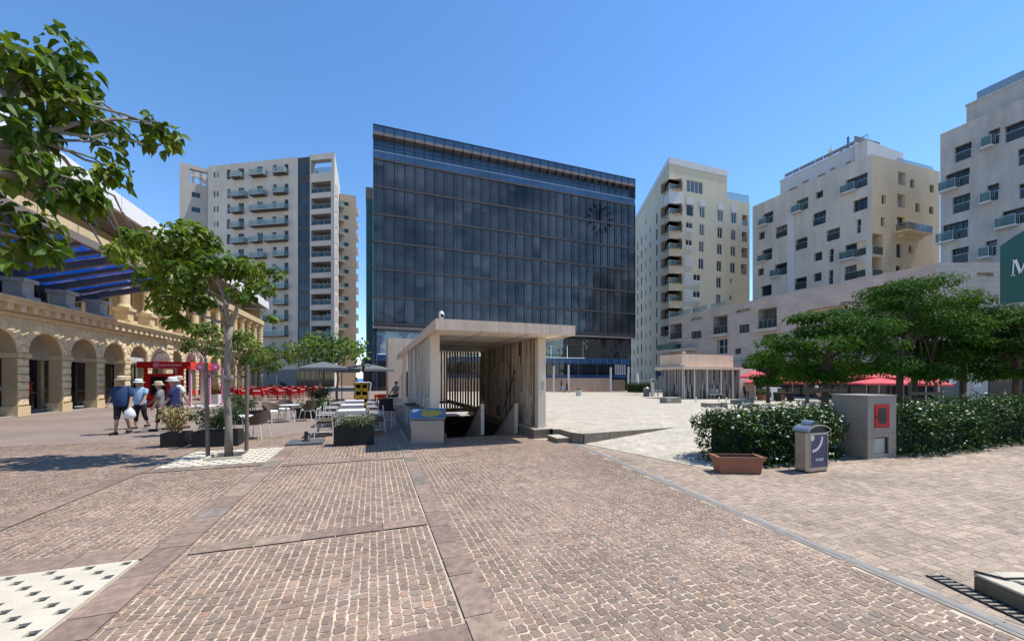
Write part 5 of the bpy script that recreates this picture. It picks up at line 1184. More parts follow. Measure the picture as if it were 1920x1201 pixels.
# --- slender staked tree on the grate
base = V((T1[0], T1[1], .02))
D1 = base.x * S_ + base.y * C_
tr1 = thing('plaza_tree', 'slender pale trunked tree tied between two wooden stakes', 'tree', base)
fork = at(430, 612, D1); tk = MB()
tk.tube([base, at(429, 800, D1), at(425, 740, D1), at(426, 690, D1), at(428, 640, D1), fork], [.085, .072, .068, .065, .064, .08], 'bark_pale', 10)
cl1 = [(332, 452, -.3, .42), (300, 480, -.1, .40), (362, 475, .3, .40), (258, 462, .2, .30), (345, 520, -.4, .42), (315, 560, .1, .36), (372, 560, .4, .34), (330, 600, .0, .22), (405, 490, -.2, .34), (440, 500, .4, .30), (470, 500, .1, .24), (390, 450, .4, .28), (515, 512, .1, .17), (498, 540, -.2, .17), (455, 548, -.4, .20), (510, 598, .1, .12), (480, 520, .5, .2), (360, 430, 0, .25), (285, 520, .4, .3)]
cl = []; M1 = []
for px, py, d_, r_ in ((392, 545, .15, .05), (372, 590, -.2, .034), (455, 560, -.1, .045), (412, 540, -.25, .04), (425, 540, .3, .04)):
    q_ = at(px, py, D1 + d_); limb(tk, fork, q_, r_ + .008, r_ * .6, 'bark_pale', .14); M1.append(q_)
for px, py, dd_, r in cl1:
    c = at(px, py, D1 + dd_); cl.append((c, (r, r, r * .85), r ** 2)); m_ = min(M1, key=lambda v: (v - c).length)
    limb(tk, m_, c, .024 if r > .3 else .016, .006, 'bark_pale', .2)
tk.build('trunk', tr1, smooth=True); leaf_cloud('crown', cl, 2300, .135, .78, (.092, .142, .018), tr1, 'leaf_broad', .5, .35, fan=True)
for px, py, top, nm in ((390, 858, 680, 'timber tree stake standing at the planter side of the slender tree'), (462, 848, 683, 'timber tree stake standing at the chair side of the slender tree')):
    g = G(px, py, .02); h = CZ + (HY - top) * (g.x * S_ + g.y * C_) / F
    t = thing('tree_stake', nm, 'stake', g, 0, 'stakes of the slender tree'); mb = MB(); lean = -.04 if px < 400 else .02
    mb.tube([g, g.lerp(V((g.x + lean, g.y, h)), .5), V((g.x + lean, g.y, h))], [.042, .04, .04], 'stake_wood', 10); mb.build('post', t)
g1, g2 = G(390, 858), G(462, 848); za = CZ + (HY - 706) * D1 / F
t = thing('stake_crossbar', 'rough wooden crossbar tying the slender trunk to its two stakes', 'crossbar', (base.x, base.y, za))
mb = MB(); mb.bar((g1.x - .03, g1.y - .05, za + .02), (g2.x + .03, g2.y - .05, za), .03, .06, 'stake_wood'); mb.build('rail', t)
mb = MB(); c = at(425, 707, D1)
for k in range(4): mb.tube([c + V((.115 * math.cos(a), .115 * math.sin(a), (k - 1.5) * .022)) for a in [i * math.pi / 6 for i in range(13)]], .011, 'rope', 5, cap=False)
mb.build('rope', t)
# --- near tree whose crown leans in from the left
b0 = V((T0[0], T0[1], .02)); tr0 = thing('plaza_tree', 'near broad leaved tree reaching in with big drooping leaves', 'tree', b0); tk = MB()
fk0 = V((T0[0] - .1, T0[1] + .1, 3.0)); tk.tube([b0, b0 + V((.02, 0, 1.2)), b0 + V((-.06, .03, 2.2)), fk0], [.13, .11, .10, .11], 'bark_pale', 10)
c0_ = [(115, 90, 3.7, .20), (70, 125, 3.5, .22), (140, 140, 3.9, .20), (15, 95, 3.3, .16), (40, 170, 3.4, .22), (110, 190, 3.6, .22), (165, 170, 3.9, .10), (25, 230, 3.3, .20), (150, 230, 3.8, .12), (190, 225, 4.0, .14), (225, 245, 4.0, .13), (285, 235, 4.2, .13), (320, 252, 4.2, .11), (303, 270, 4.2, .12),
       (80, 250, 3.6, .16), (60, 300, 3.4, .15), (210, 280, 4.0, .13), (225, 330, 4.0, .13), (195, 310, 3.9, .12), (150, 340, 3.7, .17), (110, 365, 3.6, .18), (160, 370, 3.8, .15), (30, 400, 3.4, .18), (75, 430, 3.5, .17), (60, 460, 3.5, .16), (25, 470, 3.4, .14), (100, 465, 3.5, .1), (228, 470, 5.2, .2), (250, 440, 5.4, .16), (165, 395, 3.9, .09), (20, 330, 3.3, .12)]
cl = []; L0 = [(at(60, 260, 3.5), .05), (at(40, 330, 3.4), .045), (at(30, 170, 3.4), .05), (at(-60, 420, 3.2), .045)]
for q_, r in L0: limb(tk, fk0, q_, .07, .035, 'bark_pale', .1)
for px, py, d_, r in c0_:
    c = at(px, py, d_); r *= .86; cl.append((c, (r, r, r * .95), r ** 1.6)); q_ = min(L0, key=lambda t_: (t_[0] - c).length)[0]; limb(tk, q_, c, .02, .006, 'bark_pale', .14)
limb(tk, at(60, 260, 3.5), at(240, 222, 4.05), .032, .012, 'bark_pale', .05); limb(tk, at(240, 222, 4.05), at(325, 240, 4.2), .012, .006, 'bark_pale', .04); limb(tk, at(-10, 240, 3.4), at(110, 300, 3.6), .03, .01, 'bark_pale', .05)
ext = [(V((T0[0] - .1 + random.uniform(-1.3, .2), T0[1] + random.uniform(-1.0, .6), random.uniform(3.4, 5.2))), (.3, .3, .26), .05) for _ in range(9)]
tk.build('trunk', tr0, smooth=True); leaf_cloud('crown', cl + ext, 1650, .10, .80, (.088, .136, .018), tr0, 'leaf_broad', .8, .4, cup=.28, fan=True)
# --- generic round crowned tree
def tree(label, base, h, trunk_h, rx, rz, n, size, col, barkm, leafm, nclu=26, flat=.5, r0=.1, aspect=.6, group=None, lean=(0, 0), seed=1, asp2=1.0, crown_c=None, up=.55, lo=-.55):
    rs = random.Random(seed); t = thing('plaza_tree', label, 'tree', base, 0, group); mb = MB(); base = V(base)
    fk = base + V((lean[0], lean[1], trunk_h)); mb.tube([base, base.lerp(fk, .33) + V((rs.uniform(-.05, .05), 0, 0)), base.lerp(fk, .7) + V((rs.uniform(-.06, .06), 0, 0)), fk], [r0 * 1.15, r0, r0 * .9, r0 * .95], barkm, 9)
    cc = V(crown_c) if crown_c else fk + V((0, 0, (h - trunk_h) * .45)); cs = []
    mains = []
    for k in range(5):
        a = 2 * math.pi * (k + rs.uniform(-.2, .2)) / 5; q = cc + V((math.cos(a) * rx * .45, math.sin(a) * rx * .45 * asp2, rs.uniform(-.15, .25) * rz)); limb(mb, fk - V((0, 0, .08)), q, r0 * .62, r0 * .25, barkm, .12); mains.append(q)
    for k in range(nclu):
        a = rs.uniform(0, 2 * math.pi); e = rs.uniform(lo, 1.0); rr = math.sqrt(max(.02, 1 - e * e * .96)) * rs.uniform(.45, 1)
        c = cc + V((math.cos(a) * rx * rr, math.sin(a) * rx * asp2 * rr, e * rz)); r = rx * rs.uniform(.18, .36); cs.append((c, (r, r, r * flat), r * r))
        limb(mb, min(mains, key=lambda m_: (m_ - c).length), c, r0 * .22, r0 * .06, barkm, .1, 3)
    mb.build('trunk', t, smooth=True); leaf_cloud('crown', cs, n, size, aspect, col, t, leafm, .35, .38, up=up); return t
def gr_tree(px, d): x = (px - CX) / F * d; return w2g(x, d)
def tz(py, d): return CZ + (HY - py) * d / F
# left middle distance
for px, d, top, tt, w, lab, sd in ((384, 26, 612, 665, 44, 'leafy young tree behind the red kiosk', 3), (447, 32, 622, 690, 46, 'leafy young tree between the red chairs and the arcade', 4), (490, 40, 658, 700, 40, 'dark small tree at the end of the stone arcade', 5), (517, 44, 650, 688, 36, 'thin small tree with a stake in front of the apartment tower', 6),
                                (600, 25, 628, 684, 56, 'round young tree beside the grey parasol pole, nearer the red chairs', 7), (632, 24, 626, 688, 62, 'round young tree beside the grey parasol pole, nearer the glass office', 8)):
    a, b = gr_tree(px, d); h = tz(top, d); th = tz(tt, d); tree(lab, (a, b, 0), h, th, w / F * d * .9, (h - th) * .52, 900, .20 if d < 30 else .26, (.105, .165, .045) if sd in (3, 4, 7, 8) else (.08, .12, .035), 'bark_pale', 'leaf_broad', 22, .8, .075, .8, 'young trees on the café side', seed=sd)
# right hand trees with fine foliage
for px, d, top, tt, w, lab, sd, n, ln in ((1548, 13.5, 580, 672, 118, 'lowest dense green tree in front of the red parasols', 21, 9000, (0, 0)), (1682, 15, 520, 640, 118, 'tall leaning green tree beside the concrete cabinet', 22, 9000, (.35, 0)), (1712, 17, 505, 650, 105, 'tallest green tree with the highest crown behind the leaning one', 23, 9000, (.1, 0)), (1805, 16.5, 555, 670, 120, 'broad dark green tree over the dark shop fronts', 24, 10000, (0, 0)), (1905, 14, 575, 680, 80, 'green tree at the far end of the hedge below the sign', 25, 6000, (0, 0)), (1440, 27, 655, 700, 42, 'small green tree just behind the end wall of the second pavilion', 26, 2500, (0, 0))):
    a, b = gr_tree(px, d); z = gp(a, b); h = tz(top, d); th = tz(tt, d); bot = tz(724, d); hz = (h - bot) / 2
    tree(lab, (a, b, z), h - z, th - z, w / F * d * .92, hz * .84, int(n * 1.5), .135 if d < 20 else .22, (.038, .094, .010), 'bark_dark', 'leaf_fine', 50, .36, .115, .42, 'dense trees along the hedge', lean=ln, seed=sd, up=.9, crown_c=(a + ln[0], b, (h + bot) / 2), lo=-.95)
def post_pair(pxs, d, top, lab, bar_y):
    for k, px in enumerate(pxs):
        a, b = gr_tree(px, d); z = gp(a, b); t = thing('tree_stake', lab[k], 'stake', (a, b, z), 0, 'stakes behind the hedge'); mb = MB(); mb.tube([(a, b, z), (a, b, tz(top, d))], [.055, .05], 'stake_wood', 8); mb.build('post', t)
    (a0, b0), (a1, b1) = gr_tree(pxs[0], d), gr_tree(pxs[-1], d); t = thing('stake_crossbar', lab[-1], 'crossbar', ((a0 + a1) / 2, (b0 + b1) / 2, tz(bar_y, d))); mb = MB(); mb.bar((a0 - .12, b0 - .08, tz(bar_y, d)), (a1 + .12, b1 - .08, tz(bar_y, d)), .04, .10, 'stake_wood'); mb.build('rail', t)
post_pair((1513, 1576), 13.0, 712, ['thick stake of the lowest tree, on the pavilion side', 'thick stake of the lowest tree, on the cabinet side', 'timber crossbar between the two stakes of the lowest tree'], 731)
post_pair((1706, 1755), 14.2, 716, ['thick leaning tree stake behind the flowering hedge beside the cabinet', 'thick tree stake behind the flowering hedge nearer the dark shops', 'long timber crossbar running behind the flowering hedge by the cabinet'], 737)
# hedges
def hedge(label, P, half, h, n, size, flowers, seed, base_col=(.024, .062, .009)):
    """P polyline on the ground; leaves over a lumpy box-like body with a dark core"""
    t = thing('hedge', label, 'hedge', (*P[len(P) // 2], 0)); rs = random.Random(seed); core = MB(); cs = []
    segs = [(V((*p, 0)), V((*q, 0))) for p, q in zip(P, P[1:])]; tot = sum((q - p).length for p, q in segs)
    for p, q in segs:
        L = (q - p).length; m = max(3, int(L / .13)); nv = (q - p).normalized(); nv = V((nv.y, -nv.x, 0))
        for k in range(m):
            for s in (-1, -.45, .1, .6, 1):
                for z in (.18, .5, .78, .98):
                    if abs(s) < 1 and z < .7 and abs(s) < .5: continue
                    c = p.lerp(q, (k + rs.random()) / m) + nv * half * s * (1 - .22 * (z > .9)) * rs.uniform(.8, 1.05); c.z = h * z * rs.uniform(.88, 1.03) - .06; r = rs.uniform(.12, .2); cs.append((c, (r, r, r * .9), r * r * (1.7 if z > .7 else 1)))
    for (p, q) in ((segs[0][1], segs[0][0]), segs[-1]):
        dv = (q - p).normalized(); nv = V((dv.y, -dv.x, 0))
        for k in range(60):
            a = rs.uniform(-1.5, 1.5); z = rs.choice((.18, .4, .62, .82, .97)); c = q + (dv * math.cos(a) + nv * math.sin(a)) * half * rs.uniform(.55, .95) * (1 - .25 * (z > .9)); c.z = h * z * rs.uniform(.9, 1.0) - .05; r = rs.uniform(.12, .19); cs.append((c, (r, r, r * .9), r * r * (1.5 if z > .7 else 1)))
    for p, q in segs:
        L = (q - p).length; m = max(2, int(L / .3)); nv = (q - p).normalized(); nv = V((nv.y, -nv.x, 0))
        for k in range(m + 1):
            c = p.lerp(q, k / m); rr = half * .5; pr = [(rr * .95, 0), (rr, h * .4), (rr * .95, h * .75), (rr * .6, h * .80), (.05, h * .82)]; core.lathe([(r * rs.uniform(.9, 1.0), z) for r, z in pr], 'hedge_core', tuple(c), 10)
    for _ in range(int(tot * 14)):
        p, q = rs.choice(segs); nv = (q - p).normalized(); nv = V((nv.y, -nv.x, 0)); c = p.lerp(q, rs.random()) + nv * half * rs.uniform(-.8, .8); c.z = h * rs.uniform(1.0, 1.12); cs.append((c, (.07, .07, .09), .006))
    core.build('stems', t); leaf_cloud('leaves', cs, n, size, .55, base_col, t, 'leaf_hedge', .1, .45, up=.8)
    if flowers: leaf_cloud('flowers', [(c + V((0, 0, .03)), (r[0] * 1.12, r[1] * 1.12, r[2] * 1.12), w * (2.2 if c.z > h * .6 else 1)) for c, r, w in cs], flowers, .05, 1.0, (.78, .78, .72), t, 'petal', 0, .05, up=1.0, cup=.1)
    return t
h1 = [w2g(4.5, 8.1), w2g(5.2, 8.15), w2g(6.3, 8.45), w2g(6.95, 8.95)]
hedge('rounded dark hedge with small white flowers behind the terracotta trough', h1, .58, 1.08, 14500, .066, 1000, 31)
h2 = [w2g(8.75, 9.0), w2g(10.3, 9.5), w2g(11.4, 9.9)]
hedge('white flowered hedge between the concrete cabinet and the far trees', h2, .62, 1.14, 10000, .07, 420, 32)
h3 = [w2g(12.0, 10.2), w2g(13.4, 10.7), w2g(15.5, 11.2)]
hedge('taller shaded hedge continuing past the last tree', h3, .65, 1.22, 8000, .075, 200, 33)
# potted plants
def pot_plant(t, c, rx, ry, z0, h, n, size, col, mat='leaf_hedge', aspect=.4, stems=8, twm='twig', flower=None, seed=0):
    rs = random.Random(seed); cs = []; mb = MB()
    for k in range(stems):
        a = V((c[0] + rs.uniform(-1, 1) * rx * .6, c[1] + rs.uniform(-1, 1) * ry * .6, z0)); e = V((c[0] + rs.uniform(-1, 1) * rx, c[1] + rs.uniform(-1, 1) * ry, z0 + h * rs.uniform(.45, 1))); limb(mb, a, e, .012, .004, twm, .1, 3); r = min(rx, .22) * rs.uniform(.6, 1.0); cs.append((e, (r, r, r * .9), r)); m_ = a.lerp(e, .6); cs.append((m_, (r * .8, r * .8, r * .8), r * .7))
    mb.build('stems', t); leaf_cloud('foliage', cs, n, size, aspect, col, t, mat, .2, .4)
    if flower: leaf_cloud('flowers', cs, n // 12, size * .8, 1, flower, t, 'petal', 0, .1, up=1)
def planter(label, c, sx, sy, h, rz, mat, plant, cat='planter', taper=0.0):
    t = thing('planter', label, cat, (c[0], c[1], c[2] if len(c) > 2 else 0)); u, v = V((math.cos(rz), math.sin(rz), 0)) * sx / 2, V((-math.sin(rz), math.cos(rz), 0)) * sy / 2
    o = V(t.location); mb = MB(); w = .03
    def ring(z, k): return [o + u * (a * k) + v * (b * k) + V((0, 0, z)) for a, b in ((-1, -1), (1, -1), (1, 1), (-1, 1))]
    b0, b1 = ring(0, 1 - taper), ring(h, 1); i1 = ring(h, .90); i0 = ring(h - .07, .88)
    for A_, B_ in ((b0, b1), (b1, i1), (i1, i0)):
        for k in range(4): mb.poly([A_[k], A_[(k + 1) % 4], B_[(k + 1) % 4], B_[k]], mat)
    mb.poly(list(reversed(b0)), mat)
    if taper:
        r0_, r1_, r2_ = ring(h - .06, 1.05), ring(h + .012, 1.07), ring(h + .012, .9)
        for A_, B_ in ((r0_, r1_), (r1_, r2_)):
            for k in range(4): mb.poly([A_[k], A_[(k + 1) % 4], B_[(k + 1) % 4], B_[k]], mat)
        mb.poly(list(reversed(r0_)), mat)
    mb.build('box', t); mb = MB(); mb.poly(ring(h - .06, .89), 'soil'); mb.build('soil', t)
    if plant: pot_plant(t, t.location, sx * .45, sy * .45, t.location.z + h - .05, **plant)
    return t
GRN = (.045, .085, .028)
def pc(px, py): g = G(px, py); return (g.x, g.y, 0)
c = G(325, 838); planter('black planter box with a dried straw coloured shrub', (c.x, c.y + .2), .50, .50, .36, 0, 'planter_black', dict(h=.62, n=900, size=.07, col=(.40, .29, .15), mat='leaf_dry', aspect=.5, stems=14, twm='stake_wood', seed=1))
c = G(403, 838); planter('long black planter box with green shrubs behind the slender tree', (c.x, c.y + .25), .98, .5, .40, 0, 'planter_black', dict(h=.62, n=1500, size=.085, col=(.06, .095, .045), aspect=.45, stems=18, seed=2))
c = G(664, 836); planter('low black planter box with a short green plant beside the umbrella base', (c.x, c.y + .25), .96, .42, .50, math.radians(-2) - 0 * TH, 'planter_black', dict(h=.24, n=1100, size=.06, col=(.075, .115, .045), aspect=.5, stems=16, seed=3))
c = G(452, 796); planter('dark planter with a bushy shrub beyond the slender trunk', (c.x, c.y + .3), 1.0, .5, .48, 0, 'planter_black', dict(h=.62, n=1100, size=.09, col=(.07, .10, .05), aspect=.4, stems=18, seed=4))
c = G(472, 791); planter('empty grey planter box near the round café table', (c.x + .15, c.y + .5), .62, .6, .42, 0, 'planter_grey', dict(h=.1, n=60, size=.06, col=GRN, stems=4, seed=5))
c = G(592, 784); planter('black planter with a low bush beside the white tables', (c.x, c.y + .3), 1.5, .6, .45, 0, 'planter_black', dict(h=.45, n=1200, size=.09, col=(.07, .11, .04), stems=16, seed=6))
c = G(596, 768); planter('black planter with a tall dark bush at the parasol pole', (c.x, c.y + .4), 1.2, .6, .5, 0, 'planter_black', dict(h=.85, n=1300, size=.10, col=(.04, .07, .028), stems=18, seed=7))
c = G(397, 756); planter('white planter with red flecked bush next to the kiosk', (c.x, c.y), .95, .7, .62, 0, 'planter_white', dict(h=.7, n=1000, size=.10, col=(.05, .09, .02), stems=16, flower=(.5, .05, .03), seed=8))
c = G(510, 735); planter('small round bush planter among the red chairs, arcade side', (c.x, c.y), .9, .6, .6, 0, 'planter_grey', dict(h=.6, n=500, size=.14, col=GRN, stems=10, seed=9))
c = G(530, 732); planter('small green bush planter among the red chairs, tower side', (c.x, c.y), .9, .6, .6, 0, 'planter_grey', dict(h=.6, n=500, size=.14, col=(.07, .10, .03), stems=10, seed=10))
c = G(1391, 888); rz_ = math.atan2(-.12, 1) - TH * 0
d_ = w2g(1, -.06); planter('empty terracotta trough in front of the flowering hedge', (c.x + .02, c.y + .12), .80, .32, .30, math.atan2(d_[1], d_[0]) , 'terracotta', None, 'trough', .12)
for px, py, lab, hh in ((1085, 741.5, 'white tapered flower pot alone on the open plaza', .62), (1203, 735, 'white flower pot near the cylindrical bin at the plaza edge', .6)):
    d = 720 * 1.95 / (py - HY); a, b = gr_tree(px, d); z = gp(a, b); d = F * (CZ - z) / (py - HY); a, b = gr_tree(px, d); z = gp(a, b)
    t = thing('flower_pot', lab, 'flower pot', (a, b, z), 0, 'white pots on the plaza'); mb = MB(); mb.lathe([(.26, 0), (.30, .2), (.36, hh - .06), (.40, hh - .05), (.40, hh), (.34, hh), (.33, hh - .06), (.02, hh - .06)], 'planter_white', (a, b, z), 16); mb.build('pot', t, smooth=False)
    leaf_cloud('foliage', [(V((a, b, z + hh + .03)), (.3, .3, .1), 1)], 160, .12, .5, (.05, .07, .03), t, 'leaf_hedge')
# =================== PEOPLE ===================
mk('skin_tan', (.36, .20, .135), .55, var=.08, obj=True); mk('hair_dark', (.02, .014, .01), .7, var=0); mk('hair_grey', (.30, .29, .28), .7, var=0)
for n_, c in dict(cloth_blue=(.012, .040, .115), cloth_navy=(.008, .012, .065), cloth_black=(.012, .012, .014), cloth_sky=(.28, .42, .60), cloth_grey=(.17, .18, .17), cloth_white=(.66, .65, .62), cloth_denim=(.20, .27, .40), cloth_pink=(.55, .36, .33), straw=(.50, .40, .26), hat_white=(.74, .72, .66), shoe_dark=(.02, .018, .017), bag_white=(.72, .72, .72)).items(): mk(n_, c, .85, var=.10, vs=(9, 9, 9), obj=True)
def skin(name, verts, edges, rads, mat, parent, sub=1):
    me = bpy.data.meshes.new(name); me.from_pydata([tuple(v) for v in verts], edges, []); me.materials.append(MATS[mat])
    o = bpy.data.objects.new(name, me); COL.objects.link(o); o.parent = parent
    md = o.modifiers.new('skin', 'SKIN'); md.use_smooth_shade = True; md.branch_smoothing = .3
    for i, sv in enumerate(me.skin_vertices[0].data): sv.radius = (rads[i], rads[i]); sv.use_root = (i == 0); sv.use_loose = False
    s = o.modifiers.new('sub', 'SUBSURF'); s.levels = sub; s.render_levels = sub; return o
def person(label, loc, rz, H=1.7, top='cloth_blue', low='cloth_black', legs=(.3, -.25), arms=(.25, -.2), knees=(.1, .35), hat=None, hair='hair_grey', sleeve=.5, cuff=.55, girth=1.0, hold=None, sit=False, head_down=0.0, long_hair=False, skirt=False, group='people on the square', detail=True, armout=.055):
    """local frame: forward is -y, z up"""
    t = thing('person', label, 'person', loc, rz, group); h = H / 1.7; P = {}
    g = girth; zp = .92 * h if not sit else .50 * h
    P['pel'] = V((0, 0, zp)); P['wai'] = V((0, -.02 * g, zp + .17 * h)); P['che'] = V((0, -.02, zp + .38 * h)); P['shc'] = V((0, 0, zp + .49 * h)); P['nec'] = V((0, -.01, zp + .57 * h))
    hd = V((0, -math.sin(head_down), math.cos(head_down))); P['hea'] = P['nec'] + hd * .12 * h + V((0, -.02, 0)); P['top'] = P['hea'] + hd * .10 * h
    for s, sg, la, kb, aa in (('l', -1, legs[0], knees[0], arms[0]), ('r', 1, legs[1], knees[1], arms[1])):
        hp = P['pel'] + V((sg * .09 * h, 0, -.06 * h)); P['hip' + s] = hp
        if sit: kn = hp + V((sg * .04, -.42 * h, .02)); an = kn + V((0, -.05, -.43 * h))
        else: kn = hp + V((0, -math.sin(la), -math.cos(la))) * .41 * h; a2 = la - kb; an = kn + V((0, -math.sin(a2), -math.cos(a2))) * .41 * h
        P['kne' + s] = kn; P['ank' + s] = an; P['toe' + s] = an + V((sg * .02, -.15 * h, -.035 * h)); 
        sh = P['shc'] + V((sg * .185 * h * (.9 + .1 * g), 0, -.035 * h)); P['sho' + s] = sh
        el = sh + V((sg * (armout + .03 * (g - 1)) * 1.0, -math.sin(aa) * .27, -math.cos(aa) * .27)) * h; P['elb' + s] = el
        fa = aa + .35; wr = el + V((sg * .03, -math.sin(fa) * .24, -math.cos(fa) * .24)) * h; P['wri' + s] = wr
        dn = (wr - el).normalized(); P['han' + s] = wr + dn * .07 * h
    low_z = min(P['ankl'].z, P['ankr'].z) - .075 * h
    for k in P: P[k] = P[k] - V((0, 0, low_z))
    K = list(P); I = {k: i for i, k in enumerate(K)}; vs = [P[k] for k in K]
    rd = dict(pel=.100, wai=.092, che=.100, shc=.075, nec=.055, hea=.099, top=.075, hip=.085, kne=.055, ank=.038, toe=.030, sho=.050, elb=.043, wri=.030, han=.030)
    R_ = [rd[k if k in rd else k[:3]] * h for k in K]
    E = [('pel', 'wai'), ('wai', 'che'), ('che', 'shc'), ('shc', 'nec'), ('nec', 'hea'), ('hea', 'top')]
    for s in 'lr': E += [('pel', 'hip' + s), ('hip' + s, 'kne' + s), ('kne' + s, 'ank' + s), ('ank' + s, 'toe' + s), ('shc', 'sho' + s), ('sho' + s, 'elb' + s), ('elb' + s, 'wri' + s), ('wri' + s, 'han' + s)]
    ed = [(I[a], I[b]) for a, b in E]
    if detail:
        for s, sg in (('l', -1), ('r', 1)):
            dn = (P['han' + s] - P['wri' + s]).normalized(); sd_ = V((0, 1, 0)); cl_ = V((-sg, 0, 0))
            for j in range(4):
                b0 = P['han' + s] + sd_ * (j - 1.5) * .019 * h + dn * .012; L = (.062, .07, .066, .05)[j] * h; b1 = b0 + dn * L * .55 + cl_ * .006; b2 = b1 + dn * L * .45 + cl_ * .022
                i0 = len(vs); vs += [b0, b1, b2]; R_ += [.010, .009, .008]; ed += [(I['han' + s], i0), (i0, i0 + 1), (i0 + 1, i0 + 2)]
            i0 = len(vs); b0 = P['wri' + s].lerp(P['han' + s], .5) - sd_ * .03 * h; vs += [b0, b0 - sd_ * .02 + dn * .04 * h]; R_ += [.011, .009]; ed += [(I['wri' + s], i0), (i0, i0 + 1)]
        i0 = len(vs); vs.append(P['hea'] + V((0, -.10 * h, -.005))); R_.append(.014); ed.append((I['hea'], i0))
    skin('body', vs, ed, R_, 'skin_tan', t, 2 if detail else 1)
    def loft(mb, rings, mat, n=16):
        k = mb.mi(mat); st = []
        for c, rx, ry in rings:
            i = len(mb.v); st.append(i)
            for q in range(n):
                an = 2 * math.pi * q / n; sc = 1 + .02 * math.sin(3 * an + c.z * 21) + random.uniform(-.012, .012); mb.v.append((c.x + rx * math.cos(an) * sc, c.y + ry * math.sin(an) * sc, c.z))
        for r0, r1 in zip(st, st[1:]):
            for q in range(n): mb.f.append((r0 + q, r0 + (q + 1) % n, r1 + (q + 1) % n, r1 + q)); mb.m.append(k)
        mb.f.append(tuple(st[-1] + q for q in range(n))); mb.m.append(k)
    mb = MB(); gb_ = .5 + .5 * g; by = -.035 * (g - .95)
    loft(mb, [(P['pel'] + V((0, by, -.07 * h)), .168 * g * h, .128 * g * h), (P['pel'] + V((0, by * 1.6, .03 * h)), .172 * g * h, .138 * g * h), (P['wai'] + V((0, by * 1.6, 0)), .162 * g * h, .132 * g * h), (P['che'] - V((0, 0, .06 * h)), .168 * gb_ * h, .125 * gb_ * h), (P['che'] + V((0, 0, .03 * h)), .180 * gb_ * h, .118 * h), (P['shc'] - V((0, 0, .035 * h)), .178 * gb_ * h, .098 * h), (P['shc'] + V((0, 0, .03 * h)), .145 * h, .088 * h), (P['shc'] + V((0, 0, .06 * h)), .072 * h, .066 * h)], top)
    for s, sg in (('l', -1), ('r', 1)):
        sh, el, wr = P['sho' + s], P['elb' + s], P['wri' + s]; i0_ = sh - V((sg * .05 * h, 0, -.004))
        if sleeve <= 1: e_ = sh.lerp(el, min(.95, sleeve * 1.45)); mb.tube([i0_, sh + V((sg * .012, 0, -.012)), sh.lerp(e_, .5), e_], [.062 * h, .069 * h, .067 * h, .068 * h], top, 12)
        else: mb.tube([i0_, sh + V((sg * .012, 0, -.012)), el, wr], [.062 * h, .066 * h, .054 * h, .042 * h], top, 12)
    mb.build('shirt', t, smooth=True, world=False)
    if skirt:
        mb = MB(); zt_ = P['pel'].z + .1; mb.lathe([(.13 * h, zt_), (.2 * h, zt_ - .25), (.26 * h, .35 * h), (.25 * h, .34 * h)], low, (0, 0, 0), 14); mb.build('skirt', t, smooth=True, world=False)
    else:
        mb = MB(); loft(mb, [(P['pel'] + V((0, by, -.12 * h)), .135 * g * h, .105 * g * h), (P['pel'] + V((0, by, -.04 * h)), .16 * g * h, .122 * g * h), (P['pel'] + V((0, by, .06 * h)), .158 * g * h, .122 * g * h)], low)
        for s in 'lr':
            hp_, kn_, an_ = P['hip' + s], P['kne' + s], P['ank' + s]; t0 = hp_ + V((0, by * .5, .03 * h))
            if cuff <= 1: c_ = hp_.lerp(kn_, min(1.0, cuff * 1.6)); mb.tube([t0, hp_.lerp(c_, .4), c_], [.098 * h * gb_, .098 * h * gb_, .092 * h], low, 12)
            else: c_ = kn_.lerp(an_, cuff - 1); mb.tube([t0, hp_.lerp(kn_, .5), kn_, c_], [.096 * h * gb_, .088 * h, .070 * h, .062 * h], low, 12)
        mb.build('trousers', t, smooth=True, world=False)
    for s, sg in (('l', -1), ('r', 1)):
        a = P['ank' + s]; f_ = P['toe' + s]; mb = MB(); d = (f_ - a); d.z = 0; d = d.normalized() if d.length > .01 else V((0, -1, 0)); sd_ = V((-d.y, d.x, 0)); c = a + d * .055 * h; zb = a.z - .072 * h
        pr = [(-.10, .035), (-.06, .045), (.04, .048), (.13, .045), (.17, .02)]
        for z0, z1, kx in ((0, .025, 1.0), (.026, .075, .92)):
            pl_ = [tuple((c + d * p * h + sd_ * w * kx * h).xy) for p, w in pr] + [tuple((c + d * p * h - sd_ * w * kx * h).xy) for p, w in reversed(pr)]
            mb.prism(pl_, zb + z0 * h, zb + z1 * h * (1 if z0 == 0 else 1), 'shoe_dark')
        mb.build('shoe', t, world=False)
    hc = P['hea'] + V((0, .012, .02)); mb = MB()
    mb.lathe([(.092 * h, -.03 * h), (.103 * h, .03 * h), (.098 * h, .075 * h), (.06 * h, .115 * h), (.01, .124 * h)], hair, tuple(hc + V((0, .016, 0))), 12)
    if long_hair: mb.lathe([(.05, -.32 * h), (.09, -.2 * h), (.085, -.02)], hair, tuple(hc + V((0, .05, 0))), 10)
    mb.build('hair', t, smooth=True, world=False)
    if hat:
        mb = MB(); c = P['hea'] + V((0, .0, .055 * h)); mb.lathe([(.165 * h, -.022), (.17 * h, -.014), (.115 * h, .012), (.108 * h, .05), (.098 * h, .095), (.06 * h, .112), (.01, .108)], hat, tuple(c), 18, 1, 1.08); mb.build('hat', t, smooth=True, world=False)
        mb = MB(); mb.lathe([(.1165 * h, .014), (.1145 * h, .036)], 'hair_dark' if hat == 'straw' else 'cloth_grey', tuple(c), 18, 1, 1.08); mb.build('hat_band', t, world=False)
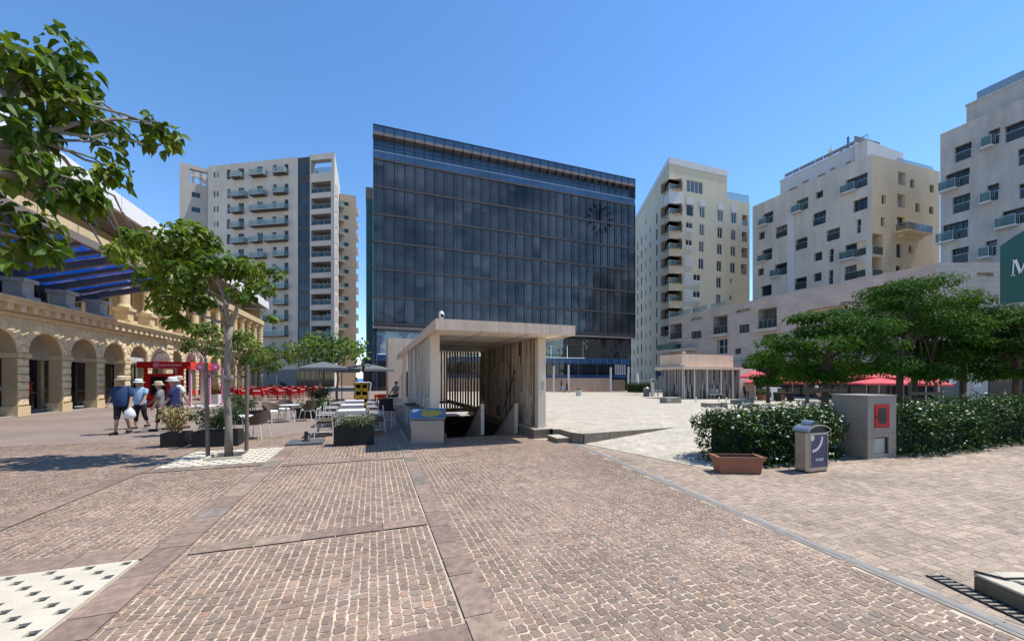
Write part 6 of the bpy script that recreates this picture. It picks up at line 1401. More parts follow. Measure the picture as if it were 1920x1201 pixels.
    if detail:
        mb = MB()
        for sx in (-.035, .035): mb.lathe([(.002, -.012), (.012, 0), (.002, .012)], 'hair_dark', tuple(P['hea'] + V((sx * h, -.084 * h, .015))), 8)
        mb.obox(P['hea'] + V((0, -.078 * h, -.048 * h)), (.022, 0, 0), (0, .006, 0), (0, 0, .004), 'cloth_pink'); mb.build('face', t, world=False)
        mb = MB()
        for sx in (-1, 1): mb.lathe([(.006, -.03), (.018, -.01), (.02, .015), (.006, .03)], 'skin_tan', tuple(P['hea'] + V((sx * .088 * h, .0, -.005))), 8, .6, 1.2)
        mb.build('ears', t, smooth=True, world=False)
    return t, P
def facing(dx, dd):   # direction in camera frame (right, away) -> rotation with local -y forward
    a, b = w2g(dx, dd); return math.atan2(b, a) + math.pi / 2
g = G(229, 813); man, PM = person('man in blue t-shirt and straw hat walking with a white bag in his hand', g, facing(.35, -1), 1.72, 'cloth_blue', 'cloth_black', (.20, -.14), (.12, .22), (.08, .25), 'straw', 'hair_grey', .62, 1.05, 1.22, head_down=.1)
M_ = Matrix.Rotation(facing(.35, -1), 4, 'Z'); hp = V(g) + (M_ @ PM['hanr'])
t = thing('carrier_bag', 'white plastic carrier bag hanging from the hand of the man in blue', 'bag', (hp.x, hp.y, hp.z - .40))
mb = MB(); o = V((hp.x, hp.y, hp.z - .40)); mb.lathe([(.07, 0), (.13, .03), (.155, .12), (.12, .24), (.05, .33), (.03, .36)], 'bag_white', tuple(o), 12, 1, .7); mb.build('sack', t, smooth=True); mb = MB(); mb.tube([o + V((-.02, 0, .34)), o + V((-.025, 0, .40)), o + V((.02, 0, .43)), o + V((.03, 0, .36))], .012, 'bag_white', 6); mb.build('handles', t)
g = G(263, 802.5); person('woman in pale blue top and white sun hat walking behind the man in blue', g, facing(.1, -1), 1.62, 'cloth_sky', 'cloth_black', (.14, -.16), (.3, .35), (.08, .3), 'hat_white', 'hair_grey', .5, 1.5, 1.1, head_down=.35)
x, d = (327 - CX) / F * 11.7, 11.7; person('man in navy t-shirt and pale hat standing behind the dry shrub planter', (*w2g(x, d), 0), facing(-.8, -.35), 1.68, 'cloth_navy', 'cloth_black', (.12, -.12), (.15, .2), (.05, .2), 'hat_white', 'hair_grey', .6, .6, 1.35, head_down=.12)
x, d = (301 - CX) / F * 12.6, 12.6; person('person in grey top and small hat partly hidden behind the navy shirted man', (*w2g(x, d), 0), facing(-.8, -.5), 1.55, 'cloth_grey', 'cloth_black', (.2, -.2), (.55, .1), (.1, .3), 'straw', 'hair_grey', .6, 1.4, 1.1, head_down=.2)
x, d = (333 - CX) / F * 13.2, 13.2; person('person in a straw sun hat seen just over the shoulder of the navy shirted man', (*w2g(x, d), 0), facing(.3, 1), 1.72, 'cloth_white', 'cloth_grey', (.15, -.15), (.1, .1), (.1, .2), 'straw', 'hair_grey', .5, 1.5, 1.1)
def far(label, px, py, dirn, **kw):
    d = F * 1.95 / (py - HY)
    for _ in range(4): a, b = gr_tree(px, d); z = gp(a, b); d = F * (CZ - z) / (py - HY)
    return person(label, (*gr_tree(px, d), z), facing(*dirn), detail=False, **kw)
far('woman with dark hair and long pale blue skirt walking on the sunny plaza', 1053, 735, (1, -.2), H=1.72, top='cloth_black', low='cloth_denim', hair='hair_dark', skirt=True, long_hair=True)
far('person in black walking beside the woman in the long skirt', 1063, 735, (1, 0), H=1.6, top='cloth_black', low='cloth_black', hair='hair_dark', cuff=1.8)
far('person with a dark backpack bending near the white post by the low wall', 1137, 732, (1, .2), H=1.5, top='cloth_white', low='stone_brown' if False else 'cloth_pink', hair='hair_dark', cuff=1.7)
far('person in a pale dress and hat standing by the low brown wall', 1150, 733.5, (-1, 0), H=1.62, top='cloth_pink', low='cloth_pink', hair='hair_dark', hat='hat_white', cuff=.6)
a, b = gr_tree(668, 33); person('person in dark clothes standing by the yellow crate stack', (a, b, 0), facing(.4, 1), 1.72, 'cloth_black', 'cloth_black', (.1, -.1), (.1, .1), (.05, .1), None, 'hair_dark', 2, 1.9, 1.0, detail=False)
a, b = gr_tree(743, 22.5); person('person in a grey top sitting on the white counter by the pavilion wall', (a, b, .22), facing(-.6, -1), 1.65, 'cloth_grey', 'cloth_black', (.1, -.1), (.5, .5), (.05, .1), None, 'hair_dark', .5, 1.9, 1.0, sit=True, detail=False)
a, b = gr_tree(1530, 30); person('seated person in a white cap at the café below the red parasols', (a, b, gp(a, b)), facing(.6, -1), 1.65, 'cloth_black', 'cloth_black', (.1, -.1), (.5, .5), (.05, .1), 'hat_white', 'hair_dark', .5, 1.9, 1.0, sit=True, detail=False)

# =================== FURNITURE, LEFT CAFE ===================
mk('alu_white', (.62, .61, .58), .4, .0, var=.05); mk('weave', (.105, .075, .055), .8, var=.3, vs=(30, 30, 60), bump=.5, bs=90, obj=True); mk('table_white', (.74, .73, .70), .45, var=.05); mk('cushion', (.66, .64, .59), .85, var=.05)
mk('steel_grey', (.34, .34, .335), .35, .75, var=.10, vs=(1, 1, 8)); mk('red_metal', (.40, .008, .010), .55, var=.1, spec=.25); mk('red_gloss', (.40, .006, .009), .5, var=.05, spec=.25); mk('red_bright', (.72, .06, .03), .5, var=.05); mk('pink_soft', (.62, .30, .38), .5, var=.06); mk('pink_pale', (.68, .48, .46), .5, var=.06); mk('crate_yellow', (.62, .34, .02), .5, var=.1); mk('parasol_grey', (.12, .13, .135), .9, var=.06); mk('parasol_red', (.62, .085, .095), .85, var=.06); mk('wood_pale', (.40, .26, .15), .7, var=.2); mk('screen_black', (.008, .008, .009), .35, var=0, spec=.2)
# table
def cafe_table(label, loc, group='white tables beside the pavilion', W=.78, Hh=.76, first=None):
    if first: return dup(first, loc, 0, label, group)
    t = thing('cafe_table', label, 'table', loc, 0, group); mb = MB(); mb.box(-W / 2, -W / 2, Hh - .045, W / 2, W / 2, Hh, 'table_white'); mb.build('tabletop', t, world=False, bevel=.008)
    for sx in (-1, 1):
        for sy in (-1, 1): mb = MB(); x, y = sx * (W / 2 - .05), sy * (W / 2 - .05); mb.box(x - .035, y - .035, 0, x + .035, y + .035, Hh - .046, 'table_white'); mb.build('leg', t, world=False)
    mb = MB(); mb.box(-W / 2 + .09, -W / 2 + .03, Hh - .13, W / 2 - .09, -W / 2 + .05, Hh - .05, 'table_white'); mb.build('apron', t, world=False); mb = MB(); mb.box(-W / 2 + .09, W / 2 - .05, Hh - .13, W / 2 - .09, W / 2 - .03, Hh - .05, 'table_white'); mb.build('apron', t, world=False); return t
def armchair(label, loc, rz, group='brown woven chairs at the white tables', first=None):
    if first: return dup(first, loc, rz, label, group)
    t = thing('woven_chair', label, 'chair', loc, rz, group)   # local: seat faces -y
    for sx in (-1, 1):
        for y, yt in ((-.24, -.20), (.27, .20)): mb = MB(); mb.tube([(sx * .27, y, 0), (sx * .25, yt, .66 if y < 0 else .84)], .014, 'alu_white', 6); mb.build('leg', t, world=False)
        mb = MB(); mb.tube([(sx * .25, -.21, .66), (sx * .26, .0, .665), (sx * .25, .21, .66)], .016, 'alu_white', 6); mb.build('armrest', t, world=False)
    mb = MB(); mb.box(-.25, -.24, .41, .25, .22, .445, 'weave'); mb.box(-.235, -.23, .446, .235, .2, .48, 'weave'); mb.build('seat', t, world=False)
    mb = MB(); mb.obox((0, .225, .67), (.25, 0, 0), (0, .012, .004), (0, -.02, .17), 'weave'); mb.tube([(-.25, .2, .84), (.25, .2, .84)], .015, 'alu_white', 6); mb.build('backrest', t, world=False)
    mb = MB(); mb.tube([(-.265, -.22, .16), (-.265, .24, .16)], .010, 'alu_white', 6); mb.tube([(.265, -.22, .16), (.265, .24, .16)], .010, 'alu_white', 6); mb.build('stretcher', t, world=False); return t
def shell_chair(label, loc, rz, group='round backed woven armchairs', first=None):
    if first: return dup(first, loc, rz, label, group)
    t = thing('round_armchair', label, 'armchair', loc, rz, group); mb = MB(); n = 14
    def ringpt(k, z, r, fl): a = math.pi * (k / n) * 1.16 - math.pi * .08; return (math.cos(a) * r * 1.05, math.sin(a) * r + fl, z)
    for k in range(n):
        rise = lambda q: .60 + .22 * math.sin(math.pi * q / n) ** .8
        for r0, r1, s_ in ((.235, .33, 1), (.222, .315, -1)):
            q_ = [ringpt(k, .43, r0, -.02), ringpt(k + 1, .43, r0, -.02), ringpt(k + 1, rise(k + 1), r1, -.02), ringpt(k, rise(k), r1, -.02)]; mb.poly(q_ if s_ > 0 else q_[::-1], 'weave')
        mb.poly([ringpt(k, rise(k), .33, -.02), ringpt(k + 1, rise(k + 1), .33, -.02), ringpt(k + 1, rise(k + 1), .315, -.02), ringpt(k, rise(k), .315, -.02)], 'weave')
    mb.build('shell', t, world=False); mb = MB(); mb.lathe([(.24, .40), (.25, .43), (.24, .47), (.2, .485), (.02, .485)], 'cushion', (0, -.03, 0), 16); mb.build('seat', t, smooth=True, world=False)
    for sx in (-1, 1):
        for y, y1 in ((-.20, -.27), (.16, .25)): mb = MB(); mb.tube([(sx * .2, y, .42), (sx * .27, y1, 0)], .014, 'alu_white', 6); mb.build('leg', t, world=False)
    return t
def W3(px, d): x = (px - CX) / F * d; return (*w2g(x, d), 0)
T_ = []
for i_, (px, d, lab) in enumerate(((660, 12.0, 'white square café table nearest the low black planter box'), (661, 14.4, 'second white square café table, between the first and the yellow crates'), (665, 17.0, 'white square café table right in front of the yellow crate stack'))):
    T_.append(cafe_table(lab, W3(px, d), first=T_[0] if T_ else None))
A0_ = None
for i_, tb in enumerate(T_):
    for s, nm in ((-1, 'umbrella side'), (1, 'pavilion side')):
        for k, off in enumerate((-.28, .30)):
            lab = f"brown woven chair on the {nm} of the {['nearest', 'second', 'third'][i_]} white table, {'front' if k == 0 else 'rear'} one"
            ch = armchair(lab, (tb.location.x + s * .72, tb.location.y + off * (1.0), 0), (-math.pi / 2 if s < 0 else math.pi / 2) + random.uniform(-.1, .1) + math.pi, first=A0_); A0_ = A0_ or ch
S0 = None
for px, py, fx, fd, lab in ((483, 822, -1, -.1, 'round woven armchair nearest the slender tree, turned to its own table'), (508, 792, 1, -.15, 'round woven armchair on the arcade side of the small round table'), (532, 786, .3, -1, 'round woven armchair behind the small round table'), (578, 788, -1, -.1, 'round woven armchair on the pavilion side of the small round table')):
    S0_ = shell_chair(lab, G(px, py), facing(fx, fd), first=S0); S0 = S0 or S0_
def round_table(label, loc, r, hgt, top, first=None):
    if first: return dup(first, loc, 0, label, 'small round café tables')
    t = thing('round_table', label, 'table', loc, 0, 'small round café tables'); mb = MB(); mb.lathe([(r - .01, hgt - .03), (r, hgt - .02), (r, hgt - .005), (r - .01, hgt)], top, (0, 0, 0), 22); mb.build('tabletop', t, world=False)
    for k in range(4): a = math.pi / 4 + k * math.pi / 2; mb = MB(); mb.tube([(.14 * math.cos(a), .14 * math.sin(a), hgt - .03), (.30 * math.cos(a), .30 * math.sin(a), 0)], .016, 'alu_white', 6); mb.build('leg', t, world=False)
    return t
rt = round_table('small round white café table between two woven armchairs', G(543, 790), .36, .68, 'table_white'); round_table('small round table half hidden by the stake beside the nearest armchair', G(448, 824), .36, .68, 'table_white', rt)
# bar chairs along the slatted wall
def tall_chair(label, loc, rz, first=None):
    if first: return dup(first, loc, rz, label, 'white ladder backed chairs along the slatted wall')
    t = thing('tall_chair', label, 'chair', loc, rz, 'white ladder backed chairs along the slatted wall')
    for sx in (-1, 1):
        for y, zt_ in ((-.2, .62), (.2, .98)): mb = MB(); mb.box(sx * .2 - .02, y - .02, 0, sx * .2 + .02, y + .02, zt_, 'alu_white'); mb.build('leg', t, world=False)
    mb = MB(); mb.box(-.22, -.22, .60, .22, .18, .64, 'weave'); mb.build('seat', t, world=False); mb = MB()
    for z in (.72, .83, .94): mb.box(-.18, .185, z, .18, .205, z + .05, 'alu_white')
    mb.build('backrest', t, world=False); mb = MB(); mb.box(-.18, -.21, .22, .18, -.19, .25, 'alu_white'); mb.box(-.205, -.18, .3, -.19, .18, .33, 'alu_white'); mb.box(.19, -.18, .3, .205, .18, .33, 'alu_white'); mb.build('footrest', t, world=False); return t
C0 = None
for k, (b, lab) in enumerate(((11.2, 'white ladder backed chair by the slatted wall, just behind the map board'), (12.0, 'white ladder backed chair by the slatted wall, second behind the map board'), (13.3, 'white ladder backed chair by the slatted wall, third behind the map board'), (14.3, 'white ladder backed chair by the slatted wall, farthest from the map board'))):
    c_ = tall_chair(lab, (1.26, b, .2), -math.pi / 2 + math.pi * (k % 2) * 0, C0); C0 = C0 or c_
t = dup(C0, W3(727, 13.6), math.pi * .9, 'white chair draped with a black jacket beside the second white table', 'white ladder backed chairs along the slatted wall'); q_ = W3(727, 13.6)
j = thing('jacket', 'black jacket hung over the back of a white chair', 'jacket', (q_[0], q_[1], .62)); mb = MB()
a = math.pi * .9; mm = Matrix.Rotation(a, 4, 'Z'); cc_ = V(q_) + mm @ V((0, .2, .82)); mb.obox(cc_, mm @ V((.24, 0, 0)), mm @ V((0, .05, 0)), V((0, 0, .22)), 'cloth_black'); mb.build('cloth', j, bevel=.04)
# parasol base
c = G(574, 831); t = thing('parasol_stand', 'grey slab parasol stand with a black pole socket and no parasol', 'parasol stand', c); mb = MB(); mb.box(-.42, -.38, 0, .42, .38, .07, 'panel_slate'); mb.build('slab', t, world=False, bevel=.01); mb = MB(); mb.lathe([(.09, .071), (.09, .10), (.045, .12), (.045, .32)], 'iron', (0, 0, 0), 12); mb.build('socket', t, world=False)
# map board
gL, gR = G(769, 835), G(834, 834); c = (gL + gR) / 2; u = (gR - gL); Wd = u.length; u.normalize(); n = V((u.y, -u.x, 0)); c = c - n * .13
mk('map_blue', (.07, .16, .30), .3, var=.15)
m, nt, b = new_mat('map_land'); nz = nn(nt, 'ShaderNodeTexNoise'); nz.inputs['Scale'].default_value = 14; nt.links.new(pos_vec(nt), nz.inputs['Vector']); rp = nn(nt, 'ShaderNodeValToRGB'); nt.links.new(nz.outputs['Fac'], rp.inputs[0])
for p_, c_ in ((.35, (.10, .22, .04, 1)), (.5, (.45, .40, .05, 1)), (.62, (.50, .22, .03, 1)), (.75, (.20, .30, .08, 1))):
    e = rp.color_ramp.elements.new(p_); e.color = c_
nt.links.new(rp.outputs[0], b.inputs['Base Color']); setb(b, Roughness=.3)
t = thing('map_board', 'grey metal map stand with a sloping colourful town map on top', 'map stand', c); mb = MB(); mb.obox(c + V((0, 0, .34)), u * Wd * .47, n * .13, V((0, 0, .30)), 'steel_grey'); mb.build('cabinet', t, bevel=.01)
mb = MB(); mb.obox(c + V((0, 0, .02)), u * Wd * .5, n * .16, V((0, 0, .02)), 'steel_grey'); mb.build('base', t)
up_ = (V((0, 0, .12)) - n * .15); nm = u.cross(up_).normalized(); nm = nm if nm.z > 0 else -nm; tc = c + V((0, 0, .80)); mb = MB(); mb.obox(tc, u * Wd * .52, up_, nm * .03, 'steel_grey'); pn = mb.build('panel', t, bevel=.012)
mb = MB(); mb.obox(tc + nm * .033, u * Wd * .49, up_ * .92, nm * .002, 'map_blue'); mb.build('map_sheet', pn)
mb = MB(); P_ = [(-.45, -.35), (-.15, -.78), (.22, -.82), (.6, -.55), (.88, -.1), (.82, .35), (.5, .72), (.1, .6), (-.12, .85), (-.45, .7), (-.32, .2)]
mb.poly([tc + nm * .0365 + u * (x * Wd * .49) + up_ * (y * .9) for x, y in P_], 'map_land'); mb.poly([tc + nm * .0365 + u * (x * Wd * .49) + up_ * (y * .9) for x, y in ((-.95, .9), (-.95, .1), (-.7, .3), (-.45, .85))], 'plastic_white'); mb.build('map_print', pn)
# yellow crates
a, b, _ = W3(678, 19.5); t = thing('crate_stack_shelf', 'yellow bottle rack with a white cloth thrown over its side', 'rack', (a, b, 0)); mb = MB(); mb.box(a - .32, b - .2, 0, a + .32, b + .2, .06, 'crate_yellow'); 
for z in (.06, .42, .78, 1.14):
    mb.box(a - .32, b - .2, z, a - .26, b + .2, z + .36, 'crate_yellow'); mb.box(a + .26, b - .2, z, a + .32, b + .2, z + .36, 'crate_yellow'); mb.box(a - .26, b - .2, z, a + .26, b + .2, z + .10, 'crate_yellow'); mb.box(a - .035, b - .2, z + .1, a + .035, b + .2, z + .36, 'crate_yellow'); mb.box(a - .26, b - .2, z + .28, a + .26, b + .18, z + .36, 'crate_yellow')
mb.build('rack', t); mb = MB(); mb.box(a - .26, b + .15, .1, a + .26, b + .19, 1.5, 'screen_black'); mb.build('back', t)
j = thing('white_cloth', 'white cloth draped over the top and side of the yellow rack', 'cloth', (a + .35, b, 1.5)); mb = MB(); mb.box(a - .34, b - .24, 1.503, a + .40, b + .24, 1.54, 'hat_white'); mb.obox((a + .40, b, 1.0), (.03, 0, 0), (0, .22, 0), (.04, 0, .5), 'hat_white'); mb.build('cloth', j, bevel=.02)
# white counter and orange box
a, b = gr_tree(743, 22); t = thing('counter', 'pale stone counter bench by the far pavilion wall', 'counter', (a, b, 0)); mb = MB(); mb.box(a - .9, b - .4, .02, a + .9, b + .4, .56, 'precast_pale'); mb.box(a - .94, b - .44, .561, a + .94, b + .44, .62, 'precast_pale'); mb.build('block', t)
a, b = gr_tree(713, 21); t = thing('delivery_box', 'orange red insulated box standing by the counter', 'box', (a, b, 0)); mb = MB(); mb.box(a - .3, b - .25, 0, a + .3, b + .25, .78, 'red_bright'); mb.build('body', t, bevel=.03); mb = MB(); mb.box(a - .32, b - .27, .781, a + .32, b + .27, .86, 'red_bright'); mb.build('lid', t, bevel=.02)
# grey parasols
def parasol(label, loc, r, ze, zp, mat, group, sides=8, cant=False, first=None, rot=0.2):
    if first: return dup(first, loc, None, label, group)
    t = thing('parasol', label, 'parasol', loc, 0, group); mb = MB(); N = sides
    pt = lambda k, rr, z: (rr * math.cos(2 * math.pi * k / N + rot), rr * math.sin(2 * math.pi * k / N + rot), z)
    for k in range(N):
        a_, b_ = pt(k, r, ze), pt(k + 1, r, ze); m0 = pt(k + .5, r * .97 * math.cos(math.pi / N), ze + .03); c_, d_ = pt(k, r * .5, lerp(ze, zp, .56)), pt(k + 1, r * .5, lerp(ze, zp, .56)); tp = (0, 0, zp)
        mb.poly([a_, m0, d_, c_], mat); mb.poly([m0, b_, d_], mat); mb.poly([c_, d_, tp], mat); mb.poly([a_, m0, (m0[0], m0[1], m0[2] - .14), (a_[0], a_[1], a_[2] - .14)], mat); mb.poly([m0, b_, (b_[0], b_[1], b_[2] - .14), (m0[0], m0[1], m0[2] - .14)], mat)
    mb.build('canopy', t, world=False)
    mb = MB(); mb.tube([(0, 0, 0.1), (0, 0, zp - .02)], .035, 'frame_dark' if mat == 'parasol_grey' else 'alu_white', 8); mb.build('pole', t, world=False); mb = MB(); mb.box(-.35, -.35, 0, .35, .35, .1, 'slab_grey'); mb.build('base', t, world=False)
    for k in range(N): mb = MB(); mb.bar((0, 0, ze + .02), pt(k, r * .62, lerp(zp, ze, .66)), .02, .02, 'frame_dark'); mb.build('rib', t, world=False)
    return t
PG = parasol('grey square topped parasol above the tall dark bush', W3(607, 22), 1.75, tz(690, 22), tz(679, 22) + .05, 'parasol_grey', 'grey parasols at the café', 4, rot=.9)
parasol('grey parasol on a black mast right behind the yellow rack', W3(686, 25), 1.7, 0, 0, '', 'grey parasols at the café', first=PG).rotation_euler = (0, 0, .5)
for px, d, lab in ((566 + 20, 30, 'grey parasol half hidden behind the round trees'),): parasol(lab, W3(px + 55, d), 1, 0, 0, '', 'grey parasols at the café', first=PG)
a, b, _ = W3(682, 23.2); t = thing('lantern_post', 'black wrought iron lantern post in front of the sea gap', 'street lamp', (a, b, 0)); mb = MB(); mb.tube([(a, b, 0), (a, b, 2.45)], [.05, .035], 'iron', 8); mb.build('post', t); mb = MB(); zl_ = 2.4
mb.tube([(a - .42, b, zl_ + .12), (a - .25, b, zl_ + .05), (a - .08, b, zl_ + .14), (a - .06, b, zl_ - .3), (a, b, zl_ - .4)], .03, 'iron', 6); mb.tube([(a + .42, b, zl_ + .12), (a + .25, b, zl_ + .05), (a + .08, b, zl_ + .14)], .03, 'iron', 6); mb.tube([(a, b, zl_), (a, b, zl_ + .42)], [.05, .008], 'iron', 6); mb.lathe([(.02, -.12), (.09, -.02), (.07, .1), (.02, .16)], 'iron', (a, b, zl_), 8); mb.build('bracket', t)
# red cafe chairs and tables
def red_chair(label, loc, rz, first=None):
    if first: return dup(first, loc, rz, label, 'red metal café chairs')
    t = thing('red_chair', label, 'chair', loc, rz, 'red metal café chairs'); mb = MB(); mb.box(-.22, -.22, .43, .22, .2, .46, 'red_metal'); mb.build('seat', t, world=False); mb = MB(); mb.obox((0, .22, .66), (.22, 0, 0), (0, .012, 0), (0, .03, .19), 'red_metal'); mb.build('backrest', t, world=False)
    for sx in (-1, 1):
        for y in (-.2, .2): mb = MB(); mb.tube([(sx * .19, y * .9, .43), (sx * .22, y * 1.15, 0)], .014, 'red_metal', 5); mb.build('leg', t, world=False)
    return t
def red_table(label, loc, first=None):
    if first: return dup(first, loc, None, label, 'pale topped red café tables')
    t = thing('cafe_table', label, 'table', loc, 0, 'pale topped red café tables'); mb = MB(); mb.box(-.38, -.38, .72, .38, .38, .75, 'table_white'); mb.build('tabletop', t, world=False); mb = MB(); mb.tube([(0, 0, .03), (0, 0, .72)], .03, 'iron', 6); mb.box(-.25, -.03, 0, .25, .03, .03, 'iron'); mb.box(-.03, -.25, .001, .03, .25, .031, 'iron'); mb.build('pedestal', t, world=False)
    return t
RC0 = RT0 = None; ordn = ['first', 'second', 'third', 'fourth', 'fifth', 'sixth', 'seventh']
rowsR = [('front', 30.5, [388, 414, 452, 476, 520, 545]), ('second', 34.5, [404, 440, 492, 516, 540, 562]), ('third', 39.5, [430, 468, 500, 530, 556, 578]), ('back', 45.0, [470, 512, 545, 568, 588])]
for rn, d, pxs in rowsR:
    for i_, px in enumerate(pxs):
        a, b = gr_tree(px, d + random.uniform(-.5, .5)); tt = red_table(f'pale topped red café table, {ordn[i_]} from the kiosk in the {rn} row', (a, b, 0), RT0); RT0 = RT0 or tt
        for s, (dx, dy) in enumerate(((-.68, 0), (.68, 0), (0, -.68), (0, .68))):
            side = ['arcade', 'pavilion', 'near', 'far'][s]; rz = math.atan2(-dy, -dx) + math.pi / 2 + random.uniform(-.2, .2)
            ch = red_chair(f'red metal chair on the {side} side of the {ordn[i_]} table from the kiosk, {rn} row', (a + dx * random.uniform(.9, 1.15), b + dy * random.uniform(.9, 1.15), 0), rz, RC0); RC0 = RC0 or ch
# kiosk
kl, kr = G(268, 764), G(356, 763); u = (kr - kl); WK = u.length; u.normalize(); n = V((u.y, -u.x, 0))
if n.dot(-kl) < 0: n = -n
c = (kl + kr) / 2; t = thing('kiosk', 'red photo kiosk with pink side, rounded roof signs and a black screen', 'kiosk', c); dk = F * 1.75 / 55.5
zk = lambda py: CZ + (HY - py) * dk / F
def KB(mb, s0, z0, s1, z1, o0, o1, m): cc = kl + u * ((s0 + s1) / 2) + n * ((o0 + o1) / 2) + V((0, 0, (z0 + z1) / 2)); mb.obox(cc, u * (s1 - s0) / 2, n * abs(o1 - o0) / 2, V((0, 0, (z1 - z0) / 2)), m)
mb = MB(); KB(mb, -.15, zk(690), WK + .15, zk(678), -2.2, .25, 'red_gloss'); mb.build('fascia', t)
mb = MB(); KB(mb, WK + .152, zk(692), WK + .20, zk(679), -2.2, .25, 'red_bright'); mb.build('fascia_side', t)  # side fascia given a brighter red to look sunlit
mb = MB(); KB(mb, .1, 0.0, 1.75, zk(700), -.25, 0, 'red_gloss'); KB(mb, .0, 0, .12, zk(690), -.2, -.05, 'red_gloss'); KB(mb, 1.76, 0, 1.95, zk(690), -.3, -.02, 'red_gloss'); mb.build('front_panel', t)
mb = MB(); KB(mb, .40, zk(740), 1.18, zk(706), .002, .03, 'screen_black'); mb.build('screen', t)
mb = MB(); KB(mb, 1.96, 0, WK + .05, zk(690), -2.0, -1.9, 'pink_soft'); KB(mb, 1.96, .02, WK - .06, zk(690), -1.89, -1.84, 'pink_pale'); KB(mb, WK - .05, 0, WK + .06, zk(690), -.1, .02, 'pink_soft'); KB(mb, WK + .75, 0, WK + .86, zk(690), -1.9, -1.8, 'pink_soft'); mb.build('side_panel', t)
mb = MB(); KB(mb, .2, 0, WK + .9, .02, -2.1, .1, 'plastic_white'); mb.build('floor_plate', t)
for s, nm in ((1.0, 0), (WK - .05, 1)):
    mb = MB(); o = kl + u * s + n * (.1 if nm == 0 else -.6) + V((0, 0, zk(678))); R_k = .55
    for (r0, r1, m_) in (((.34, .385, 'pink_pale'), (.44, .49, 'pink_pale'), (.0, .02, 'pink_pale')) if nm else ((.0, .40, 'precast_warm'), (.46, .55, 'precast_warm'))):
        for k in range(16):
            a0_, a1_ = math.pi * k / 16, math.pi * (k + 1) / 16; f_ = lambda r, a: o + u * (r * math.cos(a) * .95) + V((0, 0, r * math.sin(a) * 1.3))
            for off in (.03, -.03): mb.poly([f_(r0, a0_) + n * off, f_(r1, a0_) + n * off, f_(r1, a1_) + n * off, f_(r0, a1_) + n * off], m_)
            mb.poly([f_(r1, a0_) + n * .03, f_(r1, a0_) - n * .03, f_(r1, a1_) - n * .03, f_(r1, a1_) + n * .03], m_)
    for k in (-1, 0, 1): mb.obox(o + u * (k * .16) + n * .035 + V((0, 0, .30)), u * .035, n * .006, V((0, 0, .12)), 'plastic_white')
    mb.build('arched_sign', t)
text_mesh('lettering', '@countrytwo', .26, 'pink_soft', frame_M(kl + u * (WK * .58) + n * .256 + V((0, 0, zk(684))), u, V((0, 0, 1)), n), t)
mb = MB()
for s0, z0, s1, z1 in ((.72, -.1, .75, .1), (.93, -.1, .96, .1), (.75, .07, .93, .1), (.75, -.1, .93, -.07)): KB(mb, s0, zk(684) + z0, s1, zk(684) + z1, .252, .262, 'pink_soft')
mb.lathe([(.03, -.002), (.045, 0), (.03, .002)], 'pink_soft', tuple(kl + u * .84 + n * .256 + V((0, 0, zk(684)))), 8); mb.build('camera_icon', t)
mk('sign_magenta', (.42, .03, .16), .4, var=0); mk('sign_purple', (.20, .035, .16), .4, var=0)
for px, m_, lab in ((375, 'sign_purple', 'round purple hanging sign at the kiosk edge'), (404, 'sign_magenta', 'round magenta hanging sign out beyond the kiosk')):
    q_ = at(px, 688, dk - 1.0); t = thing('hanging_sign', lab, 'sign', q_, 0, 'round signs on the kiosk'); v = (V((0, 0, CZ)) - q_); v.z = 0; v.normalize(); sdv = V((v.y, -v.x, 0)); mb = MB()
    for r0, off, mm_ in ((.21, .02, m_), (.17, .024, 'pink_soft'), (.155, .028, m_)):
        mb.poly([q_ + v * off + (sdv * math.cos(a) + V((0, 0, math.sin(a)))) * r0 for a in [i * math.pi / 12 for i in range(24)]], mm_)
    mb.poly([q_ - v * .02 + (sdv * math.cos(a) + V((0, 0, math.sin(a)))) * .21 for a in [i * math.pi / 12 for i in range(24)]], m_)
    for k in range(24): a0_, a1_ = k * math.pi / 12, (k + 1) * math.pi / 12; f_ = lambda a, o_: q_ + v * o_ + (sdv * math.cos(a) + V((0, 0, math.sin(a)))) * .21; mb.poly([f_(a0_, .02), f_(a1_, .02), f_(a1_, -.02), f_(a0_, -.02)], m_)
    mb.poly([q_ + v * .03 + sdv * x + V((0, 0, z)) for x, z in ((-.08, -.05), (.08, -.05), (.08, .03), (0, .10), (-.08, .03))], 'pink_soft'); mb.build('disc', t); mb = MB(); mb.bar(q_ + V((0, 0, .0)) - v * .025, q_ - v * .025 + sdv * (.55 if px < 390 else .95) * (1 if sdv.dot(kl - q_) > 0 else -1), .03, .03, 'red_bright'); mb.build('arm', t)
# inside the arcade: shop sign and display
q_ = V((AF - .3, piers[7] - 1.2, 2.95)); t = thing('shop_lettering', 'small white shop lettering hung inside an arch beside the kiosk', 'sign', (AF - .1, 33.6, 2.95)); mb = MB(); mb.box(AF - .2, 32.65, 2.78, AF - .16, 34.6, 3.15, 'shop_panel'); mb.build('board', t)
text_mesh('lettering', 'PIAZZA', .34, 'letter_white', frame_M((AF - .15, 33.6, 2.96), (0, 1, 0), (0, 0, 1), (1, 0, 0)), t)
t = thing('display_stand', 'dark shop display of red and black goods under the second arch', 'shop display', (AF - 2.1, 25.7, 0)); mb = MB(); mb.box(AF - 2.4, 25.0, .02, AF - 1.9, 26.2, .9, 'cloth_black'); mb.lathe([(.15, .9), (.3, 1.1), (.28, 1.5), (.1, 1.8)], 'red_metal', (AF - 2.15, 25.2, 0), 10); mb.lathe([(.2, .9), (.34, 1.2), (.2, 1.7)], 'shop_panel', (AF - 2.15, 25.9, 0), 10); mb.build('goods', t)
